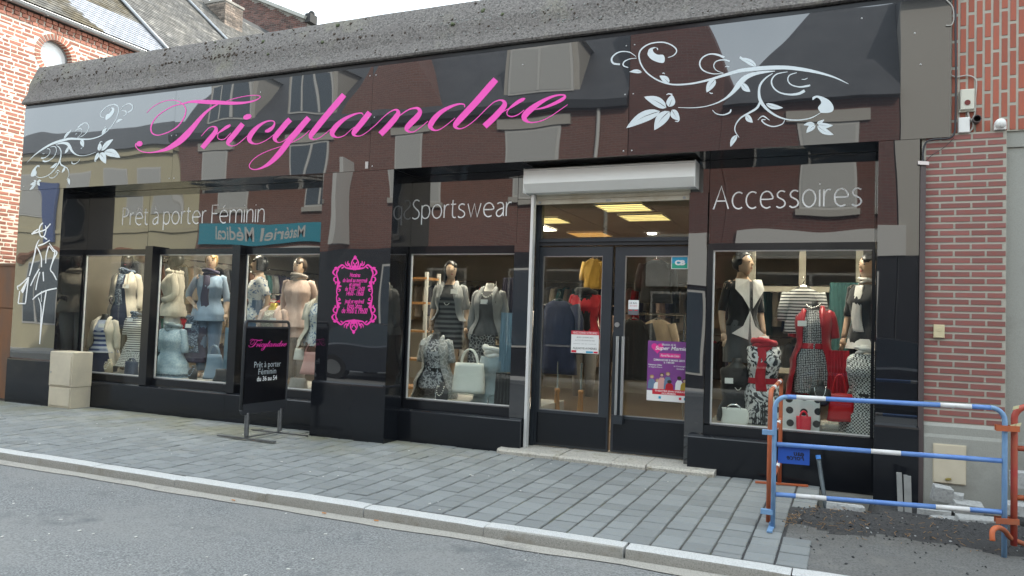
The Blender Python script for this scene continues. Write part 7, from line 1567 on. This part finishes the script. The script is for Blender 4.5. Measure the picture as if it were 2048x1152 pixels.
# ================================================================== posters and stickers on the door
mat('paper_white', (.75, .75, .74), .6); mat('ink_red', (.55, .02, .04), .6); mat('ink_black', (.03, .03, .03), .7); mat('poster_purple', (.16, .045, .20), .5, (.22, .05, .26), 5); mat('poster_pink', (.70, .03, .26), .5); mat('cb_blue', (.02, .30, .48), .5); mat('cb_green', (.02, .34, .22), .5); mat('ink_white', (.8, .8, .8), .6); mat('ink_grey', (.12, .12, .13), .6)
def sheet(px0, py0, px1, py1, Y, m, name, label, cat='poster'):
    a, b_ = at(px0, py0, Y), at(px1, py1, Y); x0, x1, z0, z1 = a.x, b_.x, b_.z, a.z; o = tag(empty(name, ((x0+x1)/2, Y, z0)), label, cat); t = MB(); t.box(x0-(x0+x1)/2, x1-(x0+x1)/2, 0, .0012, 0, z1-z0); t.build('paper', m, o); o['w'] = x1-x0; o['h'] = z1-z0; return o, x1-x0, z1-z0
def band(o, u0, u1, v0, v1, w_, h_, m, y=-.0008, nm='print'):
    t = MB(); t.quad(((u0-.5)*w_, y, v0*h_), ((u1-.5)*w_, y, v0*h_), ((u1-.5)*w_, y, v1*h_), ((u0-.5)*w_, y, v1*h_)); return t.build(nm, m, o)
def ptext(o, body, u, v, w_, h_, wd, hgt, m, shear=0, y=-.0016, bold=0.0):
    q = text(body, 1.0, 0, 0, 0, m, o, 'print_text', shear=shear, M=Matrix.Identity(4), bold=bold); xs_ = [k.co.x for k in q.data.vertices]; ys_ = [k.co.y for k in q.data.vertices]; fx_ = wd*w_/(max(xs_)-min(xs_)); fz = hgt*h_/(max(ys_)-min(ys_))
    q.data.transform(Matrix.Translation(((u-.5)*w_, y, v*h_)) @ Matrix.Rotation(R(90), 4, 'X') @ Matrix.Diagonal((fx_, fz, 1, 1)) @ Matrix.Translation((-(max(xs_)+min(xs_))/2, -(max(ys_)+min(ys_))/2, 0)))
YO = YD-.008; YR = YD+.012-.008
o, w_, h_ = sheet(1143, 661, 1197, 708, YO, 'paper_white', 'notice', 'white notice with red heading on the left door leaf', 'notice'); band(o, 0, 1, .83, 1, w_, h_, 'ink_red'); ptext(o, 'VENEZ DONNER VOTRE SANG !', .5, .915, w_, h_, .9, .10, 'ink_white'); ptext(o, 'JEUDI 12 MARS 2015', .5, .70, w_, h_, .6, .07, 'ink_black'); ptext(o, 'de 14 h à 18 h 30 salle des fêtes', .5, .58, w_, h_, .7, .05, 'ink_grey'); ptext(o, 'place de la mairie', .5, .42, w_, h_, .8, .04, 'ink_grey'); ptext(o, 'AULNOYE-AYMERIES', .5, .22, w_, h_, .86, .09, 'ink_black'); band(o, .02, .2, .02, .12, w_, h_, 'ink_red'); band(o, .82, .97, .02, .10, w_, h_, 'ink_red'); band(o, .55, .8, .02, .10, w_, h_, 'cb_blue')
o, w_, h_ = sheet(1296, 681, 1374, 806, YR, 'poster_purple', 'poster', 'purple theatre poster with pink heart on the right door leaf'); band(o, 0, 1, 0, .17, w_, h_, 'paper_white'); band(o, .14, 1, .11, .20, w_, h_, 'ink_red', -.0012); band(o, .30, .82, .725, .80, w_, h_, 'poster_pink')
t = MB(); n = 30; t.poly([((.24-.5)*w_+.0095*w_*(16*math.sin(a)**3), -.001, .885*h_+.0062*h_*1.0*(13*math.cos(a)-5*math.cos(2*a)-2*math.cos(3*a)-math.cos(4*a))) for a in [2*math.pi*i/n for i in range(n)]]); t.build('heart', 'poster_pink', o)
ptext(o, 'Election de la', .52, .945, w_, h_, .34, .035, 'ink_white', .3); ptext(o, 'Super Mamie', .58, .875, w_, h_, .78, .085, 'ink_white', .25, bold=.01); ptext(o, 'Nord-Pas-de-Calais', .56, .762, w_, h_, .46, .04, 'ink_white', .3); ptext(o, 'DIMANCHE 8 MARS 2015', .54, .685, w_, h_, .76, .035, 'ink_white', bold=.015); ptext(o, 'à 14H30', .54, .645, w_, h_, .26, .03, 'ink_white', bold=.015); ptext(o, 'Fabienne Ollier', .2, .60, w_, h_, .34, .026, 'ink_white', bold=.01); ptext(o, 'et Sophie Darel', .2, .56, w_, h_, .34, .026, 'ink_white', bold=.01); ptext(o, 'la Compagnie', .82, .59, w_, h_, .32, .026, 'ink_white', bold=.01); ptext(o, 'Créole', .82, .55, w_, h_, .18, .026, 'ink_white', bold=.01); ptext(o, 'THEATRE JEAN FERRAT', .58, .165, w_, h_, .76, .035, 'ink_white', bold=.015); ptext(o, 'FOURMIES', .55, .13, w_, h_, .34, .026, 'ink_white', bold=.015)
fig = [(.12, .40, 'hair_blond', 'c_jean'), (.27, .34, 'hair_blond', 'paper_white'), (.37, .44, 'hair_brown', 'lea_pink'), (.52, .46, 'hair_blond', 'c_jean'), (.56, .33, 'skin_dark', 'c_red'), (.80, .40, 'skin_dark', 'paper_white'), (.93, .36, 'hair_brown', 'form_gold')]
for k, (u, v, hm, cm) in enumerate(fig):
    t = MB(); yy = -.0012-.0002*k; n = 14; t.poly([((u-.5)*w_+.10*w_*x, yy, (.20+(v-.20)*z)*h_) for x, z in ((-1, 0), (1, 0), (.9, .55), (.5, .8), (-.5, .8), (-.9, .55))]); t.build('printed_figure', cm, o); t = MB(); t.poly([((u-.5)*w_+.055*w_*math.cos(a), yy-.0001, v*h_+.030*h_*math.sin(a)) for a in [2*math.pi*i/n for i in range(n)]]); t.build('printed_hair', hm, o); t = MB(); t.poly([((u-.5)*w_+.036*w_*math.cos(a), yy-.00015, (v-.008)*h_+.022*h_*math.sin(a)) for a in [2*math.pi*i/n for i in range(n)]]); t.build('printed_face', 'skin_dark' if hm == 'skin_dark' else 'skin_pale', o)
for u, m_ in ((.30, 'cb_blue'), (.80, 'ink_red'), (.92, 'cb_blue')): band(o, u, u+.06, .04, .08, w_, h_, m_, -.0015)
o, w_, h_ = sheet(1343, 513, 1376, 538, YR, 'paper_white', 'card_sticker', 'blue and green payment card sticker on the right door leaf', 'sticker'); band(o, .04, .96, .45, .95, w_, h_, 'cb_blue'); band(o, .04, .96, .05, .45, w_, h_, 'cb_green'); ptext(o, 'CB', .52, .5, w_, h_, .62, .42, 'ink_white', bold=.07, y=-.002)
o, w_, h_ = sheet(1257, 600, 1277, 630, YR, 'paper_white', 'small_notice', 'small white leaflet with red lettering beside the door handle', 'notice'); band(o, 0, 1, 0, .38, w_, h_, 'ink_grey'); ptext(o, 'LE BAL', .5, .80, w_, h_, .7, .12, 'ink_grey'); ptext(o, 'des lumières', .5, .62, w_, h_, .7, .09, 'ink_red'); band(o, .1, .4, .28, .34, w_, h_, 'ink_red', -.001); band(o, .6, .9, .28, .34, w_, h_, 'ink_red', -.001)
